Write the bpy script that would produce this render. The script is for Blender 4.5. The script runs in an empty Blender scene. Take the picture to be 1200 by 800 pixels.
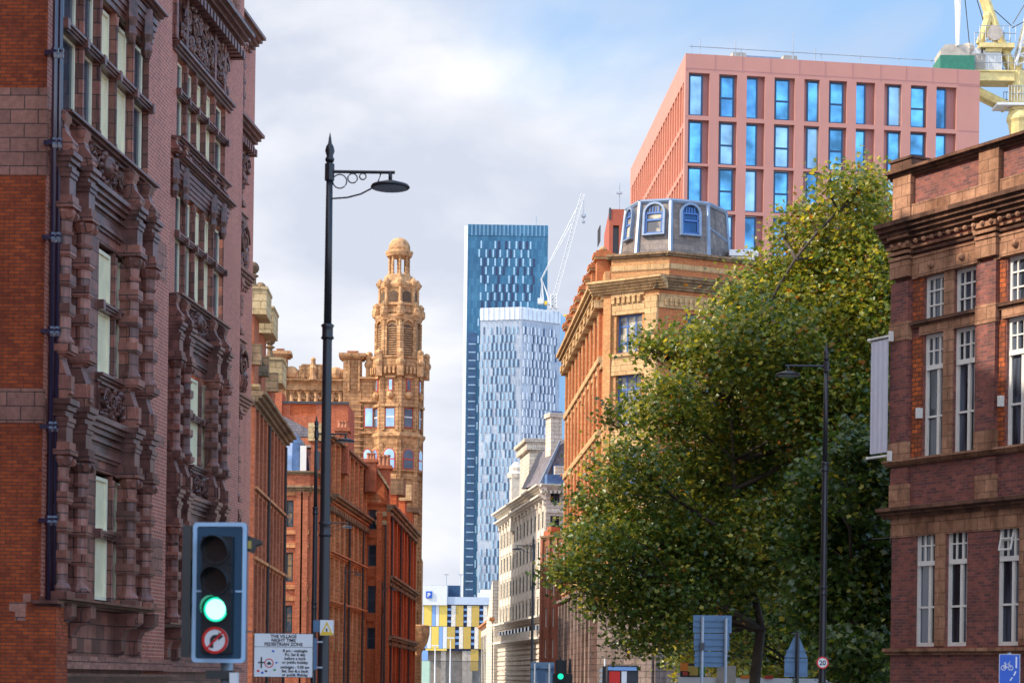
import bpy, math, random
from mathutils import Vector, Matrix, noise
R = math.radians
random.seed(7)
scene = bpy.context.scene
COL = scene.collection

# ---------------------------------------------------------------- camera model
FPX, CXP, YH, ROLL, CZ = 2400.0, 600.0, 795.0, R(0.75), 1.9
def unroll(px, py):
    c, s = math.cos(ROLL), math.sin(ROLL)
    return (CXP + (px-CXP)*c + (py-YH)*s, YH - (px-CXP)*s + (py-YH)*c)
def P(px, py, D):
    x, y = unroll(px, py)
    return Vector(((x-CXP)*D/FPX, D, CZ + (YH-y)*D/FPX))

# ---------------------------------------------------------------- materials
MATS = {}
def nt(name):
    m = bpy.data.materials.new(name); m.use_nodes = True
    t = m.node_tree; b = t.nodes['Principled BSDF']
    return m, t, b
def N(t, ty, **kw):
    n = t.nodes.new(ty)
    for k, v in kw.items():
        if k.startswith('i_'):
            key = k[2:].replace('_', ' ')
            n.inputs[key].default_value = v
        else: setattr(n, k, v)
    return n
def L(t, a, b): t.links.new(a, b)
def c4(c): return (c[0], c[1], c[2], 1)
def uvz(t):
    tc = N(t, 'ShaderNodeTexCoord'); sp = N(t, 'ShaderNodeSeparateXYZ'); L(t, tc.outputs['Object'], sp.inputs[0])
    ad = N(t, 'ShaderNodeMath', operation='ADD'); L(t, sp.outputs[0], ad.inputs[0]); L(t, sp.outputs[1], ad.inputs[1])
    cb = N(t, 'ShaderNodeCombineXYZ'); L(t, ad.outputs[0], cb.inputs[0]); L(t, sp.outputs[2], cb.inputs[1])
    return tc, cb
def mixc(t, mode, fac, a, b):
    m = N(t, 'ShaderNodeMix', data_type='RGBA', blend_type=mode)
    for s, v in ((m.inputs[0], fac), (m.inputs[6], a), (m.inputs[7], b)):
        if isinstance(v, (int, float)): s.default_value = v
        elif isinstance(v, tuple): s.default_value = c4(v)
        else: L(t, v, s)
    return m.outputs[2]
def ramp(t, src, p0, p1, c0=(0,0,0), c1=(1,1,1)):
    r = N(t, 'ShaderNodeValToRGB'); L(t, src, r.inputs[0])
    r.color_ramp.elements[0].position = p0; r.color_ramp.elements[1].position = p1
    r.color_ramp.elements[0].color = c4(c0); r.color_ramp.elements[1].color = c4(c1)
    return r.outputs[0]
def blockmat(name, c1, c2, mortar, bw, bh, ms=0.012, rough=0.8, grime=0.35, grime_col=(0.35,0.3,0.3), offset=0.5, bump=0.4, gscale=0.35, streak=True, spec=0.3):
    m, t, b = nt(name); tc, uv = uvz(t)
    br = N(t, 'ShaderNodeTexBrick', offset=offset); L(t, uv.outputs[0], br.inputs['Vector'])
    br.inputs['Color1'].default_value = c4(c1); br.inputs['Color2'].default_value = c4(c2); br.inputs['Mortar'].default_value = c4(mortar)
    br.inputs['Scale'].default_value = 1; br.inputs['Brick Width'].default_value = bw; br.inputs['Row Height'].default_value = bh
    br.inputs['Mortar Size'].default_value = ms; br.inputs['Mortar Smooth'].default_value = 0.2; br.inputs['Bias'].default_value = -0.1
    n1 = N(t, 'ShaderNodeTexNoise', i_Scale=gscale, i_Detail=8.0, i_Roughness=0.65); L(t, tc.outputs['Object'], n1.inputs['Vector'])
    n2 = N(t, 'ShaderNodeTexNoise', i_Scale=7.0, i_Detail=6.0, i_Roughness=0.7); L(t, tc.outputs['Object'], n2.inputs['Vector'])
    g = ramp(t, n1.outputs[0], 0.42, 0.68)
    gm = N(t, 'ShaderNodeMath', operation='MULTIPLY'); L(t, g, gm.inputs[0]); gm.inputs[1].default_value = grime
    c = mixc(t, 'MULTIPLY', gm.outputs[0], br.outputs['Color'], grime_col)
    v = ramp(t, n2.outputs[0], 0.3, 0.75, (0.58,0.57,0.56), (1.32,1.3,1.27))
    c = mixc(t, 'MULTIPLY', 0.8, c, v)
    if streak:
        mp = N(t, 'ShaderNodeMapping'); mp.inputs['Scale'].default_value = (2.2, 2.2, 0.12); L(t, tc.outputs['Object'], mp.inputs[0])
        n3 = N(t, 'ShaderNodeTexNoise', i_Scale=1.0, i_Detail=5.0); L(t, mp.outputs[0], n3.inputs['Vector'])
        s = ramp(t, n3.outputs[0], 0.5, 0.75, (1,1,1), (0.5,0.47,0.45)); c = mixc(t, 'MULTIPLY', min(1, grime*1.3), c, s)
    L(t, c, b.inputs['Base Color']); b.inputs['Roughness'].default_value = rough
    b.inputs['Specular IOR Level'].default_value = spec
    bp = N(t, 'ShaderNodeBump', i_Strength=bump, i_Distance=0.02); 
    hm = N(t, 'ShaderNodeMath', operation='MULTIPLY_ADD'); L(t, n2.outputs[0], hm.inputs[0]); hm.inputs[1].default_value = 0.5
    inv = N(t, 'ShaderNodeMath', operation='SUBTRACT'); inv.inputs[0].default_value = 1; L(t, br.outputs['Fac'], inv.inputs[1]); L(t, inv.outputs[0], hm.inputs[2])
    L(t, hm.outputs[0], bp.inputs['Height']); L(t, bp.outputs[0], b.inputs['Normal'])
    MATS[name] = m; return m
def plainmat(name, c, rough=0.5, metal=0.0, var=0.15, scale=2.0, emit=None, es=0, spec=0.5, coat=0, bump=0):
    m, t, b = nt(name); tc = N(t, 'ShaderNodeTexCoord')
    n1 = N(t, 'ShaderNodeTexNoise', i_Scale=scale, i_Detail=6.0, i_Roughness=0.6); L(t, tc.outputs['Object'], n1.inputs['Vector'])
    lo = tuple(max(0, x*(1-var)) for x in c); hi = tuple(min(1, x*(1+var)) for x in c)
    L(t, ramp(t, n1.outputs[0], 0.3, 0.7, lo, hi), b.inputs['Base Color'])
    b.inputs['Roughness'].default_value = rough; b.inputs['Metallic'].default_value = metal; b.inputs['Specular IOR Level'].default_value = spec
    if coat: b.inputs['Coat Weight'].default_value = coat
    if emit: b.inputs['Emission Color'].default_value = c4(emit); b.inputs['Emission Strength'].default_value = es
    if bump:
        bp = N(t, 'ShaderNodeBump', i_Strength=bump, i_Distance=0.03); L(t, n1.outputs[0], bp.inputs['Height']); L(t, bp.outputs[0], b.inputs['Normal'])
    MATS[name] = m; return m
def glassmat(name, c, rough=0.04, metal=0.5, wob=0.25, blinds=None):
    m, t, b = nt(name); tc = N(t, 'ShaderNodeTexCoord')
    oi = N(t, 'ShaderNodeObjectInfo')
    va = N(t, 'ShaderNodeVectorMath', operation='ADD'); L(t, tc.outputs['Object'], va.inputs[0]); L(t, oi.outputs['Location'], va.inputs[1])
    n1 = N(t, 'ShaderNodeTexNoise', i_Scale=0.45, i_Detail=3.0); L(t, va.outputs[0], n1.inputs['Vector'])
    lo = tuple(x*(1-wob) for x in c); hi = tuple(min(1, x*(1+wob*2)) for x in c)
    L(t, ramp(t, n1.outputs[0], 0.35, 0.65, lo, hi), b.inputs['Base Color'])
    b.inputs['Metallic'].default_value = metal; b.inputs['Roughness'].default_value = rough
    bp = N(t, 'ShaderNodeBump', i_Strength=0.08, i_Distance=0.05); L(t, n1.outputs[0], bp.inputs['Height']); L(t, bp.outputs[0], b.inputs['Normal'])
    MATS[name] = m; return m
M = MATS

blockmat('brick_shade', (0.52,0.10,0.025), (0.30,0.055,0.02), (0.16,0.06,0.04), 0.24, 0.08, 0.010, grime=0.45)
blockmat('brick_sky_sheen', (0.55,0.15,0.09), (0.40,0.10,0.065), (0.66,0.38,0.31), 0.24, 0.095, 0.012, grime=0.25, rough=0.55)  # paler than the return brick: grazing sky reflection put into the colour
blockmat('terracotta_brown', (0.40,0.145,0.10), (0.14,0.052,0.04), (0.035,0.016,0.014), 0.62, 0.34, 0.014, grime=0.6, grime_col=(0.33,0.27,0.28), gscale=0.8, rough=0.45, spec=0.6)
blockmat('terracotta_band', (0.48,0.22,0.16), (0.33,0.15,0.115), (0.11,0.06,0.05), 0.62, 0.31, 0.014, grime=0.4, rough=0.6)
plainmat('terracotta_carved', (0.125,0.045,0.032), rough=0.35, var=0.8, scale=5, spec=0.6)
plainmat('terracotta_mould', (0.135,0.052,0.04), rough=0.33, var=0.75, scale=2.5, spec=0.6)  # mouldings darkened so their shadow lines sit in the colour
blockmat('brick_red', (0.60,0.17,0.075), (0.40,0.10,0.045), (0.32,0.15,0.09), 0.25, 0.09, 0.012, grime=0.4)
blockmat('brick_vermilion', (0.66,0.17,0.05), (0.46,0.105,0.03), (0.36,0.12,0.06), 0.25, 0.09, 0.012, grime=0.35)
blockmat('terracotta_orange', (0.72,0.33,0.14), (0.58,0.23,0.09), (0.30,0.13,0.07), 0.7, 0.35, 0.02, grime=0.55, gscale=0.6)
blockmat('stone_buff', (0.64,0.39,0.20), (0.48,0.27,0.125), (0.28,0.16,0.07), 0.9, 0.42, 0.03, grime=0.65, gscale=0.5, grime_col=(0.4,0.3,0.24))
blockmat('stone_cream', (0.70,0.54,0.30), (0.54,0.38,0.19), (0.3,0.2,0.1), 0.8, 0.4, 0.02, grime=0.5)
plainmat('stone_carved', (0.46,0.26,0.12), rough=0.8, var=0.55, scale=1.6)
blockmat('stone_white', (0.78,0.72,0.63), (0.68,0.61,0.52), (0.36,0.31,0.27), 1.2, 0.45, 0.03, grime=0.35, gscale=0.3)
plainmat('stone_white_trim', (0.68,0.63,0.55), rough=0.8, var=0.2)
blockmat('brick_amber', (0.62,0.30,0.11), (0.50,0.20,0.07), (0.50,0.33,0.18), 0.28, 0.10, 0.014, grime=0.3)
blockmat('brick_rust', (0.60,0.19,0.06), (0.46,0.13,0.045), (0.4,0.2,0.1), 0.28, 0.10, 0.014, grime=0.3)
blockmat('stone_amber', (0.66,0.44,0.22), (0.55,0.35,0.17), (0.3,0.18,0.09), 0.9, 0.4, 0.02, grime=0.45)
blockmat('brick_purple', (0.31,0.092,0.068), (0.11,0.038,0.042), (0.20,0.12,0.11), 0.235, 0.078, 0.009, grime=0.35, gscale=0.7, spec=0.5, rough=0.6)
blockmat('brick_quoin', (0.55,0.13,0.035), (0.20,0.06,0.03), (0.10,0.05,0.04), 0.235, 0.12, 0.014, grime=0.3, gscale=0.7)
blockmat('terracotta_buff', (0.48,0.265,0.165), (0.32,0.165,0.10), (0.20,0.11,0.07), 0.45, 0.30, 0.012, grime=0.75, gscale=0.9, grime_col=(0.42,0.33,0.3))
blockmat('terracotta_dark', (0.22,0.11,0.07), (0.12,0.062,0.042), (0.08,0.045,0.035), 0.5, 0.3, 0.012, grime=0.9, gscale=1.2, grime_col=(0.3,0.25,0.25))
blockmat('stone_grimy', (0.30,0.23,0.20), (0.20,0.155,0.14), (0.09,0.07,0.07), 0.9, 0.42, 0.02, grime=0.7)
blockmat('brick_dull', (0.42,0.15,0.09), (0.30,0.11,0.07), (0.3,0.17,0.12), 0.25, 0.09, 0.012, grime=0.6)
blockmat('slate_roof', (0.23,0.21,0.24), (0.14,0.13,0.16), (0.07,0.06,0.08), 0.35, 0.22, 0.012, grime=0.4, spec=0.5, rough=0.55)
blockmat('slate_pale', (0.27,0.215,0.185), (0.14,0.115,0.115), (0.17,0.15,0.14), 0.55, 0.36, 0.02, grime=0.5, spec=0.5, rough=0.6)
plainmat('lead', (0.20,0.26,0.36), rough=0.4, metal=0.3)
plainmat('slate_blue', (0.08,0.16,0.33), rough=0.45, var=0.3)
plainmat('paint_white', (0.72,0.70,0.66), rough=0.45, var=0.08)
plainmat('paint_cream', (0.86,0.76,0.55), rough=0.5, var=0.08)
plainmat('blind_cream', (0.84,0.72,0.46), rough=0.6, var=0.1)
plainmat('paint_blue', (0.05,0.13,0.36), rough=0.4, var=0.1)
plainmat('paint_red', (0.5,0.06,0.04), rough=0.4, var=0.1)
plainmat('paint_dark', (0.03,0.035,0.045), rough=0.4, var=0.2)
plainmat('pipe_purple', (0.02,0.01,0.035), rough=0.2, var=0.2, spec=0.8, coat=0.4)
plainmat('lamp_black', (0.018,0.018,0.024), rough=0.35, var=0.2)
plainmat('pipe_black', (0.03,0.025,0.025), rough=0.5, var=0.2)
glassmat('glass_dark', (0.05,0.065,0.09), metal=0.35)
glassmat('glass_blue', (0.13,0.32,0.46), metal=0.8, wob=0.45); glassmat('glass_teal', (0.10,0.26,0.42), metal=0.7, wob=0.5); glassmat('glass_milky', (0.30,0.47,0.58), metal=0.5, rough=0.15, wob=0.3)  # blue sky and cloud reflections put into the pane colour
glassmat('glass_deep', (0.035,0.09,0.20), metal=0.6)
glassmat('glass_sky', (0.30,0.45,0.60), metal=0.75)
plainmat('panel_pink', (0.50,0.225,0.18), rough=0.6, var=0.06, scale=0.4)
plainmat('panel_mauve', (0.40,0.175,0.165), rough=0.6, var=0.08, scale=0.4)
plainmat('panel_coral', (0.60,0.25,0.17), rough=0.6, var=0.06, scale=0.4)
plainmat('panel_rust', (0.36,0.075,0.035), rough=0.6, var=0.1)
plainmat('frame_navy', (0.01,0.055,0.14), rough=0.4, var=0.1)
plainmat('metal_grey', (0.34,0.38,0.44), rough=0.45, metal=0.3, var=0.15)
plainmat('sign_back', (0.085,0.16,0.27), rough=0.5, metal=0.2, var=0.12)
plainmat('sign_back_dark', (0.08,0.15,0.25), rough=0.5, metal=0.2, var=0.2)
plainmat('sign_white', (0.74,0.74,0.76), rough=0.4, var=0.03)
plainmat('ink', (0.02,0.02,0.03), rough=0.5, var=0)
plainmat('sign_red', (0.62,0.02,0.015), rough=0.4, var=0.02)
plainmat('sign_blue', (0.01,0.09,0.5), rough=0.35, var=0.03)
plainmat('sign_yellow', (0.80,0.50,0.02), rough=0.4, var=0.02)
plainmat('crane_yellow', (0.62,0.50,0.21), rough=0.5, var=0.2)
plainmat('crane_white', (0.60,0.62,0.64), rough=0.5, var=0.05)
plainmat('concrete', (0.42,0.37,0.32), rough=0.85, var=0.25, scale=1.2)
plainmat('crane_green', (0.02,0.16,0.10), rough=0.5, var=0.2)
plainmat('signal_black', (0.012,0.016,0.022), rough=0.35, var=0.2)
plainmat('signal_board', (0.02,0.07,0.13), rough=0.4, var=0.1)
plainmat('signal_edge', (0.42,0.62,0.85), rough=0.35, var=0.04)  # white border with its skylit blue glow put into the colour
plainmat('lens_off', (0.02,0.018,0.018), rough=0.15, var=0.3)
plainmat('lens_green', (0.3,0.9,0.7), rough=0.3, var=0, emit=(0.25,1.0,0.72), es=2.2)
plainmat('lens_glow', (0.02,0.6,0.3), rough=0.3, var=0, emit=(0.0,0.75,0.40), es=0.9)
plainmat('banner_cloth', (0.58,0.58,0.68), rough=0.8, var=0.04)
plainmat('bark', (0.055,0.042,0.032), rough=0.9, var=0.5, scale=3)
plainmat('asphalt', (0.05,0.05,0.052), rough=0.9, var=0.25, scale=3)
plainmat('paving', (0.26,0.24,0.22), rough=0.85, var=0.2, scale=1)
plainmat('kerb_stone', (0.33,0.32,0.30), rough=0.85, var=0.15)
plainmat('road_paint', (0.75,0.75,0.72), rough=0.7, var=0.1)
plainmat('yellow', (0.74,0.54,0.10), rough=0.5, var=0.06)
plainmat('ochre', (0.48,0.33,0.07), rough=0.6, var=0.1)
plainmat('panel_white', (0.66,0.68,0.70), rough=0.5, var=0.05)
plainmat('panel_greyblue', (0.42,0.50,0.62), rough=0.5, var=0.06)
plainmat('panel_paleblue', (0.20,0.36,0.66), rough=0.5, var=0.06)
plainmat('pot_clay', (0.40,0.17,0.09), rough=0.8, var=0.3)
plainmat('green_board', (0.42,0.60,0.48), rough=0.7, var=0.05)
plainmat('orange_paint', (0.75,0.22,0.03), rough=0.5, var=0.1)
plainmat('green_paint', (0.05,0.30,0.08), rough=0.5, var=0.1)

# ---------------------------------------------------------------- mesh builder
class MB:
    def __init__(s): s.v = []; s.f = []
    def quad(s, a, b, c, d):
        n = len(s.v); s.v += [a, b, c, d]; s.f.append((n, n+1, n+2, n+3)); return s
    def box(s, x0, x1, y0, y1, z0, z1):
        if x0 > x1: x0, x1 = x1, x0
        if y0 > y1: y0, y1 = y1, y0
        if z0 > z1: z0, z1 = z1, z0
        n = len(s.v)
        s.v += [(x0,y0,z0),(x1,y0,z0),(x1,y1,z0),(x0,y1,z0),(x0,y0,z1),(x1,y0,z1),(x1,y1,z1),(x0,y1,z1)]
        s.f += [(n,n+3,n+2,n+1),(n+4,n+5,n+6,n+7),(n,n+1,n+5,n+4),(n+1,n+2,n+6,n+5),(n+2,n+3,n+7,n+6),(n+3,n,n+4,n+7)]
        return s
    def prism(s, poly, axis, a, b):
        """poly of 2D points; axis 'x': poly=(y,z), 'y': poly=(x,z), 'z': poly=(x,y)"""
        def pt(p, t):
            return {'x': (t, p[0], p[1]), 'y': (p[0], t, p[1]), 'z': (p[0], p[1], t)}[axis]
        n = len(s.v); k = len(poly)
        s.v += [pt(p, a) for p in poly] + [pt(p, b) for p in poly]
        s.f.append(tuple(range(n+k-1, n-1, -1))); s.f.append(tuple(range(n+k, n+2*k)))
        for i in range(k):
            j = (i+1) % k; s.f.append((n+i, n+j, n+k+j, n+k+i))
        return s
    def lathe(s, prof, cx=0, cy=0, n=12, rot=0.0, sx=1, sy=1):
        b = len(s.v)
        for r, z in prof:
            for i in range(n):
                a = rot + 2*math.pi*i/n
                s.v.append((cx+r*sx*math.cos(a), cy+r*sy*math.sin(a), z))
        for j in range(len(prof)-1):
            for i in range(n):
                k = (i+1) % n
                s.f.append((b+j*n+i, b+j*n+k, b+(j+1)*n+k, b+(j+1)*n+i))
        s.f.append(tuple(b+i for i in range(n-1, -1, -1))); s.f.append(tuple(b+(len(prof)-1)*n+i for i in range(n)))
        return s
    def tube(s, pts, r, n=6, r1=None):
        pts = [Vector(p) for p in pts]; b = len(s.v); K = len(pts)
        for i, p in enumerate(pts):
            d = (pts[min(i+1, K-1)] - pts[max(i-1, 0)])
            if d.length < 1e-9: d = Vector((0,0,1))
            d.normalize(); up = Vector((0,0,1)) if abs(d.z) < 0.9 else Vector((1,0,0))
            a = d.cross(up).normalized(); c = d.cross(a)
            rr = r if r1 is None else r + (r1-r)*i/(K-1)
            for k in range(n):
                t = 2*math.pi*k/n; q = p + a*rr*math.cos(t) + c*rr*math.sin(t); s.v.append(tuple(q))
        for i in range(K-1):
            for k in range(n):
                l = (k+1) % n; s.f.append((b+i*n+k, b+i*n+l, b+(i+1)*n+l, b+(i+1)*n+k))
        s.f.append(tuple(b+k for k in range(n-1, -1, -1))); s.f.append(tuple(b+(K-1)*n+k for k in range(n)))
        return s
    def ball(s, c, r, n=8, m=5, sx=1, sy=1, sz=1):
        pr = [(max(0.001, math.sin(math.pi*j/m)), -math.cos(math.pi*j/m)) for j in range(m+1)]
        b = len(s.v); t = MB(); t.lathe(pr, n=n)
        s.v += [(c[0]+x*r*sx, c[1]+y*r*sy, c[2]+z*r*sz) for x, y, z in t.v]; s.f += [tuple(i+b for i in f) for f in t.f]
        return s
    def add(s, o, mat=None):
        b = len(s.v); s.v += [tuple(mat @ Vector(v)) for v in o.v] if mat else o.v; s.f += [tuple(i+b for i in f) for f in o.f]; return s
    def hip(s, x0, x1, y0, y1, z0, z1, ins):
        n = len(s.v)
        s.v += [(x0,y0,z0),(x1,y0,z0),(x1,y1,z0),(x0,y1,z0),(x0+ins,y0+ins,z1),(x1-ins,y0+ins,z1),(x1-ins,y1-ins,z1),(x0+ins,y1-ins,z1)]
        s.f += [(n,n+3,n+2,n+1),(n+4,n+5,n+6,n+7),(n,n+1,n+5,n+4),(n+1,n+2,n+6,n+5),(n+2,n+3,n+7,n+6),(n+3,n,n+4,n+7)]
        return s
    def build(s, name, mat, parent=None, fr=None, smooth=False, label=None, kind=None, loc=None):
        me = bpy.data.meshes.new(name); me.from_pydata(s.v, [], s.f)
        me.materials.append(M[mat] if isinstance(mat, str) else mat)
        if smooth:
            me.polygons.foreach_set('use_smooth', [len(p.vertices) <= 4 for p in me.polygons])
        me.validate()
        o = bpy.data.objects.new(name, me); COL.objects.link(o)
        if parent is not None: o.parent = parent
        if fr is not None: fr.place(o, parent)
        if loc is not None: o.location = loc
        if label: o['label'] = label
        if kind: o['kind'] = kind
        return o

def thing(name, label, cat, loc=(0,0,0), rz=0, group=None):
    o = bpy.data.objects.new(name, None); COL.objects.link(o); o.empty_display_size = 0.5
    o.location = loc; o.rotation_euler = (0,0,rz); o['label'] = label; o['category'] = cat
    if group: o['group'] = group
    return o
def tag(o, label, cat, group=None):
    o['label'] = label; o['category'] = cat
    if group: o['group'] = group
    return o
def copy_tree(o, parent=None):
    c = o.copy(); COL.objects.link(c)
    if parent is not None: c.parent = parent
    for ch in list(o.children): copy_tree(ch, c)
    return c

class Fr:
    """a facade line from screen column px0 at depth D0 to px1 at depth D1; local x along it, -y towards the viewer"""
    def __init__(s, px0, D0, px1, D1, py=795):
        a = P(px0, py, D0); b = P(px1, py, D1)
        s.set(Vector((a.x, a.y, 0)), Vector((b.x, b.y, 0)))
    def set(s, a, b):
        s.o = a; s.e = b; d = b-a; s.L = d.length; s.d = d.normalized(); s.ang = math.atan2(s.d.y, s.d.x)
        s.n = Vector((-s.d.y, s.d.x, 0)); return s
    @staticmethod
    def pts(a, b):
        f = Fr.__new__(Fr); f.set(Vector((a[0], a[1], 0)), Vector((b[0], b[1], 0))); return f
    def hit(s, px, py, off=0.0):
        x, y = unroll(px, py); r = Vector(((x-CXP)/FPX, 1, 0)); o = s.o + s.n*off
        t = o.dot(s.n)/r.dot(s.n); p = r*t
        return (p-s.o).dot(s.d), CZ + (YH-y)*t/FPX
    def u(s, px, py=600, off=0.0): return s.hit(px, py, off)[0]
    def z(s, px, py, off=0.0): return s.hit(px, py, off)[1]
    def place(s, o, parent):
        if parent is None or parent.type == 'EMPTY' and parent.parent is None:
            o.location = s.o - (parent.location if parent is not None else Vector((0,0,0))); o.rotation_euler = (0,0,s.ang)
    def w(s, u, y, z=0): 
        p = s.o + s.d*u + s.n*y; return Vector((p.x, p.y, z))

def holed(mb, u0, u1, z0, z1, holes, d=0.25, y=0.0):
    """front sheet with rectangular openings and reveals of depth d"""
    us = sorted(set([u0, u1] + [h[0] for h in holes] + [h[1] for h in holes])); us = [a for a in us if u0 <= a <= u1]
    zs = sorted(set([z0, z1] + [h[2] for h in holes] + [h[3] for h in holes])); zs = [a for a in zs if z0 <= a <= z1]
    for i in range(len(us)-1):
        run = None
        for j in range(len(zs)-1):
            cu, cz = (us[i]+us[i+1])/2, (zs[j]+zs[j+1])/2
            inn = any(h[0] < cu < h[1] and h[2] < cz < h[3] for h in holes)
            if not inn: mb.quad((us[i],y,zs[j]), (us[i+1],y,zs[j]), (us[i+1],y,zs[j+1]), (us[i],y,zs[j+1]))
    for h in holes:
        a, b, c, e = h[:4]; k = y+d
        mb.quad((a,y,c),(a,k,c),(a,k,e),(a,y,e)); mb.quad((b,k,c),(b,y,c),(b,y,e),(b,k,e))
        mb.quad((a,y,c),(b,y,c),(b,k,c),(a,k,c)); mb.quad((a,k,e),(b,k,e),(b,y,e),(a,y,e))
    return mb
def shell(mb, L_, dep, z0, z1, top=True):
    mb.quad((0,dep,z0),(0,0,z0),(0,0,z1),(0,dep,z1)); mb.quad((L_,0,z0),(L_,dep,z0),(L_,dep,z1),(L_,0,z1))
    mb.quad((L_,dep,z0),(0,dep,z0),(0,dep,z1),(L_,dep,z1))
    if top: mb.quad((0,0,z1),(L_,0,z1),(L_,dep,z1),(0,dep,z1))
    return mb
def window(root, fr, u0, u1, z0, z1, y, nx=2, zt=(0.5,), t=0.07, fm='paint_white', gm='glass_dark', bar=None, dp=0.08, arch=False, label=None):
    """frame mesh with a pane under it"""
    m = MB(); bar = bar or t*0.6
    m.box(u0,u0+t,y-dp,y,z0,z1).box(u1-t,u1,y-dp,y,z0,z1).box(u0+t,u1-t,y-dp,y,z0,z0+t).box(u0+t,u1-t,y-dp,y,z1-t,z1)
    for i in range(1, nx):
        c = u0+(u1-u0)*i/nx; m.box(c-bar/2,c+bar/2,y-dp*0.8,y-0.003,z0+t,z1-t)
    for f_ in zt:
        c = z0+(z1-z0)*f_; m.box(u0+t,u1-t,y-dp*0.9,y-0.002,c-bar/2,c+bar/2)
    if arch:
        w = (u1-u0)/2; cu = (u0+u1)/2
        for sgn in (-1, 1):
            pts = [(cu+sgn*w, z1), (cu+sgn*w, z1-w)] + [(cu+sgn*w*math.cos(a), z1-w+w*math.sin(a)) for a in [math.pi/2*k/5 for k in range(1, 6)]]
            m.prism(pts if sgn < 0 else pts[::-1], 'y', y-dp*1.3, y-0.001)
    o = m.build('window', fm, root, fr, label=label)
    MB().box(u0+t*0.5,u1-t*0.5,y-0.03,y+0.02,z0+t*0.5,z1-t*0.5).build('pane', gm, o)
    return o
def mould(mb, u0, u1, z0, z1, proj, y=0.0, steps=3, up=True, ends=0.0):
    """a stepped projecting moulding (deepest at the top when up)"""
    for i in range(steps):
        a = z0+(z1-z0)*i/steps; b = z0+(z1-z0)*(i+1)/steps
        k = (i+1)/steps if up else 1-i/steps
        e = ends*k
        mb.box(u0-e, u1+e, y-proj*k, y+0.02, a, b)
    return mb
def ledge(root, fr, u0, u1, z0, z1, proj, mat, name='cornice', y=0.0, steps=3, up=True, ends=0.0, dent=0, label=None):
    m = mould(MB(), u0, u1, z0, z1, proj, y, steps, up, ends)
    if dent:
        n = int((u1-u0)/dent)
        for i in range(n):
            c = u0+(i+0.5)*(u1-u0)/n; m.box(c-dent*0.28, c+dent*0.28, y-proj*0.6, y, z0-(z1-z0)*0.45, z0-0.002)
    return m.build(name, mat, root, fr, label=label)
def chimney_pots(mb, x0, x1, y, z, n, r=0.16, h=0.6):
    for i in range(n):
        c = x0+(x1-x0)*(i+0.5)/n; mb.lathe([(r*1.15,z),(r,z+h*0.15),(r*0.8,z+h*0.8),(r*1.1,z+h*0.85),(r*1.1,z+h)], c, y, 8)
    return mb
def relief(mb, u0, u1, z0, z1, y, dep=0.14, n=40, rnd=None):
    """carved foliage: scrolls and lumps in low relief"""
    rnd = rnd or random
    W, H = u1-u0, z1-z0
    for i in range(n):
        u = u0+W*rnd.random(); z = z0+H*rnd.random(); r = min(W, H)*rnd.uniform(0.04, 0.11)
        mb.ball((u, y-dep*0.3, z), r, 6, 4, sx=rnd.uniform(0.6,1.6), sy=dep*rnd.uniform(0.4,1.0)/r, sz=rnd.uniform(0.6,1.6))
    k = max(1, int(W/H*1.6))
    for i in range(k):
        cu = u0+W*(i+0.5)/k; sg = 1 if i % 2 else -1; pts = []
        rr = min(W/k, H)*0.46
        for j in range(14):
            a = j*0.75; q = rr*(1-j/15); pts.append((cu+sg*q*math.cos(a), y-dep*0.7, z0+H*0.5+q*math.sin(a)))
        mb.tube(pts, rr*0.12, 5)
    return mb
# ================================================================ SETTING
def sheet(name, mat, x0, x1, y0, y1, z):
    o = MB().quad((x0,y0,z),(x1,y0,z),(x1,y1,z),(x0,y1,z)).build(name, mat); o['kind'] = 'structure'; return o
sheet('ground', 'paving', -3000, 3000, -300, 5000, 0.0)
o = MB().box(-7.4, 4.6, -60, 420, -0.3, 0.004).build('road', 'asphalt'); o['kind'] = 'structure'
mk = MB()
for k in range(60): mk.quad((-1.5,-20+k*6,0.008),(-1.38,-20+k*6,0.008),(-1.38,-17.5+k*6,0.008),(-1.5,-17.5+k*6,0.008))
for sx in (-7.1, 4.2): mk.quad((sx,-40,0.008),(sx+0.1,-40,0.008),(sx+0.1,400,0.008),(sx,400,0.008))
o = mk.build('road_marking', 'road_paint'); o['kind'] = 'structure'
o = MB().box(-16,-7.55,-60,400,0,0.12).build('pavement', 'paving'); o['kind'] = 'structure'
o = MB().box(-7.55,-7.4,-60,400,0,0.13).build('kerb', 'kerb_stone'); o['kind'] = 'structure'
o = MB().box(4.75,22,-60,400,0,0.12).build('pavement', 'paving'); o['kind'] = 'structure'
o = MB().box(4.6,4.75,-60,400,0,0.13).build('kerb', 'kerb_stone'); o['kind'] = 'structure'

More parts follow.
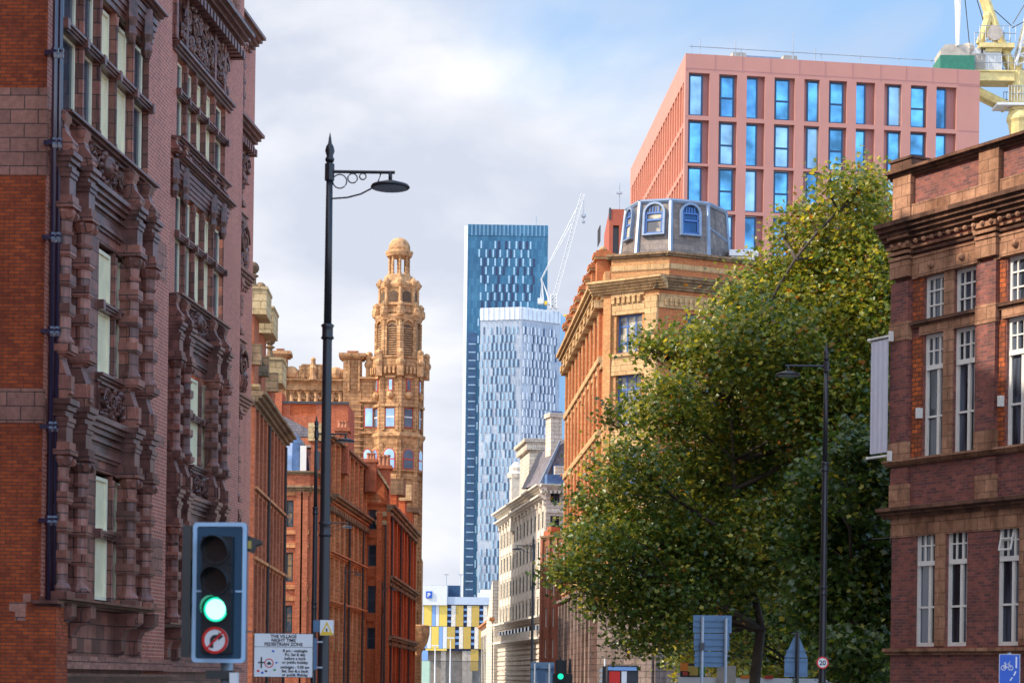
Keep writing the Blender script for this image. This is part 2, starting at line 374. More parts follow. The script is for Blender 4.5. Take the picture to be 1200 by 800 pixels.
# ================================================================ LEFT: big terracotta building
TB = None
def terracotta_building():
    rnd = random.Random(3)
    F1 = Fr(46, 45.0, 192, 55.0); F2 = Fr(150, 63.1, 276, 76.9); F3 = Fr(258, 85.3, 290, 90.2)
    root = thing('terracotta_building', 'tall brick and brown terracotta building with banded columns filling the left edge', 'building', F1.o)
    TOP = 29.0
    Z = dict(base=3.55, capA=7.0, entA=7.45, ledA=7.95, ped=9.0, capB=12.45, entB=12.95, ledB=13.4, sill=14.45, tr=16.5, top=18.0, led2=18.75, sill2=19.6, tr2=21.2, top2=22.4, fri=24.7)
    # --- return wall (faces the viewer)
    FR = Fr(-160, 45.15, 46, 45.0)
    bands = [(FR.z(20,205), FR.z(20,103)), (FR.z(20,495), FR.z(20,455))]
    m = MB(); zz = [0.0] + [q for b_ in sorted(bands) for q in b_] + [TOP]
    for i in range(0, len(zz), 2): m.quad((0,0,zz[i]),(FR.L,0,zz[i]),(FR.L,0,zz[i+1]),(0,0,zz[i+1]))
    m.quad((0,14,0),(0,0,0),(0,0,TOP),(0,14,TOP)); m.quad((0,0,TOP),(FR.L,0,TOP),(FR.L,14,TOP),(0,14,TOP))
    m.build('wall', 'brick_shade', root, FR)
    for a, b_ in sorted(bands): MB().box(0.1, FR.L+0.012, -0.012, 0.3, a, b_).build('stone_band', 'terracotta_band', root, FR)
    zt = FR.z(56, 706)
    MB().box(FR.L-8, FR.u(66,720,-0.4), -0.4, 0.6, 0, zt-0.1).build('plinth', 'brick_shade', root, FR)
    ledge(root, FR, FR.u(38,706,-0.4), FR.u(69,706,-0.45), zt-0.1, zt+0.04, 0.5, 'terracotta_mould', 'plinth_cap', steps=2)
    q = MB()
    for a, b_, c, d in ((17,36,727,706),(24,36,706,694),(24,36,716,706),(24,36,727,720)): q.box(FR.u(a,710),FR.u(b_,710),-0.412,-0.3,FR.z(30,c),FR.z(30,d))
    MB().box(FR.u(17,716),FR.u(36,716),-0.415,-0.3,FR.z(30,716,-.4),FR.z(30,705,-.4)).box(FR.u(24,716),FR.u(36,716),-0.413,-0.3,FR.z(30,727,-.4),FR.z(30,716.3,-.4)).build('quoin_stone', 'terracotta_band', root, FR); MB().box(FR.u(27,716),FR.u(36,716),-0.012,0.1,FR.z(30,704.7),FR.z(30,695)).build('quoin_stone', 'terracotta_band', root, FR)

    def column(F, u, z0, z1, y=-0.28, r=0.165, name='banded_column'):
        m = MB(); H = z1-z0
        m.box(u-0.27,u+0.27,y-0.27,0,z0,z0+0.16); m.lathe([(0.25,z0+0.16),(0.26,z0+0.24),(0.19,z0+0.34),(r+0.01,z0+0.42)],u,y,12)
        m.lathe([(r+0.01,z0+0.4),(r,z1-0.8)],u,y,14)
        n = 3
        for i in range(n):
            c = z0+0.95+i*(H-1.5)/n*1.0; m.box(u-0.215,u+0.215,y-0.215,0.0,c-0.11,c+0.11); m.box(u-0.19,u+0.19,y-0.19,0,c-0.15,c-0.112)
        # shaft block behind so that the column is engaged
        m.box(u-0.13,u+0.13,y+0.05,0,z0+0.16,z1-0.45)
        # capital: necking, volutes, abacus
        m.lathe([(r+0.03,z1-0.86),(r+0.05,z1-0.8),(r,z1-0.76),(r+0.02,z1-0.55),(0.27,z1-0.36),(0.24,z1-0.28)],u,y,12)
        for sx in (-1,1):
            m.prism([(y-0.18+0.10*math.cos(a), z1-0.42+0.10*math.sin(a)) for a in [k*math.pi/4 for k in range(8)]], 'x', u+sx*0.17-0.05, u+sx*0.17+0.05)
        m.box(u-0.29,u+0.29,y-0.29,0,z1-0.28,z1-0.16); m.box(u-0.24,u+0.24,y-0.25,0,z1-0.155,z1)
        return m.build(name, 'terracotta_brown', root, F)
    def pedestal(F, u, z0, z1, y=-0.28):
        # swelling bracket-like pedestal between the two orders
        m = MB(); H = z1-z0
        prof = [(0,z0),(y-0.14,z0),(y-0.20,z0+H*0.2),(y-0.16,z0+H*0.5),(y-0.05,z0+H*0.8),(y-0.04,z1-0.12),(y-0.12,z1-0.08),(y-0.12,z1),(0,z1)]
        m.prism(prof, 'x', u-0.2, u+0.2); m.box(u-0.12,u+0.12,y-0.24,y,z0+H*.12,z0+H*.5)
        m.box(u-0.25,u+0.25,y-0.22,0,z1-0.05,z1+0.06)
        return m.build('pedestal', 'terracotta_brown', root, F)
    def entab(F, ua, ub, us, z0, z1, zl, y=-0.28):
        """entablature + ledge breaking forward over each column"""
        m = MB()
        mould(m, ua, ub, z0, z0+0.16, 0.12, 0, 2); mould(m, ua, ub, z1-0.12, z1, 0.16, 0, 2)
        m.box(ua, ub, -0.06, 0.05, z0+0.16, z1-0.12)
        for u in us:
            m.box(u-0.22,u+0.22,y-0.18,0,z0,z1-0.1); m.box(u-0.25,u+0.25,y-0.21,0,z1-0.1,z1)
            m.box(u-0.26,u+0.26,y-0.24,0,z1,z1+0.10)
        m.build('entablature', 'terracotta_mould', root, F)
        m = MB(); mould(m, ua, ub, z1, zl, 0.34, 0, 4)
        for u in us:
            for i in range(4):
                k = (i+1)/4; e = 0.2+0.13*k; m.box(u-e,u+e,y-0.04-0.26*k,0,z1+(zl-z1)*i/4,z1+(zl-z1)*(i+1)/4)
        m.build('ledge', 'terracotta_mould', root, F)
    def lightset(F, ua, ub, edges, z0, z1, trs, wy=0.235, cols=True):
        """mullions and transoms in front of a row of white sash windows"""
        for i in range(len(edges)-1):
            a, b_ = edges[i], edges[i+1]
            if b_-a < 0.25: continue
            zs = [z0]+list(trs)+[z1]
            for j in range(len(zs)-1):
                window(root, F, a+0.07, b_-0.07, zs[j]+0.05, zs[j+1]-0.08, wy, nx=1, zt=(), t=0.09, fm='paint_cream', gm='blind_cream' if (wy < 0.2 or i in (2, 3)) else 'glass_dark')
        for i, e in enumerate(edges[1:-1]):
            m = MB(); m.box(e-0.055,e+0.055,0.0,wy,z0,z1)
            m.lathe([(0.045,z0+0.2),(0.03,z0+0.3),(0.03,z1-0.5),(0.055,z1-0.32),(0.04,z1-0.28),(0.06,z1-0.1)],e,-0.015,8)
            m.lathe([(0.06,z0),(0.06,z0+0.15),(0.035,z0+0.3)],e,-0.02,8)
            m.build('mullion', 'terracotta_brown', root, F)
        for tz in trs:
            m = MB(); mould(m, ua, ub, tz-0.12, tz+0.05, 0.14, 0.0, 3); m.box(ua, ub, 0.0, wy, tz-0.1, tz+0.04)
            for e in edges: m.box(e-0.08,e+0.08,-0.16,0,tz-0.15,tz+0.08)
            m.build('transom', 'terracotta_mould', root, F)
    def carved(F, ua, ub, z0, z1, n=60, y=-0.03):
        m = MB(); m.box(ua, ub, y, 0.1, z0, z1); m.box(ua,ub,y-0.08,y,z0,z0+0.05); m.box(ua,ub,y-0.08,y,z1-0.05,z1)
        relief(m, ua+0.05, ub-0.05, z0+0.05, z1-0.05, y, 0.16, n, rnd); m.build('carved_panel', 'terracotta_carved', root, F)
    def scroll(F, u, z0, z1, w=0.34, pr=0.5):
        m = MB(); H = z1-z0
        pts = [(0,z1),(-pr*0.55,z1),(-pr*0.75,z1-H*0.12),(-pr*0.6,z1-H*0.35),(-pr*0.72,z1-H*0.55),(-pr,z1-H*0.72),(-pr,z1-H*0.9),(-pr*0.8,z0),(0,z0)]
        m.prism(pts, 'x', u-w/2, u+w/2)
        for sx in (-1, 1):
            for (yy, zz_, r) in ((-pr*0.72, z0+H*0.2, H*0.17), (-pr*0.5, z1-H*0.18, H*0.11)):
                m.prism([(yy+r*math.cos(a), zz_+r*math.sin(a)) for a in [k*math.pi/5 for k in range(10)]], 'x', u+sx*w/2-0.03, u+sx*w/2+0.05)
                m.prism([(yy+r*.5*math.cos(a), zz_+r*.5*math.sin(a)) for a in [k*math.pi/5 for k in range(10)]], 'x', u+sx*w/2-0.05, u+sx*w/2+0.09)
        m.build('scroll_bracket', 'terracotta_brown', root, F)
    def corbel(F, u, z0, z1, w=0.36, pr=0.62):
        H = z1-z0; pts = [(0,z1),(-pr,z1),(-pr,z1-H*0.25),(-pr*0.72,z1-H*0.38),(-pr*0.45,z1-H*0.42),(-pr*0.28,z1-H*0.6),(-pr*0.3,z1-H*0.9),(-pr*0.12,z0),(0,z0)]
        m = MB(); m.prism(pts, 'x', u-w/2, u+w/2)
        for sx in (-1,1): m.prism([(-pr*0.7+0.14*math.cos(a), z1-H*0.22+0.14*math.sin(a)) for a in [k*math.pi/5 for k in range(10)]], 'x', u+sx*w/2-0.03, u+sx*w/2+0.05)
        m.build('corbel', 'terracotta_brown', root, F)

    def bay(F, cols, win2, gl, gh, pier_l, pier_r, walltop, full=True, low=True):
        """cols: u of the four engaged columns; win2: edges of the paired lights between columns; gl..gh: edges of the wide upper windows"""
        ua, ub = gl[0], gl[-1]
        holes = []
        if low:
            holes += [(win2[0], win2[-1], Z['base']+0.05, Z['capA']-0.25), (win2[0], win2[-1], Z['ped']+0.1, Z['capB']-0.25)]
        holes += [(ua, ub, Z['sill'], Z['top'])]
        if full: holes += [(ua, ub, Z['sill2']+0.05, Z['top2'])]
        m = MB(); holed(m, ua-0.02, ub+0.02, 0, walltop, holes, 0.29)
        m.build('wall', 'terracotta_brown', root, F)
        if low:
            for (a, b_, c) in ((Z['base'], Z['capA'], None), (Z['ped'], Z['capB'], None)):
                for u in cols: column(F, u, a, b_)
                lightset(F, win2[0], win2[-1], win2, a+0.08, b_-0.28, [a+(b_-a)*0.5], wy=0.17)
            entab(F, ua, ub, cols, Z['capA'], Z['entA'], Z['ledA']); entab(F, ua, ub, cols, Z['capB'], Z['entB'], Z['ledB'])
            for u in cols: pedestal(F, u, Z['ledA'], Z['ped'])
            carved(F, win2[0]-0.1, win2[-1]+0.1, Z['ledA']+0.05, Z['ped']-0.15, 70, -0.06)
            ledge(root, F, win2[0]-0.2, win2[-1]+0.2, Z['ped']-0.14, Z['ped']+0.06, 0.2, 'terracotta_mould', 'sill')
        # frieze with scrolls under the wide windows
        for u in cols: scroll(F, u, Z['ledB'], Z['sill']-0.1)
        carved(F, (cols[1]+0.25), (cols[2]-0.25), Z['ledB']+0.03, Z['sill']-0.1, 80)
        mm = (cols[1]+cols[2])/2
        zc_ = (Z['ledB']+Z['sill'])/2; h = MB().ball((mm, -0.2, zc_), 0.24, 12, 9, sy=0.9, sz=1.2); h.ball((mm, -0.42, zc_-0.03), 0.05, 6, 5, sz=1.8).box(mm-0.1,mm+0.1,-0.42,-0.3,zc_-0.16,zc_-0.12)
        for sx in (-1,1): h.ball((mm+sx*0.09,-0.39,zc_+0.06),0.045,6,5)
        for k in range(12):
            a = k*math.pi/6; h.ball((mm+0.28*math.cos(a), -0.14, zc_+0.34*math.sin(a)), 0.085, 6, 5)
        h.build('carved_mask', 'terracotta_carved', root, F, smooth=True)
        ledge(root, F, ua-0.15, ub+0.15, Z['sill']-0.12, Z['sill']+0.06, 0.3, 'terracotta_mould', 'sill')
        lightset(F, ua, ub, gl, Z['sill']+0.06, Z['top'], [Z['tr']])
        # strip architrave + ledge
        m = MB(); mould(m, ua-0.1, ub+0.1, Z['top'], Z['led2'], 0.2, 0, 5); m.build('architrave', 'terracotta_mould', root, F)
        for u in cols[:1]+cols[1:2]+cols[2:]:
            mb = MB(); mb.lathe([(0.09,Z['top']-0.5),(0.16,Z['top']-0.3),(0.12,Z['top']-0.1),(0.18,Z['top']+0.1),(0.15,Z['led2'])],u,-0.16,8); mb.build('bracket', 'terracotta_carved', root, F)
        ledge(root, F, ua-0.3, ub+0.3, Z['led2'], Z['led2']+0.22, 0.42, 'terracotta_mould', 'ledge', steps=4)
        if full:
            for u in cols: scroll(F, u, Z['led2']+0.22, Z['sill2']-0.1, 0.3, 0.36)
            carved(F, cols[0]+0.2, cols[-1]-0.2, Z['led2']+0.24, Z['sill2']-0.1, 60)
            ledge(root, F, ua-0.15, ub+0.15, Z['sill2']-0.1, Z['sill2']+0.08, 0.26, 'terracotta_mould', 'sill')
            lightset(F, ua, ub, gl, Z['sill2']+0.08, Z['top2'], [Z['tr2']])
            ledge(root, F, ua-0.6, ub+0.6, Z['top2'], Z['top2']+0.3, 0.25, 'terracotta_mould', 'string_course', steps=3)
            carved(F, ua+0.1, ub-0.1, Z['top2']+0.5, Z['fri']-0.2, 150, -0.05)
            for u in cols: MB().box(u-0.12,u+0.12,-0.2,0,Z['top2']+0.3,Z['fri']).build('pilaster_strip', 'terracotta_brown', root, F)
            ledge(root, F, ua-0.8, ub+0.9, Z['fri'], Z['fri']+0.65, 0.85, 'terracotta_mould', 'cornice', steps=5, dent=0.42)
            for u in [ua+0.2+(ub-ua-0.4)*k/5 for k in range(6)]:
                m = MB(); zb = Z['fri']+0.65
                m.lathe([(0.34,zb),(0.34,zb+0.2),(0.24,zb+0.45),(0.2,zb+0.55),(0.2,TOP-0.9),(0.3,TOP-0.6),(0.32,TOP-0.3)],u,-0.35,12)
                m.box(u-0.4,u+0.4,-0.7,0,TOP-0.3,TOP); m.build('attic_column', 'terracotta_band', root, F)
    # --- block 1
    u1 = lambda p, y=600, off=0: F1.u(p, y, off)
    cols1 = [u1(71,600,-.28), u1(94,600,-.28), u1(151.5,600,-.28), u1(170,600,-.28)]
    gl1 = [u1(73,50), u1(97,50), u1(117,50), u1(136,50), u1(156,50), u1(175,50)]
    bay(F1, cols1, [u1(112,600), u1(131,600), u1(147,600)], gl1, None, None, None, TOP)
    m = MB(); m.quad((0,0,0),(gl1[0]-0.02,0,0),(gl1[0]-0.02,0,TOP),(0,0,TOP)); m.quad((gl1[-1]+0.02,0,0),(F1.L,0,0),(F1.L,0,TOP),(gl1[-1]+0.02,0,TOP))
    m.quad((F1.L,0,0),(F1.L,14,0),(F1.L,14,TOP),(F1.L,0,TOP)); m.quad((0,0,TOP),(F1.L,0,TOP),(F1.L,14,TOP),(0,14,TOP))
    m.build('pier', 'brick_sky_sheen', root, F1)
    for u in cols1: corbel(F1, u, 2.35, Z['base']-0.12)
    ledge(root, F1, cols1[0]-0.5, cols1[-1]+0.5, Z['base']-0.14, Z['base']+0.02, 0.62, 'terracotta_mould', 'ledge', steps=3)
    ledge(root, F1, 0.6, F1.L, 2.0, 2.3, 0.35, 'terracotta_band', 'plinth_moulding', steps=3, up=False)
    ledge(root, F1, 0.6, F1.L, 1.68, 1.9, 0.42, 'terracotta_mould', 'plinth_moulding', steps=3)
    m = MB(); hs = [(u1(a,790),u1(b_,790),0.3,1.35) for a, b_ in ((72,83),(96,107),(113,126),(131,143),(151,161))]
    holed(m, 0.62, F1.L, 0, 1.68, hs, 0.3, -0.1); m.build('plinth', 'terracotta_band', root, F1)
    for h in hs: window(root, F1, h[0], h[1], h[2], h[3], 0.15, nx=1, zt=(), t=0.06, fm='paint_cream')
    # --- drainpipes at the corner
    for k, px in enumerate((60, 66)):
        uu = F1.u(px, 400, -0.2)
        m = MB().tube([(uu,-0.2,F1.z(56,703)),(uu,-0.2,TOP)], 0.062, 10)
        o = m.build('drainpipe', 'pipe_purple', root, F1, smooth=True)
        for py in (58, 165, 277, 388, 500, 610):
            zz_ = F1.z(px, py, -0.2); MB().lathe([(0.08,zz_-0.12),(0.09,zz_-0.05),(0.07,zz_),(0.09,zz_+0.05),(0.08,zz_+0.1)],uu,-0.2,10).box(uu-0.1,uu+0.1,-0.2,0,zz_-0.06,zz_+0.04).build('pipe_collar', 'pipe_purple', o)
    # --- block 2
    u2 = lambda p, y=500, off=0: F2.u(p, y, off)
    cols2 = [u2(205,500,-.28), u2(217,500,-.28), u2(250,500,-.28), u2(261.5,500,-.28)]
    gl2 = [u2(207,150), u2(218,150), u2(229,150), u2(240,150), u2(251,150), u2(264,150)]
    bay(F2, cols2, [u2(223,500), u2(235,500), u2(244,500)], gl2, None, None, None, TOP)
    m = MB(); m.quad((0,0,0),(gl2[0]-0.02,0,0),(gl2[0]-0.02,0,TOP),(0,0,TOP)); m.quad((gl2[-1]+0.02,0,0),(F2.L,0,0),(F2.L,0,TOP),(gl2[-1]+0.02,0,TOP))
    m.quad((F2.L,0,0),(F2.L,14,0),(F2.L,14,TOP),(F2.L,0,TOP)); m.quad((0,0,TOP),(F2.L,0,TOP),(F2.L,14,TOP),(0,14,TOP))
    m.build('pier', 'brick_sky_sheen', root, F2)
    for u in cols2: corbel(F2, u, 2.35, Z['base']-0.12)
    ledge(root, F2, 2.5, F2.L, Z['base']-0.14, Z['base']+0.02, 0.62, 'terracotta_mould', 'ledge', steps=3)
    ledge(root, F2, 2.5, F2.L, 2.0, 2.3, 0.35, 'terracotta_band', 'plinth_moulding', steps=3, up=False)
    for za, zb in ((4.6,5.6),(8.1,8.4),(12.6,13.6)):
        MB().box(u2(193), gl2[0]-0.45, -0.012, 0.1, za, zb).build('stone_band', 'terracotta_band', root, F2)
        MB().box(cols1[-1]+0.4, F1.L-0.3, -0.012, 0.1, za*0.98, zb*0.98).build('stone_band', 'terracotta_band', root, F1)
    # --- block 3: a sliver of the next bay with its own projecting order
    u3 = lambda p, y=500, off=0: F3.u(p, y, off)
    c3 = [u3(276,500,-.28)-0.9, u3(276,500,-.28)]
    ua, ub = c3[0]-0.4, u3(283)
    m = MB(); m.quad((0,0,0),(F3.L,0,0),(F3.L,0,TOP+1),(0,0,TOP+1)); m.quad((F3.L,0,0),(F3.L,14,0),(F3.L,14,TOP+1),(F3.L,0,TOP+1)); m.quad((0,0,TOP+1),(F3.L,0,TOP+1),(F3.L,14,TOP+1),(0,14,TOP+1))
    m.build('pier', 'brick_sky_sheen', root, F3)
    z3 = lambda py: F3.z(283, py, -.3)
    for (a, b_) in ((700, 600), (590, 480)):
        for u in c3: column(F3, u, z3(a), z3(b_))
    for py in (470, 322, 150, 30):
        ledge(root, F3, ua, ub+0.5, z3(py)-0.35, z3(py)+0.3, 0.75 if py in (150,30) else 0.45, 'terracotta_mould', 'cornice', steps=5, dent=0.4 if py == 150 else 0)
    carved(F3, ua, ub, z3(455), z3(395), 40, -0.15); carved(F3, ua, ub, z3(310), z3(245), 40, -0.15); carved(F3, ua, ub, z3(205), z3(165), 40, -0.15)
    for u in c3:
        scroll(F3, u, z3(465), z3(400)); column(F3, u, z3(395), z3(330), r=0.15); column(F3, u, z3(245), z3(205)); column(F3, u, z3(140), z3(45), r=0.2)
    return root
terracotta_building()
# ================================================================ RIGHT: purple brick building with stone dressings
def purple_building():
    F = Fr(1043, 53.0, 1290, 53.0*1858/(1290+815))
    root = thing('brick_building', 'dark purple brick building with white sash windows and buff stone cornice at the right edge', 'building', F.o)
    def U(px, py, off=0): return F.u(px, py, off)
    Zc = lambda py, off=0, px=1043: F.z(px, py, off)
    TOP = F.z(1043, 213)
    # levels
    z_cor1, z_cor0 = F.z(1029,267,-.5), F.z(1043,295)
    z_r1t, z_r1b = F.z(1083,325), F.z(1083,377)
    z_r2t, z_r2b = F.z(1081,393), F.z(1081,540)
    z_sill = F.z(1040,545,-.1); z_c2 = F.z(1040,600,-.2)
    z_r3t, z_r3b = F.z(1073,619), F.z(1073,757); z_low = F.z(1043,764)
    # the bay is repeated along the facade
    piers = [(0.0, U(1068,500)), (U(1143,500,-.12), U(1165,500,-.12))]
    step = piers[1][0]-(-0.02)-0.0
    w12 = [(U(1082,450), U(1106,450)), (U(1117.5,450), U(1142,450))]
    w3 = [(U(1072,690), U(1096,690)), (U(1108.5,690), U(1133,690)), (U(1168,690), U(1194,690))]
    shift = U(1179,450)-w12[0][0]
    hol = []; wl = []
    for k in range(3):
        for (a, b_) in w12:
            hol += [(a+k*shift, b_+k*shift, z_r1b, z_r1t), (a+k*shift, b_+k*shift, z_r2b, z_r2t)]; wl += [(a+k*shift, b_+k*shift, z_r1b, z_r1t, 1), (a+k*shift, b_+k*shift, z_r2b, z_r2t, 2)]
    s3 = w3[2][0]-w3[0][0]
    for k in range(3):
        for (a, b_) in w3[:2]:
            hol.append((a+k*s3, b_+k*s3, z_r3b, z_r3t)); wl.append((a+k*s3, b_+k*s3, z_r3b, z_r3t, 3))
    mx = F.L
    hol = [h for h in hol if h[1] < mx-0.1]; wl = [h for h in wl if h[1] < mx-0.1]
    m = MB(); holed(m, 0, F.L, 0, TOP, hol, 0.24); shell(m, F.L, 14, 0, TOP); m.build('wall', 'brick_purple', root, F)
    for (a, b_, c, d, r) in wl:
        y = 0.16
        if r == 1: window(root, F, a, b_, c, d, y, nx=3, zt=(0.34, 0.67), t=0.085, bar=0.04, gm='glass_window')
        else:
            split = 0.735 if r == 2 else 0.70
            o = window(root, F, a, b_, c, d, y, nx=1, zt=(), t=0.095, gm='glass_window')
            H = d-c; zs = c+H*split; m = MB()
            m.box(a+0.05, b_-0.05, y-0.12, y-0.01, zs-0.06, zs+0.06)
            xm = a+(b_-a)*0.64
            m.box(xm-0.045, xm+0.045, y-0.09, y-0.03, c+0.07, zs-0.06)
            m.box(a+0.07, b_-0.07, y-0.085, y-0.028, c+H*split*0.46, c+H*split*0.46+0.05)
            m.build('sash', 'paint_white', o)
            m = MB(); x1, x2 = a+(b_-a)*0.36, a+(b_-a)*0.68
            m.box(x1-0.018, x1+0.018, y-0.075, y-0.03, zs+0.06, d-0.07).box(x2-0.028, x2+0.028, y-0.08, y-0.029, zs+0.06, d-0.07)
            m.box(a+0.07, b_-0.07, y-0.07, y-0.031, (zs+d)/2-0.018, (zs+d)/2+0.018); m.build('top_light', 'paint_white', o)
            if r == 3 and abs(a-w3[2][0]) < 0.05:
                mt = Matrix.Translation((0, y-0.06, d-0.1)) @ Matrix.Rotation(R(-13), 4, 'X'); mm = MB(); W = (x2-a-0.1)
                q = MB().box(a+0.08,a+0.11,-.02,.02,-0.62,0).box(a+0.05+W,a+0.08+W,-.02,.02,-0.62,0).box(a+0.11,a+0.05+W,-.02,.02,-0.62,-0.58).box(a+0.11,a+0.05+W,-.02,.02,-0.34,-0.31)
                mm.add(q, mt); mm.build('opened_light', 'paint_white', o)
    # stone surrounds: heads, mullions, sills
    for k in range(3):
        a0, b1 = w12[0][0]+k*shift, w12[1][1]+k*shift
        if b1 > mx: break
        if k < 2 or True:
            c_, d_ = w12[0][1]+k*shift, w12[1][0]+k*shift
            MB().box(c_+0.01, d_-0.01, -0.05, 0.2, z_r2b, z_r2t+0.002).build('stone_mullion', 'terracotta_buff', root, F)
            MB().box(c_+0.01, d_-0.01, -0.05, 0.2, z_r1b, z_r1t).build('stone_mullion', 'terracotta_buff', root, F)
            MB().box(a0-0.12, b1+0.12, -0.06, 0.02, z_r2t, z_r1b-0.03).build('stone_panel', 'terracotta_buff', root, F)
            m = MB(); mould(m, a0-0.4, b1+0.2, (z_r2t+z_r1b)/2+0.05, (z_r2t+z_r1b)/2+0.2, 0.14, 0, 2); m.build('string_course', 'terracotta_dark', root, F)
            MB().box(a0-0.42, b1+0.2, -0.065, 0.02, z_r1t, z_r1t+0.52).build('lintel', 'terracotta_buff', root, F)
            for (p, q) in ((a0, c_), (d_, b1)):
                m = MB(); cx = (p+q)/2
                pts = [(cx-0.55,z_r1t+0.02),(cx+0.55,z_r1t+0.02),(cx+0.5,z_r1t+0.14),(cx+0.26,z_r1t+0.2),(cx+0.16,z_r1t+0.3),(cx,z_r1t+0.36),(cx-0.16,z_r1t+0.3),(cx-0.26,z_r1t+0.2),(cx-0.5,z_r1t+0.14)]
                m.prism(pts, 'y', -0.11, -0.06); m.ball((cx, -0.13, z_r1t+0.26), 0.1, 8, 6); m.build('carved_head', 'terracotta_buff', root, F)
            mould_z = z_r1t+0.52
            for i in range(3): MB().box(a0-0.42, b1+0.2, -0.09-0.02*i, 0.02, mould_z+i*0.13, mould_z+i*0.13+0.06).build('moulding', 'terracotta_dark' if i == 1 else 'terracotta_buff', root, F)
            # orange quoin strips beside the lights
            MB().box(a0-0.40, a0-0.03, -0.02, 0.02, z_r2b, z_r2t-0.02).box(a0-0.40, a0-0.03, -0.02, 0.02, z_r1b, z_r1t-0.02).build('quoin_strip', 'brick_quoin', root, F)
    for k in range(3):
        a0, b1 = w3[0][0]+k*s3, w3[1][1]+k*s3
        if b1 > mx: break
        MB().box(w3[0][1]+k*s3+0.015, w3[1][0]+k*s3-0.015, -0.04, 0.2, z_r3b, z_r3t+0.003).build('stone_mullion', 'terracotta_buff', root, F)
    # corner pier and bay piers
    pw = piers[1][1]-piers[1][0]
    for i in range(3):
        a = (0.0 if i == 0 else piers[1][0]+(i-1)*shift); b_ = a+(piers[0][1]*0.93 if i == 0 else pw)
        if b_ > mx: break
        MB().box(a-0.012, b_, -0.13, 0.02, z_sill, z_cor0-0.9).build('pier', 'brick_purple', root, F)
        zt = z_r1t+0.1
        cp = MB().box(a-0.03, b_+0.02, -0.17, 0.02, zt, zt+0.42)
        for q in range(3): cp.box(a-0.05-0.02*q, b_+0.04+0.02*q, -0.2-0.02*q, 0.02, zt+0.44+q*0.14, zt+0.52+q*0.14)
        cp.box(a-0.03,b_+0.02,-0.18,0.02,zt+0.86,z_cor0-0.02).box(a-0.07,b_+0.06,-0.24,0.02,zt+1.0,zt+1.2)
        cp.build('pier_capital', 'terracotta_buff', root, F)
        MB().box(a-0.03, b_+0.03, -0.155, 0.02, z_r2t-0.05, z_r2t+0.42).build('stone_block', 'terracotta_buff', root, F)
        MB().box(a-0.03, b_+0.03, -0.155, 0.02, z_sill+0.02, z_sill+0.55).build('stone_block', 'terracotta_buff', root, F)
        MB().box(a-0.03, b_+0.03, -0.10, 0.02, z_c2+0.1, z_c2+0.7).build('stone_block', 'terracotta_buff', root, F)
        MB().box(a-0.012, b_, -0.075, 0.02, z_c2+0.1, z_sill-0.1).build('pier', 'brick_purple', root, F)
        # parapet pier
        MB().box(a+0.02, b_+0.05, -0.14, 0.3, z_cor1+0.12, TOP+0.02).build('parapet_pier', 'terracotta_buff', root, F)
        if i == 0: MB().box(a-0.02, b_+0.15, -0.2, 0.5, TOP+0.16, TOP+0.38).box(a-0.05, b_+0.18, -0.24, 0.55, TOP+0.38, TOP+0.44).build('parapet_block', 'terracotta_dark', root, F)
    ledge(root, F, -0.35, mx, z_cor0+0.08, z_cor1+0.1, 0.46, 'terracotta_dark', 'cornice', steps=5)
    for i in range(int(mx/0.3)): MB().ball((0.15+i*0.3, -0.26, z_cor0+0.03), 0.065, 6, 5).build('bead', 'terracotta_buff', root, F)
    MB().box(0.02, mx, -0.10, 0.2, z_cor1+0.12, z_cor1+0.5).build('parapet_course', 'terracotta_buff', root, F)
    ledge(root, F, -0.15, mx, TOP-0.05, TOP+0.16, 0.28, 'terracotta_dark', 'coping', steps=3)
    ledge(root, F, -0.2, mx, z_sill-0.06, z_sill+0.1, 0.22, 'terracotta_buff', 'sill_course', steps=3)
    MB().box(-0.02, mx, -0.03, 0.02, z_c2-0.65, z_c2-0.15).build('stone_band', 'terracotta_buff', root, F)
    ledge(root, F, -0.28, mx, z_c2-0.16, z_c2+0.1, 0.34, 'terracotta_dark', 'ledge', steps=3)
    ledge(root, F, -0.12, mx, z_low-0.06, z_low+0.1, 0.18, 'terracotta_buff', 'sill_course', steps=2)
    # slate roof just showing over the parapet
    rf = MB(); a = F.u(1178,150); rf.prism([(a,TOP-0.2),(a+1.6,TOP+1.6),(mx,TOP+2.2),(mx,TOP-0.2)], 'y', 3.0, 11); rf.build('roof', 'slate_roof', root, F)
    # hanging arm bracket
    z = F.z(1035, 630); MB().tube([(-0.05,0.1,z),(-0.9,0.1,z)],0.02,6).box(-0.08,-0.03,0.0,0.2,z-0.16,z+0.16).build('wall_bracket', 'lamp_black', root, F)
    # alarm boxes
    for (px, py) in ((1078, 484), (1174, 470)):
        uu, zz = F.hit(px, py, -.05); MB().box(uu-0.05, uu+0.05, -0.15, 0.0, zz-0.13, zz+0.13).build('alarm_box', 'paint_white', root, F)
    # banner on two arms, a thing of its own
    ub = F.u(1043, 460); zt, zb = F.z(1033, 399, 0), F.z(1033, 537, 0)
    bt = thing('banner', 'plain pale lilac banner hung between two white arms on the brick corner', 'banner', F.o)
    F2 = Fr.pts((F.w(-0.58, -0.28).x, F.w(-0.58, -0.28).y), (F.w(0.16, -0.28).x, F.w(0.16, -0.28).y))
    n = 12; cl = MB(); Wd = F2.L-0.06
    for j in range(n):
        a, b_ = Wd*j/n, Wd*(j+1)/n; ya, yb = 0.006*math.sin(j*1.9), 0.006*math.sin((j+1)*1.9)
        cl.quad((a,ya,zb+0.1),(b_,yb,zb+0.1),(b_,yb,zt-0.06),(a,ya,zt-0.06)); cl.quad((a,ya+.01,zt-0.06),(b_,yb+.01,zt-0.06),(b_,yb+.01,zb+0.1),(a,ya+.01,zb+0.1))
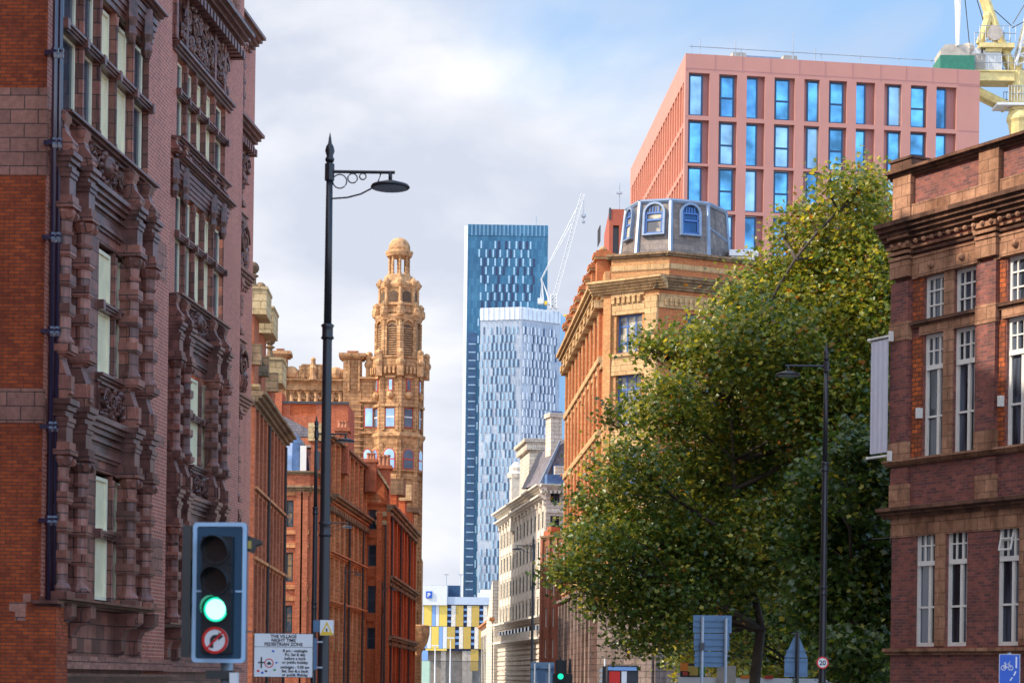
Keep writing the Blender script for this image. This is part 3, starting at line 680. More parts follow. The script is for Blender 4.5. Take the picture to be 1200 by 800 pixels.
    cl.build('cloth', 'banner_cloth', bt, F2)
    for z in (zt, zb): MB().tube([(-0.08,0,z),(F2.L+0.05,0,z)], 0.035, 8).ball((-0.1,0,z),0.045,8,6).box(F2.L,F2.L+0.06,-0.06,0.06,z-0.14,z+0.12).build('arm', 'paint_white', bt, F2)
m_, t_, b_ = nt('glass_window'); oi = N(t_, 'ShaderNodeTexCoord')
wv = N(t_, 'ShaderNodeTexNoise', i_Scale=1.4, i_Detail=2.0); mp_ = N(t_, 'ShaderNodeMapping'); mp_.inputs['Scale'].default_value = (3.0, 3.0, 0.25); L(t_, oi.outputs['Object'], mp_.inputs[0]); L(t_, mp_.outputs[0], wv.inputs['Vector'])
L(t_, ramp(t_, wv.outputs[0], 0.40, 0.62, (0.012,0.015,0.022), (0.085,0.105,0.145)), b_.inputs['Base Color'])
b_.inputs['Roughness'].default_value = 0.06; b_.inputs['Specular IOR Level'].default_value = 0.5; M['glass_window'] = m_
purple_building()
# ================================================================ PINK BUILDING
def pink_building():
    F = Fr(794, 175.0, 1139, 178.8); G = Fr(731, 215.0, 794, 175.0)
    root = thing('pink_office_building', 'modern pink clad block with tall blue windows rising behind the plane tree', 'building', F.o)
    z = lambda py, px=807: F.z(px, py)
    TOP = F.z(794, 62)
    # grid: columns of bays by screen position of the piers on the top row (crop measured)
    xs = [807, 838, 870, 903, 936, 969.5, 1002, 1035, 1063.5, 1095, 1122]
    pier = [F.u(x, 110) for x in (837, 869.5, 902, 937, 966, 998, 1031, 1062, 1092)]
    wins = [(808.5,824.5,0),(845,861.5,1),(873,889,0),(909.5,926.5,1),(947,963,0),(973.5,990,1),(1001,1016,0),(1042,1059,0),(1068,1085.5,1),(1095,1110.5,0)]
    rw = random.Random(9)
    rows = [(86,132),(141,188),(195,242),(250,297),(305,352),(360,407),(415,462),(470,517)]
    holes = []
    ul, ur = F.u(807,110), F.u(1121,110)
    edges = [ul] + [p for p in pier] + [ur]
    pw = 0.42
    for r, (t_, b_) in enumerate(rows):
        for i in range(len(edges)-1):
            holes.append((edges[i]+(pw if i else 0), edges[i+1]-(pw if i < len(edges)-2 else 0), z(b_+3), z(t_-1)))
    m = MB(); holed(m, 0, F.L, 0, TOP, holes, 0.55)
    m.quad((F.L,0,0),(F.L,30,0),(F.L,30,TOP),(F.L,0,TOP)); m.build('wall', 'panel_pink', root, F)
    rp = [G.o, F.o, F.e, F.w(F.L,30)]; m = MB(); m.v = [(p.x-F.o.x,p.y-F.o.y,TOP-0.01) for p in rp]; m.f = [(0,1,2,3)]; m.build('flat_roof', 'lead', root)
    m = MB()
    for px in (838,870,903,937,967,999,1032,1062,1093,1122): m.box(F.u(px,70)-0.03,F.u(px,70)+0.03,-0.015,0.0,z(82),TOP)
    for py in (82,136,190,245): m.box(0, F.u(806,100), -0.014, 0, z(py)-0.03, z(py)+0.03).box(F.u(1123,100), F.L, -0.014, 0, z(py)-0.03, z(py)+0.03)
    m.box(0, F.L, -0.013, 0, z(80)-0.03, z(80)+0.03); m.build('panel_joints', 'panel_mauve', root, F)
    for r, (t_, b_) in enumerate(rows):
        for i in range(len(edges)-1):
            a = edges[i]+(pw if i else 0); e = edges[i+1]-(pw if i < len(edges)-2 else 0)
            wa, wb, kind = wins[i]; wa, wb = F.u(wa,110), F.u(wb,110); z0, z1 = z(b_+3), z(t_-1)
            bk = MB()
            if wa-a > 0.05: bk.quad((a,0.5,z0),(wa,0.5,z0),(wa,0.5,z1),(a,0.5,z1))
            if e-wb > 0.05: bk.quad((wb,0.5,z0),(e,0.5,z0),(e,0.5,z1),(wb,0.5,z1))
            n = 7; 
            for q in range(1, n):
                for (p0, p1) in ((a, wa), (wb, e)):
                    if p1-p0 > 0.5: bk.box(p0+(p1-p0)*q/n-0.02, p0+(p1-p0)*q/n+0.02, 0.46, 0.5, z0, z1)
            if bk.v: bk.build('side_panel', 'panel_mauve', root, F)
            window(root, F, wa, wb, z0+0.05, z1-0.05, 0.46, nx=1, zt=(0.47,) if kind else (), t=0.13, bar=0.16, fm='frame_navy', gm=rw.choice(('glass_blue','glass_blue','glass_teal','glass_milky')))
    # left face: fins
    L2 = G.L; TG = TOP
    m = MB(); hs = []
    fz = [F.z(794, py) for py in (92, 140, 146, 194, 200, 250, 256, 305, 311, 360)]
    n = 24; u0, u1 = 0.9, L2-0.9
    for k in range(0, len(fz), 2): hs.append((u0, u1, fz[k+1], fz[k]))
    holed(m, 0, L2, 0, TG, hs, 0.7); m.build('wall', 'panel_pink', root, G)
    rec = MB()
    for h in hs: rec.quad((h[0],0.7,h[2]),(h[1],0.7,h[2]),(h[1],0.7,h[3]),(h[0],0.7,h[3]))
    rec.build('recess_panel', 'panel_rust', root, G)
    for i in range(n):
        c = u0+(u1-u0)*(i+0.5)/n
        MB().box(c-0.16, c+0.16, -0.02, 0.65, fz[-1], fz[0]-0.01).build('fin', 'panel_coral', root, G)
    # roof things
    MB().box(F.u(876,60), F.u(928,60), 2, 3, TOP, TOP+0.75).build('roof_plant', 'lead', root, F)
    for px in (870, 930): MB().box(F.u(px,60)-0.6, F.u(px,60)+0.6, 1.0, 2.2, TOP, TOP+0.65).build('roof_plant', 'concrete', root, F)
    m = MB().tube([(0.4,0.4,TOP+0.75),(F.u(1097,60),0.4,TOP+0.75)],0.045,5)
    for px in (812, 870, 930, 964, 1010, 1055, 1094): m.tube([(F.u(px,60),0.4,TOP),(F.u(px,60),0.4,TOP+0.9)],0.04,5)
    m.build('guard_rail', 'metal_grey', root, F)
    for px, h in ((822,1.5),(864,1.6),(932,2.6),(958,1.3)): MB().tube([(F.u(px,60),0.6,TOP),(F.u(px,60),0.6,TOP+h)],0.04,5).build('mast', 'metal_grey', root, F)
pink_building()
# rust block beside the dormer turret
def rust_block():
    F = Fr(707, 172, 735, 172); top = F.z(715,245)
    r = thing('rust_rendered_block', 'plain rust red stair block between the slate turret and the white sky', 'building', F.o)
    m = MB(); shell(m, F.L, 10, 0, top); holed(m, 0, F.L, 0, top, [(F.u(718,300), F.u(725,300), 10, F.z(715,264))], 0.4); m.build('wall', 'panel_rust', r, F)
    MB().quad((F.u(718,300),0.4,10),(F.u(725,300),0.4,10),(F.u(725,300),0.4,F.z(715,264)),(F.u(718,300),0.4,F.z(715,264))).build('recess', 'paint_dark', r, F)
    MB().box(0.1, F.u(716,250), -0.2, 1.5, top, top+0.02).box(-0.02,F.u(716,250),-0.05,1,top-0.85,top+0.1).build('coping', 'paint_dark', r, F)
    MB().tube([(F.u(726,240),0.5,top),(F.u(726,240),0.5,top+2.3)],0.05,5).box(F.u(726,240)-.25,F.u(726,240)+.25,.4,.6,top+1.4,top+1.55).build('antenna', 'metal_grey', r, F)
rust_block()

# ================================================================ AMBER WAREHOUSE
def warehouse():
    S = Fr(661, 168.0, 702, 137.0); C = Fr.pts((S.e.x, S.e.y), (P(766,795,134.5).x, 134.5))
    e = P(905,795,138.0); W = Fr.pts((C.e.x, C.e.y), (e.x, e.y))
    root = thing('corner_warehouse', 'amber brick corner warehouse with stone bands, blue windows and a slate turret on its roof', 'building', C.o)
    zc = C.z(700,344); z = lambda py: C.z(702, py)
    TOPC = z(336)
    bands = [(z(432),z(418)), (z(517),z(503)), (z(600),z(586)), (z(683),z(669))]
    # floors of street front: openings between bands
    floors = [(z(416),z(360)), (z(500),z(436)), (z(583),z(520)), (z(666),z(603)), (z(745),z(690))]
    # --- street side
    n = 9; u0, u1 = 0.9, S.L-1.3; bw = (u1-u0)/n; hs = []; ws = []
    for i in range(n):
        a = u0+bw*i
        for (f0, f1) in floors:
            ws.append((a+bw*0.24, a+bw*0.80, f0+0.35, f1-0.2)); hs.append(ws[-1])
    m = MB(); holed(m, 0, S.L, 0, TOPC, hs, 0.16); m.quad((0,0,0),(0,30,0),(0,30,TOPC),(0,0,TOPC)); m.build('wall', 'brick_rust', root, S)
    for h in ws: window(root, S, h[0], h[1], h[2], h[3], 0.12, nx=2, zt=(0.35,0.7), t=0.12, fm='paint_white', gm='glass_deep', arch=True)
    for i in range(n+1):
        a = u0+bw*i
        MB().box(a-bw*0.12, a+bw*0.12, -0.22, 0, z(690), z(352)).build('pilaster', 'brick_rust', root, S); MB().box(a-bw*0.17, a-bw*0.122, -0.26, 0, z(690), z(352)).build('stone_strip', 'stone_cream', root, S); MB().box(a-bw*0.16, a+bw*0.16, -0.6, 0, 0, z(692)).build('base_pier', 'stone_grimy', root, S)
        MB().box(a-bw*0.2, a+bw*0.2, -0.7, 0, z(358), z(350)).build('pilaster_cap', 'stone_amber', root, S)
    for i in range(n):
        a = u0+bw*(i+0.52)
        for (f0, f1) in floors:
            pts = [(a-bw*0.36, f1-0.15)]; rr = bw*0.34
            pts = [(a+rr*math.cos(q), f1-0.6+rr*0.8*math.sin(q)) for q in [math.pi*k/8 for k in range(9)]]; inn = [(a+rr*0.72*math.cos(q), f1-0.6+rr*0.55*math.sin(q)) for q in [math.pi*k/8 for k in range(8,-1,-1)]]
            mm = MB()
            for k in range(8): mm.prism([pts[k], pts[k+1], inn[8-k-1], inn[8-k]], 'y', -0.12, 0.02)
            mm.build('window_arch', 'stone_amber', root, S)
    for (b0, b1) in bands:
        ledge(root, S, -0.1, S.L, b0, b1, 0.34, 'stone_amber', 'stone_band', steps=2)
    ledge(root, S, -0.2, S.L, z(352), TOPC+0.25, 1.0, 'stone_amber', 'cornice', steps=5, dent=0.7)
    # parapet chimneys / gablet caps standing above the cornice
    for i in range(8):
        a = 1.2+i*(S.L-3.4)/7
        m = MB(); m.box(a-0.5,a+0.5,-0.35,0.6,TOPC+0.25,TOPC+2.1).box(a-0.62,a+0.62,-0.5,0.75,TOPC+2.1,TOPC+2.3).box(a-0.72,a+0.72,-0.6,0.85,TOPC+2.3,TOPC+2.55).box(a-0.5,a+0.5,-0.4,0.6,TOPC+2.55,TOPC+2.75)
        m.build('parapet_pier', 'brick_rust', root, S)
        MB().box(a-0.66,a+0.66,-0.53,0.78,TOPC+2.14,TOPC+2.27).lathe([(0.2,TOPC+2.75),(0.3,TOPC+2.9),(0.12,TOPC+3.1)],a,0.1,8).build('pier_cap', 'stone_amber', root, S)
    MB().box(0, S.L, 0.05, 0.4, TOPC+0.2, TOPC+1.0).build('parapet', 'brick_amber', root, S)
    rl = MB()
    for k in range(5): rl.tube([(S.L-1.8+k*0.4,-0.3,TOPC+3.0),(S.L-1.8+k*0.4,-0.3,TOPC+4.1)],0.03,4)
    rl.tube([(S.L-1.8,-0.3,TOPC+4.1),(S.L-0.2,-0.3,TOPC+4.1)],0.03,4); rl.build('railing', 'lamp_black', root, S)
    rp = [S.w(0,0), S.w(S.L,0), C.w(C.L,0), W.w(W.L,0), W.w(W.L,26)]
    m = MB(); m.v = [(p.x-C.o.x,p.y-C.o.y,TOPC-0.01) for p in rp]; m.f = [(0,1,2,3,4)]; m.build('flat_roof', 'lead', root, loc=(0,0,0))
    # --- chamfered corner, lit
    cw = (C.u(722,400), C.u(752,400)); hs = []; 
    crow = [(418,372),(500,442),(583,527),(666,610),(745,690)]
    hs = [(cw[0], cw[1], z(b)-0.0, z(t)) for b, t in crow]
    m = MB(); holed(m, 0, C.L, 0, TOPC, hs, 0.5); m.build('wall', 'brick_amber', root, C)
    for h in hs: window(root, C, h[0], h[1], h[2], h[3], 0.4, nx=3, zt=(0.3,0.72), t=0.12, fm='paint_blue', gm='glass_blind', bar=0.11)
    for b, t in crow:
        MB().box(cw[0]-0.5, cw[1]+0.5, -0.12, 0.02, z(t), z(t)+0.75).build('lintel', 'stone_amber', root, C)
        ledge(root, C, cw[0]-0.4, cw[1]+0.4, z(b)-0.3, z(b), 0.2, 'stone_amber', 'sill', steps=2)
    for (b0, b1) in bands: MB().box(-0.05, C.L+0.05, -0.08, 0.02, b0+0.1, b1+0.1).build('stone_band', 'stone_amber', root, C)
    MB().box(0.1, C.u(717,400), -0.2, 0, 4, z(353)).build('pilaster', 'brick_amber', root, C)
    MB().box(0, C.L, -0.3, 0, 0, z(690)).build('base_wall', 'stone_grimy', root, C)
    MB().box(C.u(757,400), C.L-0.02, -0.2, 0, 4, z(353)).build('pilaster', 'stone_amber', root, C)
    ledge(root, C, -0.9, C.L+0.7, z(347), TOPC+0.2, 0.9, 'stone_amber', 'cornice', steps=5)
    mm = MB()
    for k in range(6): mm.box(C.u(720+k*6,356)-0.1, C.u(720+k*6,356)+0.14, -0.25, 0.0, z(359), z(351))
    mm.build('dentils', 'stone_amber', root, C)
    MB().box(C.u(717,360), C.u(755,360), -0.1, 0, z(351), z(347)).build('frieze', 'stone_amber', root, C)
    # attic storey above the cornice
    AT = C.z(702, 305)
    A2 = Fr.pts((C.w(0.35,0.3).x, C.w(0.35,0.3).y), (P(778,795,135.6).x, 135.6)); A3e = P(892,795,138.6); A3 = Fr.pts((A2.e.x, A2.e.y), (A3e.x, A3e.y))
    for q, mt in ((A2,'brick_amber'), (A3,'brick_rust')):
        m = MB(); holed(m, 0, q.L, TOPC, AT, [], 0.1); m.quad((0,0,TOPC),(0,6,TOPC),(0,6,AT),(0,0,AT)); m.quad((0,0,AT),(q.L,0,AT),(q.L,8,AT),(0,8,AT)); m.build('attic_wall', mt, root, q)
        ledge(root, q, -0.25, q.L+0.05, AT, AT+0.3, 0.3, 'terracotta_mossy', 'coping', steps=2)
        MB().box(-0.02, q.L, -0.06, 0.02, (TOPC+AT)/2+0.05, (TOPC+AT)/2+0.42).build('stone_band', 'stone_amber', root, q)
    A1 = Fr.pts((A2.w(-0.9,3.2).x, A2.w(-0.9,3.2).y), (A2.o.x, A2.o.y))
    m = MB(); holed(m, 0, A1.L, TOPC, AT, [], 0.1); m.build('attic_wall', 'brick_rust', root, A1); ledge(root, A1, -0.1, A1.L+0.1, AT, AT+0.3, 0.3, 'terracotta_mossy', 'coping', steps=2)
    # --- right side
    hs = []; uu = []
    for px in (803, 828, 853, 878): uu.append((W.u(px,400), W.u(px+15,400)))
    for (a, b_) in uu:
        for b, t in crow: hs.append((a, b_, z(b), z(t)))
    m = MB(); holed(m, 0, W.L, 0, TOPC, hs, 0.5); m.quad((W.L,0,0),(W.L,30,0),(W.L,30,TOPC),(W.L,0,TOPC)); m.build('wall', 'brick_rust', root, W)
    for h in hs: window(root, W, h[0], h[1], h[2], h[3], 0.4, nx=2, zt=(0.35,0.7), t=0.13, fm='paint_blue', gm='glass_window', bar=0.12)
    for (b0, b1) in bands: MB().box(0, W.L, -0.08, 0.02, b0+0.1, b1+0.1).build('stone_band', 'stone_amber', root, W)
    ledge(root, W, -0.4, W.L, z(347), TOPC+0.2, 0.8, 'terracotta_mossy', 'cornice', steps=5)
    MB().box(0, W.L, -0.09, 0.01, z(368), z(352)).build('frieze', 'stone_amber', root, W)
    mm = MB()
    for k in range(22): mm.box(0.4+k*0.36, 0.56+k*0.36, -0.2, -0.09, z(365), z(356))
    mm.build('dentils', 'stone_amber', root, W)
    MB().box(-0.05, W.L, -0.3, 0, 0, z(690)).build('base_wall', 'stone_grimy', root, W)
    ledge(root, S, -0.1, S.L, z(692), z(684), 0.7, 'stone_grimy', 'string_course', steps=2); ledge(root, C, -0.1, C.L+.1, z(692), z(684), 0.5, 'stone_grimy', 'string_course', steps=2)
    # --- octagonal slate turret
    cx, cy = P(769,300,137.9).x, 0
    base = [(720,139.5),(739,136.8),(779,136.0),(824,137.0),(849,140.2),(846,144),(800,147.5),(740,147)]
    topp = [(727,139.8),(743,137.5),(779,136.9),(822,137.8),(843,140.2),(840,143),(800,146),(748,145.5)]
    zb = AT+0.3; zt = C.z(779, 224)
    B = [P(p,795,d) for p, d in base]; T = [P(p,795,d) for p, d in topp]
    sc = lambda px, y: px  # noqa
    tur = None
    faces = MB(); k = len(B)
    for i in range(k):
        j = (i+1) % k; faces.quad((B[i].x,B[i].y,zb),(B[j].x,B[j].y,zb),(T[j].x,T[j].y,zt),(T[i].x,T[i].y,zt))
    faces.f.append(tuple(range(len(faces.v), len(faces.v)+k))); faces.v += [(p.x,p.y,zt) for p in T]
    ro = root.location
    tur = faces.build('turret', 'slate_pale', root, loc=(-ro.x,-ro.y,0))
    rib = MB()
    for i in range(k):
        j = (i+1) % k
        rib.tube([(B[i].x,B[i].y,zb),(T[i].x,T[i].y,zt)], 0.16, 6); rib.tube([(T[i].x,T[i].y,zt),(T[j].x,T[j].y,zt)], 0.17, 6)
    rib.tube([(B[3].x*.5+T[3].x*.5,B[3].y*.5+T[3].y*.5,(zb+zt)/2+.2),(B[4].x*.5+T[4].x*.5,B[4].y*.5+T[4].y*.5,(zb+zt)/2-.2)],0.1,6)
    rib.build('lead_ridge', 'lead', tur)
    # arched dormer windows lying on the sloping faces
    for (i, f0, nm) in ((0, 0.5, 0), (1, 0.5, 1), (2, 0.5, 2)):
        j = i+1; bm_, tm_ = (B[i]+B[j])/2, (T[i]+T[j])/2
        ux = (B[j]-B[i]).normalized(); low = Vector((bm_.x,bm_.y,zb)); hi = Vector((tm_.x,tm_.y,zt)); up = (hi-low).normalized(); H = (hi-low).length; nn = ux.cross(up)
        if nn.y > 0: nn = -nn
        rot = Matrix((( ux.x, -nn.x, up.x, low.x), (ux.y, -nn.y, up.y, low.y), (ux.z, -nn.z, up.z, low.z), (0,0,0,1)))
        hw = 0.62 if i else 0.5; z0, z1 = H*0.36, H*0.92
        def arch(hw, z0, z1, n=10): return [(-hw,z0),(hw,z0)] + [(hw*math.cos(a), z1-hw+hw*math.sin(a)) for a in [math.pi*q/n for q in range(n+1)]]
        m = MB(); o_, i_ = arch(hw+0.15,z0-0.1,z1+0.15), arch(hw,z0,z1); K = len(o_)
        for q in range(K):
            r_ = (q+1) % K; m.prism([o_[q], o_[r_], i_[r_], i_[q]], 'y', -0.3, 0.05)
        m2 = MB().add(m, rot); wn = m2.build('dormer_window', 'lead', tur)
        g = MB().prism(i_, 'y', -0.12, 0.0); MB().add(g, rot).build('pane', 'glass_blind' if i < 2 else 'glass_deep', wn)
        b2 = MB(); a_ = 0.05
        b2.box(-hw,hw,-0.2,-0.12,z0,z0+0.13).box(-hw,hw,-0.2,-0.12,(z0+z1)/2-0.12,(z0+z1)/2).box(-hw,hw,-0.2,-0.12,z1-hw-0.05,z1-hw+0.06).box(-hw,-hw+0.13,-0.2,-0.12,z0,z1-hw).box(hw-0.13,hw,-0.2,-0.12,z0,z1-hw)
        for q in (-0.5,-0.17,0.17,0.5): b2.box(q*hw-0.04,q*hw+0.04,-0.19,-0.12,z1-hw,z1-hw*0.25)
        MB().add(b2, rot).build('glazing_bar', 'paint_blue', wn)
    # slate roof behind turret with white vent box
    rr = MB(); q0, q1 = P(826,795,141), P(889,795,141.5)
    rr.prism([(140.5,AT+0.2),(144.5,C.z(850,272)),(150,C.z(850,272)),(153,AT+0.2)], 'x', q0.x, q1.x); rr.build('roof', 'slate_roof', root, loc=(-ro.x,-ro.y,0))
    v0, v1 = P(849,795,140), P(879,795,140); zz = C.z(850,280)
    MB().box(v0.x,v1.x,139.5,141.5,AT+0.3,zz+0.55).box(v0.x-0.12,v1.x+0.12,139.3,141.7,zz+0.55,zz+0.95).build('roof_vent', 'sign_white', root, loc=(-ro.x,-ro.y,0))
blockmat('terracotta_mossy', (0.36,0.24,0.14), (0.24,0.16,0.09), (0.12,0.1,0.06), 0.9, 0.4, 0.02, grime=0.7)
m_, t_, b_ = nt('glass_blind'); b_.inputs['Base Color'].default_value = (0.50,0.45,0.33,1); b_.inputs['Roughness'].default_value = 0.15
tc_ = N(t_, 'ShaderNodeTexCoord'); ns_ = N(t_, 'ShaderNodeTexNoise', i_Scale=1.1, i_Detail=2.0); L(t_, tc_.outputs['Object'], ns_.inputs['Vector'])
L(t_, ramp(t_, ns_.outputs[0], 0.42, 0.56, (0.09,0.09,0.10), (0.48,0.43,0.32)), b_.inputs['Base Color']); M['glass_blind'] = m_
warehouse()

# ================================================================ CRANES
def lattice(mb, a, b, w, n, r=0.08, h=None, tri=False):
    a, b = Vector(a), Vector(b); d = (b-a).normalized(); up = Vector((0,1,0)); s1 = d.cross(up).normalized()*w/2; s2 = up*w/2
    cor = [s1+s2, s1-s2, -s1-s2, -s1+s2]
    for c in cor: mb.tube([a+c, b+c], r, 5)
    for i in range(n):
        p, q = a+(b-a)*i/n, a+(b-a)*(i+1)/n
        for k in range(4):
            c0, c1 = cor[k], cor[(k+1) % 4]; mb.tube([p+c0, q+c1], r*0.6, 4); mb.tube([q+c0, q+c1], r*0.6, 4)
    return mb
def yellow_crane():
    D = 205.0; X = lambda px, py=100: P(px,py,D)
    o = X(1196,160); root = thing('tower_crane', 'big yellow luffing tower crane with walkways behind the pink block', 'crane', (o.x,D,0))
    off = (-o.x,-D,0)
    p = lambda px, py, dy=0: tuple(P(px,py,D)+Vector((0,dy,0)))
    m = MB(); a = Vector(p(1194,172)); a.z = 0; lattice(m, a, p(1194,166), 1.9, 22, 0.17); m.build('mast', 'crane_yellow', root, loc=off)
    m = MB(); q = P(1194,145,D); q2 = P(1194,160,D); m.lathe([(0.75,q2.z-0.6),(0.85,q2.z),(1.1,q.z),(1.25,q.z+0.3),(1.25,q.z+0.5),(1.0,q.z+1.2)],q.x,D,14); m.build('slewing_ring', 'crane_yellow', root, loc=off)
    m = MB(); z0, z1 = P(1160,97,D).z, P(1160,86,D).z; x0, x1 = P(1128,90,D).x, P(1186,90,D).x
    m.box(x0,x1,D-1.0,D-0.7,z0,z1-0.15).box(x0,x1,D+0.7,D+1.0,z0,z1-0.15).box(x0-0.1,x1,D-1.15,D+1.15,z1-0.15,z1).box(x0-0.1,x1,D-1.15,D+1.15,z0-0.12,z0); m.build('counter_jib', 'crane_yellow', root, loc=off)
    MB().tube([p(1128,98),p(1181,124)],0.42,6).tube([p(1128,98,1.2),p(1181,124,1.2)],0.42,6).build('strut', 'crane_yellow', root, loc=off)
    m = MB().tube([p(1188,82),p(1170,40),p(1152,-12)],0.38,6).tube([p(1188,82,1.3),p(1170,40,1.3),p(1152,-12,1.3)],0.3,6); m.build('a_frame', 'crane_yellow', root, loc=off)
    m = MB().tube([p(1192,85),p(1215,-20)],0.4,6).tube([p(1192,85),p(1193,130)],0.9,8).tube([p(1190,118),p(1206,80)],0.35,6).tube([p(1196,92),p(1215,110)],0.35,6); m.build('jib_foot', 'crane_yellow', root, loc=off)
    m = MB(); lattice(m, p(1197,82), p(1235,-60), 1.6, 12, 0.16); m.build('jib', 'crane_white', root, loc=off)
    # machinery platforms
    m = MB(); q0, q1 = P(1146,55,D), P(1186,50,D); m.box(q0.x,q1.x,D-1.1,D+1.1,q0.z-0.35,q0.z+0.1).box(q0.x+0.6,q1.x-1.2,D-0.8,D+0.8,q0.z-0.7,q0.z-0.35); m.build('upper_platform', 'crane_yellow', root, loc=off)
    m = MB()
    for (ax, bx, py) in ((1145,1187,52),(1140,1186,86),(1179,1199,122)):
        A, B_ = P(ax,py,D), P(bx,py,D); A.z = B_.z = P((ax+bx)/2,py,D).z
        for hh in (0.75, 1.5):
            for dy in (-1.1, 1.1): m.tube([(A.x,D+dy,A.z+hh),(B_.x,D+dy,B_.z+hh)],0.04,4)
        n = 6
        for i in range(n+1):
            for dy in (-1.1, 1.1): m.tube([(A.x+(B_.x-A.x)*i/n,D+dy,A.z),(A.x+(B_.x-A.x)*i/n,D+dy,A.z+1.5)],0.035,4)
    m.build('railing', 'metal_grey', root, loc=off)
    m = MB(); c = P(1160,50,D); m.tube([(c.x-1.0,D,c.z-0.2),(c.x-0.2,D,c.z+2.4)],0.42,8).ball((c.x-0.25,D,c.z+2.6),0.5,8,6); m.build('ram', 'crane_yellow', root, loc=off)
    c = P(1163,43,D); MB().prism([(c.x+0.75*math.cos(a),c.z+0.75*math.sin(a)) for a in [k*math.pi/8 for k in range(16)]],'y',D-1.2,D-0.8).build('winch_drum', 'concrete', root, loc=off)
    c = P(1161,84,D); c2 = P(1161,56,D); MB().box(c.x-0.9,c.x+0.9,D-0.6,D+0.6,c.z,c2.z-0.4).box(c.x-2.3,c.x-1.1,D-0.5,D+0.5,c.z,c2.z-0.2).build('machinery_housing', 'crane_white', root, loc=off)
    c = P(1148,84,D); m = MB().box(c.x-1.8,c.x+0.4,D-0.7,D+0.5,c.z,c.z+1.6); m.ball((c.x-1.2,D,c.z+2.1),0.75,8,6); m.ball((c.x-2.3,D-0.2,c.z+1.8),0.6,8,6); m.build('winch_motor', 'concrete', root, loc=off)
    c = P(1189,124,D); MB().box(c.x-2.0,c.x+1.6,D-1.2,D+1.2,c.z-0.25,c.z).build('lower_platform', 'crane_white', root, loc=off)
    # counterweight
    x0, x1 = P(1099,70,D).x, P(1131.5,70,D).x; zb, zt = P(1115,76,D).z, P(1115,58,D).z
    MB().prism([(x0,zb),(x1,zb),(x1+0.05,zt-0.5),(x1-0.4,zt),(x0+0.4,zt),(x0-0.05,zt-0.5)],'y',D-1.6,D+1.4).build('counterweight', 'concrete', root, loc=off)
    q = P(1117,72,D); q2 = P(1117,82,D); MB().box(P(1097,75,D).x,P(1137,75,D).x,D-2.0,D+1.5,q2.z-1,q.z).build('ballast_frame', 'crane_green', root, loc=off)
    m = MB()
    for px in (1119, 1124): m.tube([p(px-1,60,0.3 if px > 1120 else -1.7),p(px+1.5,-14,0)],0.17,5)
    m.build('pendant_bar', 'paint_white', root, loc=off)
    m = MB()
    for a, b_ in (((1137,62),(1130,-10)),((1154,30),(1142,-10)),((1186,33),(1215,18)),((1165,12),(1186,31)),((1187,28),(1207,-5))): m.tube([p(*a),p(*b_)],0.045,4)
    m.build('cable', 'lamp_black', root, loc=off)
yellow_crane()
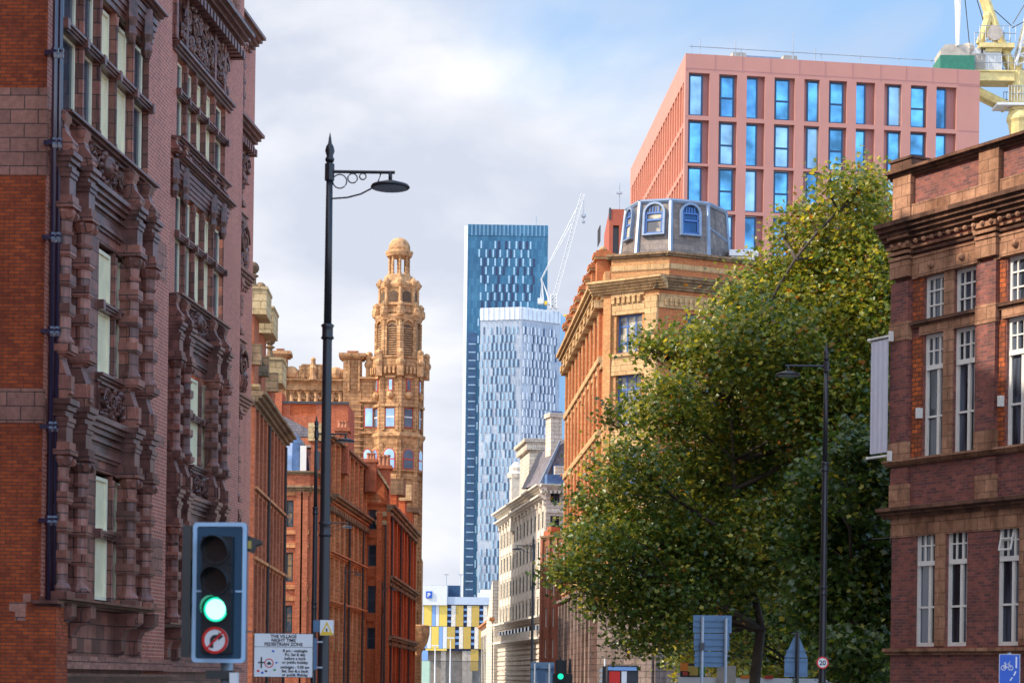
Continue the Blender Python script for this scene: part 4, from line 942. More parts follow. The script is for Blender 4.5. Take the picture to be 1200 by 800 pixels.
# ================================================================ LEFT ROW, TOWER BUILDING, WHITE BUILDING
def finial(root, fr, u, y, z, s=1.0, mat='stone_cream', name='ball_finial'):
    MB().lathe([(0.42*s,z),(0.42*s,z+0.25*s),(0.25*s,z+0.35*s),(0.18*s,z+0.8*s),(0.4*s,z+0.95*s),(0.16*s,z+1.1*s)],u,y,10).ball((u,y,z+1.5*s),0.42*s,10,7).build(name, mat, root, fr)
def red_terrace():
    D0 = 110.0
    F0 = Fr(264, D0, 290, D0); S = Fr(290, D0, 328, D0*(512-290)/(512-328)*0.98)
    root = thing('red_terrace', 'red brick terrace with steep cream capped gables and ball finials beyond the dark left building', 'building', F0.o)
    zc = F0.z(294, 468)
    # front sliver with cream arched windows
    za = F0.z(285, 462)
    w0, w1 = F0.u(278,520), F0.u(289.5,520)
    rows = [(F0.z(285,545), F0.z(285,490)), (F0.z(285,640), F0.z(285,572)), (F0.z(285,735), F0.z(285,668))]
    m = MB(); holed(m, 0, F0.L, 0, za, [(w0,w1,a,b_) for a,b_ in rows], 0.3); m.build('wall', 'brick_red', root, F0)
    for a, b_ in rows:
        window(root, F0, w0, w1, a, b_, 0.2, nx=1, zt=(0.6,), t=0.1, fm='paint_dark', gm='glass_deep')
        MB().box(w1+0.01,w1+0.32,-0.1,0.1,a-0.3,b_+0.45).box(w0-0.3,w1+0.01,-0.1,0.1,b_+0.02,b_+0.5).box(w1+0.02,w1+0.2,-0.2,0,a-0.3,b_).box(w0-.3,w1+.4,-.22,0,a-.45,a-.3).build('window_surround', 'stone_cream', root, F0)
    ledge(root, F0, -1, F0.L+0.5, za-0.1, za+0.5, 0.5, 'stone_cream', 'cornice', steps=4)
    # mansard roof and gables behind
    MB().prism([(0.2,za+0.4),(1.6,F0.z(285,402)),(8,F0.z(285,402)),(9,za+0.4)], 'x', -2, F0.L-0.35).build('roof', 'slate_blue', root, F0)
    # street side
    n = 9; H = zc; hs = []; lv = [(1.0,3.8),(5.2,7.9),(9.2,11.6),(12.8,14.8)]
    lv = [(zc*a, zc*b_) for a, b_ in ((0.05,0.21),(0.28,0.45),(0.52,0.68),(0.75,0.9))]
    bw = S.L/n
    for i in range(n):
        for a, b_ in lv: hs.append((bw*i+bw*0.3, bw*i+bw*0.78, a, b_))
    m = MB(); holed(m, 0, S.L, 0, zc, hs, 0.35); m.quad((S.L,0,0),(S.L,14,0),(S.L,14,zc),(S.L,0,zc)); m.quad((0,0,zc),(S.L,0,zc),(S.L,14,zc),(0,14,zc)); m.build('wall', 'brick_red', root, S)
    for h in hs: window(root, S, h[0], h[1], h[2], h[3], 0.3, nx=2, zt=(0.5,), t=0.12, fm='stone_cream', gm='glass_dark')
    for i in range(n+1):
        MB().box(bw*i-0.32, bw*i+0.32, -0.26, 0.0, 0, zc-0.4).build('pilaster', 'brick_red', root, S)
        MB().box(bw*i+bw*0.16, bw*i+bw*0.26, -0.16, 0.0, 1, zc-0.4).build('stone_strip', 'stone_cream', root, S)
    ledge(root, S, -0.6, S.L+0.3, zc-0.35, zc+0.4, 0.85, 'terracotta_mossy', 'cornice', steps=4)
    for f_ in (0.24, 0.485, 0.71): ledge(root, S, -0.2, S.L+0.1, zc*f_-0.12, zc*f_+0.2, 0.4, 'terracotta_orange', 'string_course', steps=2)
    for k, uu in enumerate((S.u(308,600), S.u(328,600))): MB().tube([(uu,-0.35,0),(uu,-0.35,zc-0.5)],0.08,6).build('drainpipe', 'pipe_black', root, S)
    # gabled dormers whose coped ends face the viewer
    for i in range(3):
        px = (293,307,316.5,323,328)[i]; u = max(0.2, S.u((291,304,316,323.5,329)[i],450))
        gb, gt = zc+0.4, zc+(4.6,4.3,2.4)[i]
        zt = gt+1.5
        m = MB().box(u, u+2.6, -0.1, 3.5, gb, gt); m.build('gable', 'brick_red', root, S)
        MB().box(u-0.15, u+2.7, -0.75, 1.1, gt, zt-0.15).box(u-0.2,u+2.75,-0.8,1.15,zt-0.15,zt).build('gable_cap', 'stone_cream', root, S)
        MB().box(u-0.16, u+0.4, -0.5, 0.6, gb+1.5, gb+2.6).build('stone_block', 'terracotta_mossy', root, S)
        MB().prism([(0.9,gb),(0.9,gt-0.6),(5.5,gt+0.8),(7,gb)], 'x', u+0.1, u+S.L/6).build('roof', 'slate_blue', root, S)
        finial(root, S, u+1.0, 0.1, zt, 0.8, 'terracotta_mossy')
    return root
red_terrace()

def curved_offices():
    """red building with a rounded corner"""
    A = Fr(330, 150.0, 360, 150.0)
    cpts = [P(360,795,150.0), P(368,795,151.2), P(375,795,154.0), P(380,795,158.5)]
    end = P(424,795,183.0)
    root = thing('round_corner_offices', 'orange red brick offices with a rounded corner behind the two tall lamp posts', 'building', A.o)
    zc = A.z(350, 573); zp = A.z(350, 554)
    levels = [(A.z(340,617),A.z(340,586)), (A.z(340,681),A.z(340,647)), (A.z(340,741),A.z(340,709)), (A.z(340,790),A.z(340,768))]
    def face(F, wins, back=0, pil=()):
        hs = [(a, b_, c, d) for (a, b_) in wins for (c, d) in levels]
        m = MB(); holed(m, 0, F.L, 0, zp, hs, 0.35); m.build('wall', 'brick_red', root, F)
        for h in hs: window(root, F, h[0], h[1], h[2], h[3], 0.25, nx=1, zt=(0.55,), t=0.1, fm='frame_green', gm='glass_warm')
        for p, w_ in pil: MB().box(p-w_/2, p+w_/2, -0.22, 0, 0, zc-0.2).build('pilaster', 'brick_red', root, F)
        ledge(root, F, -0.15, F.L+0.15, zc-0.2, zc+0.25, 0.5, 'terracotta_mossy', 'cornice', steps=3)
        ledge(root, F, -0.1, F.L+0.1, zp-0.1, zp+0.15, 0.25, 'terracotta_mossy', 'coping', steps=2)
        for (c, d) in levels[:3]:
            MB().box(0, F.L, -0.12, 0, d+0.35, d+0.7).build('string_course', 'terracotta_orange', root, F)
            MB().box(0, F.L, -0.16, 0, c-0.55, c-0.25).build('string_course', 'terracotta_orange', root, F)
    face(A, [(A.u(336,600), A.u(344,600))], pil=((A.u(351,600),0.5),(A.u(357,600),0.5)))
    q = [A.e]+[Vector((p.x,p.y,0)) for p in cpts[1:]]
    for i in range(3):
        f_ = Fr.pts((q[i].x,q[i].y),(q[i+1].x,q[i+1].y)); face(f_, [(f_.L*0.35,f_.L*0.75)] if i != 1 else [], pil=((0.15,0.3),))
    S = Fr.pts((q[3].x,q[3].y),(end.x,end.y)); n = 8; bw = S.L/n
    zl = zp+3.6
    lev = levels
    hs = [(bw*i+bw*0.25, bw*i+bw*0.75, c, d) for i in range(n) for (c, d) in lev]+[(bw*i+bw*0.25, bw*i+bw*0.75, zc+0.9, zl-0.7) for i in range(n)]
    m = MB(); holed(m, 0, S.L, 0, zl, hs, 0.15); m.quad((S.L,0,0),(S.L,14,0),(S.L,14,zl),(S.L,0,zl)); m.quad((0,0,zp),(0,0,zl),(0,10,zl),(0,10,zp)); m.build('wall', 'brick_red', root, S)
    for h in hs: window(root, S, h[0], h[1], h[2], h[3], 0.1, nx=2, zt=(0.5,), t=0.12, fm='terracotta_orange', gm='glass_window')
    for i in range(n+1):
        MB().box(bw*i-0.3, bw*i+0.3, -0.24, 0, 0, zc-0.3).box(bw*i-0.22, bw*i+0.22, -0.25, 0, zc+0.5, zl).build('pilaster', 'terracotta_orange', root, S)
        if i < n: MB().box(bw*i+bw*0.48, bw*i+bw*0.54, -0.12, 0.1, 4, zc-0.4).build('mullion', 'stone_cream', root, S)
    ledge(root, S, -0.3, S.L+0.3, zc-0.45, zc+0.45, 0.95, 'terracotta_mossy', 'cornice', steps=4, dent=1.1)
    ledge(root, S, -0.1, S.L+0.3, zl-0.1, zl+0.3, 0.5, 'terracotta_mossy', 'coping', steps=2)
    for (c, d) in lev[:3]: ledge(root, S, 0, S.L, d+0.3, d+0.75, 0.5, 'terracotta_orange', 'string_course', steps=3)
    for uu in (S.L*0.47, S.L*0.86): MB().tube([(uu,-0.4,0),(uu,-0.4,zc-0.5)],0.10,6).build('drainpipe', 'pipe_black', root, S)
    MB().prism([(0.3,zl+0.1),(4.5,zl+2.2),(10,zl+2.2),(12,zl+0.1)], 'x', 0.5, S.L-0.5).build('roof', 'slate_roof', root, S)
    # parapet-level features: lead turret dome, gabled end with cream cap, dark side wall, roof
    cx = P(346,795,153); z0 = zp; loc = (-root.location.x, -root.location.y, 0)
    zt = A.z(346, 513)
    MB().lathe([(1.3,z0-0.4),(1.1,z0+1.6),(0.85,z0+2.6),(0.35,z0+3.2),(0.05,z0+3.4)],cx.x-0.45,154.0,8).build('turret', 'slate_blue', root, loc=loc, smooth=False)
    x0 = P(349,795,153).x; MB().box(x0, x0+0.45, 152.6, 153.0, z0+0.2, z0+2.3).build('dormer_window', 'paint_white', root, loc=loc)
    # dark end wall
    xa, xb = P(338,795,156).x, P(360,795,156).x; MB().prism([(xa,z0-1),(xb,z0-1),(xb,A.z(356,513)),(xa+0.6,A.z(356,513))],'y',157.2,158).build('rear_wall', 'brick_purple', root, loc=loc)
    xa, xb = P(360,795,152).x, P(374,795,152).x; zz = A.z(366, 512)
    m = MB().box(xa,xa+0.9,152.6,156,z0-0.5,zz); m.build('gable', 'brick_red', root, loc=loc)
    MB().box(xa-0.2,xa+1.0,152.2,156,zz,A.z(366,491)).build('gable_cap', 'stone_cream', root, loc=loc)
    MB().box(xa+0.25,xa+0.65,152.5,152.7,z0+0.5,z0+1.9).build('dormer_window', 'paint_dark', root, loc=loc)
    xr0, xr1 = P(327,795,158).x, P(362,795,158).x
    MB().prism([(157,A.z(340,511)),(163,A.z(340,489)),(169,A.z(340,489)),(172,A.z(340,511))],'x',xr0,xr1).build('roof', 'slate_pale', root, loc=loc)
    # chimney stacks
    for (px0, px1, py, D) in ((390,404,505,166),(424.5,437,541,182)):
        a, b_ = P(px0,795,D), P(px1,795,D); zz = P(400,py,D).z
        m = MB().box(a.x,b_.x,D,D+1.6,zl-2.0,zz).box(a.x-0.15,b_.x+0.15,D-0.15,D+1.75,zz,zz+0.3); ch = m.build('chimney', 'brick_red', root, loc=loc)
        chimney_pots(MB(), a.x+0.1, b_.x-0.1, D+0.7, zz+0.3, 3).build('chimney_pot', 'pot_clay', ch)
m_, t_, b_ = nt('glass_warm'); b_.inputs['Roughness'].default_value = 0.1; b_.inputs['Metallic'].default_value = 0.2
tc_ = N(t_, 'ShaderNodeTexCoord'); ns_ = N(t_, 'ShaderNodeTexNoise', i_Scale=0.9, i_Detail=3.0); L(t_, tc_.outputs['Object'], ns_.inputs['Vector'])
L(t_, ramp(t_, ns_.outputs[0], 0.40, 0.58, (0.10,0.16,0.20), (0.62,0.42,0.20)), b_.inputs['Base Color']); M['glass_warm'] = m_
plainmat('frame_green', (0.02,0.07,0.08), rough=0.4)
curved_offices()

def gabled_offices():
    A = Fr(425, 184.0, 451, 184.0); e = P(483,795,222)
    S = Fr.pts((A.e.x,A.e.y),(e.x,e.y))
    root = thing('gabled_offices', 'vermilion brick building with a pointed gable and clustered chimneys below the stone tower', 'building', A.o)
    z = lambda py, px=440: A.z(px, py)
    ze = z(573)
    lv = [(z(620),z(597)), (z(663),z(638)), (z(718),z(686)), (z(760),z(735))]
    wa, wb = A.u(431.5,640), A.u(441.5,640)
    hs = [(wa,wb,c,d) for c, d in lv]
    m = MB(); holed(m, 0, A.L, 0, ze, hs, 0.35); m.build('wall', 'brick_vermilion', root, A)
    ap = A.u(440,560); m = MB().prism([(0,ze),(A.L-0.05,ze),(ap+0.15,z(551)),(ap-0.15,z(551))],'y',0.0,0.5); m.build('gable', 'brick_vermilion', root, A)
    zz = z(549)
    MB().prism([(-0.3,ze-0.1),(-0.3,ze+0.25),(ap,zz+0.35),(ap,zz-0.05)],'y',-0.25,0.6).prism([(ap,zz-0.05),(ap,zz+0.35),(A.L+0.2,ze+0.25),(A.L+0.2,ze-0.1)],'y',-0.25,0.6).build('gable_coping', 'stone_cream', root, A)
    rc = MB(); c0 = A.u(437,580)
    rc.prism([(c0+0.75*math.cos(a),z(590)+1.1*math.sin(a)) for a in [math.pi*k/10 for k in range(11)]]+[(c0-0.5,z(590)),(c0+0.5,z(590))][:0],'y',-0.12,0.05); rc.build('arch', 'terracotta_orange', root, A)
    for h in hs: window(root, A, h[0], h[1], h[2], h[3], 0.28, nx=1, zt=(0.5,), t=0.1, fm='paint_dark', gm='glass_dark')
    for py in (591, 630, 676, 728): ledge(root, A, -0.1, A.L+0.1, z(py)-0.1, z(py)+0.2, 0.2, 'brick_vermilion', 'string_course', steps=2)
    MB().box(A.L-0.9,A.L-0.4,-0.25,0,0,z(600)).box(0.0,0.25,-0.25,0,0,z(600)).build('pilaster', 'brick_vermilion', root, A)
    # street side
    n = 8; bw = S.L/n; zs = z(596)
    hs = [(bw*i+bw*0.28,bw*i+bw*0.75,c,d) for i in range(n) for c, d in ((z(672),z(612)),(z(740),z(690)),(z(790),z(765)))]
    m = MB(); holed(m, 0, S.L, 0, zs, hs, 0.4); m.quad((S.L,0,0),(S.L,14,0),(S.L,14,zs),(S.L,0,zs)); m.quad((0,0,zs),(S.L,0,zs),(S.L,14,zs),(0,14,zs)); m.build('wall', 'brick_vermilion', root, S)
    for h in hs: window(root, S, h[0], h[1], h[2], h[3], 0.3, nx=1, zt=(0.3,0.6,), t=0.15, fm='brick_vermilion', gm='glass_dark')
    for i in range(n+1): MB().box(bw*i-0.35, bw*i+0.3, -0.28, 0, 0, zs-0.3).build('pilaster', 'brick_vermilion', root, S)
    ledge(root, S, -0.2, S.L, zs-0.3, zs+0.4, 0.8, 'terracotta_mossy', 'cornice', steps=3, dent=1.0)
    for py in (678, 748): ledge(root, S, 0, S.L, z(py)-0.3, z(py)+0.35, 0.75, 'terracotta_mossy', 'string_course', steps=3, dent=1.3)
    for i in (0.2, 2.6, 5.3): MB().tube([(i*bw+.6,-0.4,0),(i*bw+.6,-0.4,zs)],0.10,5).build('drainpipe', 'pipe_black', root, S)
    for i, (px, pt, pb, mt) in enumerate(((462,560,579,'terracotta_mossy'),(472,567,586,'stone_cream'),(481,594,600,'terracotta_mossy'))):
        u = S.u(px, 590); zt_ = S.z(px, pt, 0); zb_ = S.z(px, pb, 0)
        MB().box(u, u+3, -0.2, 4, zs, zb_).build('gable', 'brick_vermilion', root, S)
        MB().box(u-0.1, u+3.1, -0.85, 0.6, zb_, zt_).build('gable_cap', mt, root, S)
        MB().box(u+0.6, u+3, -0.1, 5, zs, (zb_+zs)/2+0.6).build('roof', 'slate_blue', root, S)
    # chimney on the gable
    a, b_ = A.u(442,540), A.u(456,540); zt_ = z(548)
    ch = MB().box(a,b_,0.5,2.5,ze-4,zt_).box(a-0.2,b_+0.2,0.3,2.7,zt_,zt_+0.3).build('chimney', 'brick_red', root, A)
    chimney_pots(MB(), a, b_, 1.2, zt_+0.3, 3, 0.22, 1.0).build('chimney_pot', 'pot_clay', ch)
    for py in (602, 612): MB().box(A.L-1.0,A.L+0.2,-0.15,0.2,z(py)-0.2,z(py)+0.2).build('stone_block', 'stone_cream', root, A)
    MB().tube([(A.L-0.05,-0.3,0),(A.L-0.05,-0.3,z(615))],0.1,5).build('drainpipe', 'pipe_black', root, A)
gabled_offices()

def stone_tower_building():
    D = 236.0
    c = P(465.3,500,D); cx = c.x; X = lambda px, py: P(px,py,D).x
    root = thing('stone_tower_building', 'golden sandstone building with tall chimneys and an octagonal domed tower above the red row', 'building', (cx,D,0))
    zz = lambda py, px=467: P(px,py,D-3).z
    px2m = D/FPX
    RO = math.pi/8  # flat-ish faces
    def octr(w): return w*px2m/2/math.cos(math.pi/8)
    def prof(mb, lst, n=8, rot=RO): return mb.lathe([(octr(w), zz(py)) for w, py in lst], 0, 0, n, rot)
    rot = R(22.5)-R(14)
    # tower body, rotated so the left front face catches the sun
    B = MB(); prof(B, [(51,800),(51,640),(53,600),(53,518)], rot=rot); B.build('tower_wall', 'stone_buff', root)
    B = MB(); prof(B, [(54,520),(58,513),(62,510),(62,507),(54,505)], rot=rot); B.build('cornice', 'stone_carved', root)
    B = MB(); prof(B, [(53,506),(53,440)], rot=rot); B.build('tower_wall', 'stone_buff', root)
    B = MB(); prof(B, [(54,441),(60,434),(62,428),(62,420),(64,418),(64,416)], rot=rot); B.build('balcony', 'stone_buff', root)
    B = MB(); prof(B, [(63,418.5),(50,415.5)], rot=rot); B.build('lead_flat', 'slate_blue', root)
    B = MB(); prof(B, [(46,417),(46,372),(47,371)], rot=rot); B.build('lantern_stage', 'stone_buff', root)
    B = MB(); prof(B, [(50,373),(53,369),(53,367),(48,366)], rot=rot); B.build('cornice', 'stone_carved', root)
    B = MB(); prof(B, [(42,368),(40,345),(40,334)], rot=rot); B.build('upper_stage', 'stone_buff', root)
    B = MB(); prof(B, [(42,334.5),(44,331),(44,329),(36,326),(30,318),(27,317)], rot=rot); B.build('cornice', 'stone_carved', root)
    B = MB(); prof(B, [(14,318),(14,294)], rot=rot); B2 = MB()
    for k in range(8):
        a = rot+k*math.pi/4; r = 11.2*px2m; B2.lathe([(0.16,zz(318)),(0.2,zz(316)),(0.15,zz(314)),(0.15,zz(297)),(0.22,zz(294))], r*math.cos(a), r*math.sin(a), 8)
    B2.build('cupola_column', 'stone_buff', root, kind='stuff')
    B = MB(); prof(B, [(27,295),(30,291),(30,289),(25,288)], n=16); B.build('cornice', 'stone_carved', root)
    B = MB(); prof(B, [(23.5,289),(23.5,284),(22.5,281),(19,277),(13,274),(6,272.5),(1,272)], n=16); B.build('dome', 'stone_carved', root, smooth=True)
    # faces: windows, arches, buttresses
    for k in range(8):
        a = rot+math.pi/8+k*math.pi/4; nx, ny = math.cos(a), math.sin(a)
        if ny > 0.35: continue
        def fm(w): 
            r = w*px2m/2; M4 = Matrix(((-ny, -nx, 0, nx*r), (nx, -ny, 0, ny*r), (0,0,1,0), (0,0,0,1)))
            return M4
        def put(mb, name, mat, w, parent=None): return MB().add(mb, fm(w)).build(name, mat, parent or root)
        hw = 0.62
        # row of square windows
        o = put(MB().box(-hw,hw,-0.08,0.05,zz(500),zz(477)), 'window', 'paint_red', 53.4); put(MB().box(-hw+0.12,hw-0.12,-0.11,-0.05,zz(499),zz(478)), 'pane', 'glass_sky', 53.4, o); put(MB().box(-hw+0.1,hw-0.1,-0.14,-0.1,zz(488.4),zz(487)), 'glazing_bar', 'paint_white', 53.4, o)
        put(MB().box(-hw-0.35,-hw,-0.25,0.1,zz(503),zz(476)).box(hw,hw+0.35,-0.25,0.1,zz(503),zz(476)).box(-hw-0.45,hw+0.45,-0.35,0.1,zz(476),zz(472.5)), 'window_surround', 'stone_buff', 53.4)
        o = put(MB().box(-0.28,0.28,-0.08,0.05,zz(457),zz(443)), 'window', 'paint_red', 53.4); put(MB().box(-0.18,0.18,-0.11,-0.05,zz(456),zz(444)), 'pane', 'glass_sky', 53.4, o)
        put(MB().box(-0.6,0.6,-0.25,0.1,zz(442),zz(439.5)).ball((0,-0.15,zz(462)),0.45,8,5), 'carving', 'stone_carved', 53.4)
        # arched windows
        def ar(hw, z0, z1): return [(-hw,z0),(hw,z0)]+[(hw*math.cos(q), z1-hw+hw*math.sin(q)) for q in [math.pi*i/8 for i in range(9)]]
        put(MB().prism(ar(0.95,zz(551),zz(522.5)),'y',-0.2,0.05), 'window_surround', 'stone_buff', 53.4)
        o = put(MB().prism(ar(0.72,zz(549),zz(524.5)),'y',-0.24,0.0), 'window', 'paint_red', 53.4); put(MB().prism(ar(0.6,zz(548),zz(525.5)),'y',-0.27,0.0), 'pane', 'glass_sky', 53.4, o); put(MB().box(-0.6,0.6,-0.31,-0.2,zz(538),zz(536.5)), 'glazing_bar', 'paint_red', 53.4, o)
        # panels lower down
        for p0, p1 in ((590,560),(640,600),(700,655),(760,715)): put(MB().box(-0.8,-0.55,-0.14,0.05,zz(p0),zz(p1)).box(0.55,0.8,-0.14,0.05,zz(p0),zz(p1)).box(-0.8,0.8,-0.18,0.05,zz(p1),zz(p1-4)), 'panel', 'stone_buff', 52)
        # tall louvred lantern openings
        put(MB().prism(ar(0.58,zz(414),zz(378)),'y',-0.02,0.05), 'louvre', 'louvre_dark', 46.4)
        lv = MB()
        for q in range(12): lv.box(-0.56,0.56,-0.1,-0.03,zz(413-q*2.7),zz(412-q*2.7))
        put(lv, 'louvre_slat', 'stone_carved', 46.4)
        fr_ = MB().box(-0.84,-0.6,-0.22,0.1,zz(416),zz(376)).box(0.6,0.84,-0.22,0.1,zz(416),zz(376))
        for i in range(8):
            q0, q1 = math.pi*i/8, math.pi*(i+1)/8; fr_.prism([(0.84*math.cos(q0),zz(380)+0.84*math.sin(q0)),(0.84*math.cos(q1),zz(380)+0.84*math.sin(q1)),(0.6*math.cos(q1),zz(380)+0.6*math.sin(q1)),(0.6*math.cos(q0),zz(380)+0.6*math.sin(q0))],'y',-0.22,0.1)
        put(fr_, 'arch', 'stone_buff', 46.4)
        put(MB().prism(ar(0.5,zz(351),zz(338)),'y',-0.05,0.05), 'louvre', 'louvre_dark', 40.6)
        put(MB().box(-0.75,0.75,-0.2,0.1,zz(364),zz(361)).box(-0.55,0.55,-0.16,0.1,zz(355),zz(353)), 'moulding', 'stone_carved', 41)
        # dentil corbels under the balcony
        dn = MB()
        for q in range(5): dn.box(-1.0+q*0.5-0.12,-1.0+q*0.5+0.12,-0.35,0.1,zz(437),zz(429))
        put(dn, 'corbels', 'stone_carved', 59)
    rl = random.Random(5)
    for k in range(8):
        a = rot+k*math.pi/4
        def at(w): r = octr(w)*0.99; return r*math.cos(a), r*math.sin(a)
        if math.sin(a) > 0.6: continue
        x, y = at(63); MB().box(x-0.35,x+0.35,y-0.35,y+0.35,zz(440),zz(414)).ball((x,y,zz(412.5)),0.42,8,6).ball((x,y,zz(424)),0.55,8,6).build('corner_figure', 'stone_carved', root)
        x, y = at(47.5); MB().lathe([(0.24,zz(417)),(0.24,zz(374))],x,y,8).build('corner_shaft', 'stone_buff', root)
        x, y = at(49); m = MB().lathe([(0.45,zz(368)),(0.5,zz(360)),(0.35,zz(358)),(0.42,zz(355)),(0.1,zz(351))],x,y,8); m.ball((x,y,zz(364)),0.55,7,5); m.build('pinnacle', 'stone_carved', root)
        x, y = at(41); MB().lathe([(0.22,zz(366)),(0.2,zz(334)),(0.4,zz(331)),(0.42,zz(327)),(0.1,zz(322))],x,y,8).build('corner_shaft', 'stone_carved', root)
        x, y = at(45); MB().tube([(x*0.85,y*0.85,zz(329)),(x*1.12,y*1.12,zz(328.5))],0.13,5).build('gargoyle', 'stone_carved', root)
        x, y = at(53.5); MB().box(x-0.22,x+0.22,y-0.22,y+0.22,0,zz(440)).build('corner_pier', 'stone_buff', root)
    # --- main body left of the tower
    F = Fr(300, D-1, 441, D-0.5); z = lambda py, px=370: F.z(px, py); off = None
    TOPB = z(447); U = lambda px: F.u(px, 460)
    m = MB(); holed(m, 0, F.L, 0, TOPB, [], 0.1); shell(m, F.L, 18, 0, TOPB); m.build('wall', 'stone_buff', root, F)
    ledge(root, F, 0, U(402), z(449), z(445), 0.6, 'stone_buff', 'cornice', steps=3); ledge(root, F, 0, U(402), z(459), z(456.5), 0.5, 'stone_carved', 'cornice', steps=3, dent=0.4)
    # colonnade with festoons
    cn = MB()
    for i in range(7):
        u = U(342)+(U(399)-U(342))*i/6; MB().lathe([(0.32,z(472)),(0.24,z(470)),(0.22,z(462)),(0.36,z(460))],u,-0.3,8).build('column', 'stone_carved', root, F)
        if i < 6:
            du = (U(399)-U(342))/6; MB().tube([(u+du*(0.15+0.7*k/8), -0.2, z(462)-0.55*math.sin(math.pi*k/8)) for k in range(9)], 0.14, 5).build('festoon', 'stone_carved', root, F)
    # ornate parapet gable
    MB().box(U(334),U(402),-0.1,1.0,TOPB,z(442)).build('parapet', 'stone_buff', root, F)
    MB().box(U(350),U(382),-0.2,1.2,z(442),z(429)).box(U(353),U(378),-0.25,1.2,z(429),z(427)).build('parapet_gable', 'stone_carved', root, F)
    for px in (355,362,367,374): MB().box(U(px)-0.18,U(px)+0.18,-0.45,0,z(444),z(429)).build('pilaster', 'stone_buff', root, F)
    MB().lathe([(0.5,z(446)),(0.35,z(440)),(0.45,z(432)),(0.3,z(428)),(0.25,z(424)),(0.3,z(421.5)),(0.05,z(419))],U(367),-0.5,8).build('statue', 'stone_carved', root, F)
    for px, s in ((341,1),(345,.7),(393,1),(388,.7),(336,.8),(398,.8)): MB().ball((U(px),0.3,z(437.5)),0.85*s,8,6).box(U(px)-.6*s,U(px)+.6*s,-.1,.7,z(443),z(438)).build('volute', 'stone_carved', root, F)
    # tall panelled chimneys
    for (a, b_, top) in ((317,338,413),(400,425.5,414)):
        m = MB().box(U(a)+0.2,U(b_)-0.2,-0.5,1.6,TOPB-4,z(top+6)); 
        ch = m.build('chimney', 'stone_buff', root, F)
        MB().box(U(a)-0.1,U(b_)+0.1,-0.8,1.9,z(top+6),z(top+4)).box(U(a)-0.3,U(b_)+0.3,-1.0,2.1,z(top+4),z(top)).build('chimney_cap', 'stone_buff', ch)
        MB().box((U(a)*.7+U(b_)*.3),(U(a)*.6+U(b_)*.4)-0.05,-0.7,-0.5,z(458),z(422)).box((U(a)*.15+U(b_)*.85)-0.2,(U(a)*.15+U(b_)*.85),-0.7,-0.5,z(458),z(422)).build('chimney_panel', 'stone_carved', ch)
        chimney_pots(MB(), U(a)+0.6, U(b_)-0.6, 0.5, z(top), 6, 0.13, 0.45).build('chimney_pot', 'pot_clay', ch)
    MB().box(U(400),U(427),-0.45,0.5,z(550),z(470)).build('wall_bay', 'stone_buff', root, F)
    for k in range(11): ledge(root, F, U(400)-0.05, U(426), z(474+k*7), z(473+k*7), 0.58, 'stone_carved', 'rustication', steps=1)
    MB().box(U(424),U(443),0.5,1.5,z(470),z(443)).build('link_wall', 'stone_carved', root, F)
    # bay between body and tower with a window
    o = MB().box(U(427.5),U(438),-0.62,-0.4,z(500),z(477)).build('window', 'paint_red', root, F); MB().box(U(428.7),U(437),-0.66,-0.5,z(499),z(478)).build('pane', 'glass_sky', o)
    MB().box(U(423),U(443),-0.45,0.3,z(800),z(443)).build('wall_bay', 'stone_buff', root, F)
    o = MB().prism([(U(426.5),z(549)),(U(437),z(549)),(U(437),z(530)),(U(434.5),z(526)),(U(431.7),z(524.5)),(U(429),z(526)),(U(426.5),z(530))],'y',-0.62,-0.4).build('window', 'paint_red', root, F)
    MB().prism([(U(427.5),z(548)),(U(436),z(548)),(U(436),z(530)),(U(434),z(527)),(U(431.7),z(526)),(U(429.5),z(527)),(U(427.5),z(530))],'y',-0.66,-0.5).build('pane', 'glass_sky', o)
    for py in (444, 471, 508): ledge(root, F, U(421), U(445), z(py)-0.2, z(py)+0.25, 0.9, 'stone_carved', 'string_course', y=0, steps=2)
    # street flank to the bottom, right of the red gable row
    e = Fr(486, 232, 494, 262); m = MB(); holed(m, 0, e.L, 0, e.z(488,640), [], 0.1); m.build('wall', 'stone_buff', root, e)
    q = P(490,742,231); MB().lathe([(0.3,q.z-2.4),(1.1,q.z-0.9),(1.3,q.z),(1.3,q.z+0.9),(0.9,q.z+1.0)],q.x-cx,q.y-D,10).build('oriel_balcony', 'stone_carved', root)
    return root
plainmat('louvre_dark', (0.10,0.06,0.035), rough=0.8, var=0.3)
stone_tower_building()
# plain red brick block in front of the sandstone building
def brick_block():
    F = Fr(325, 205, 404, 205); t0 = F.z(360, 472); r = thing('plain_brick_block', 'plain red brick upper storey block in front of the sandstone colonnade', 'building', F.o)
    m = MB(); holed(m, 0, F.L, 0, t0, [(F.u(340,480),F.u(370,480),F.z(355,486),F.z(355,473.5))], 0.15); shell(m, F.L, 8, 0, t0); m.build('wall', 'brick_red', r, F)
    MB().quad((F.u(340,480),0.14,F.z(355,486)),(F.u(370,480),0.14,F.z(355,486)),(F.u(370,480),0.14,F.z(355,473.5)),(F.u(340,480),0.14,F.z(355,473.5))).build('recessed_panel', 'brick_vermilion', r, F)
    ledge(r, F, -0.1, F.L+0.1, t0-0.1, t0+0.15, 0.15, 'paint_dark', 'coping', steps=1)
    MB().box(F.u(318,470),F.u(331,470),-0.3,3,t0-8,t0+1.0).build('stair_head', 'brick_red', r, F)
brick_block()

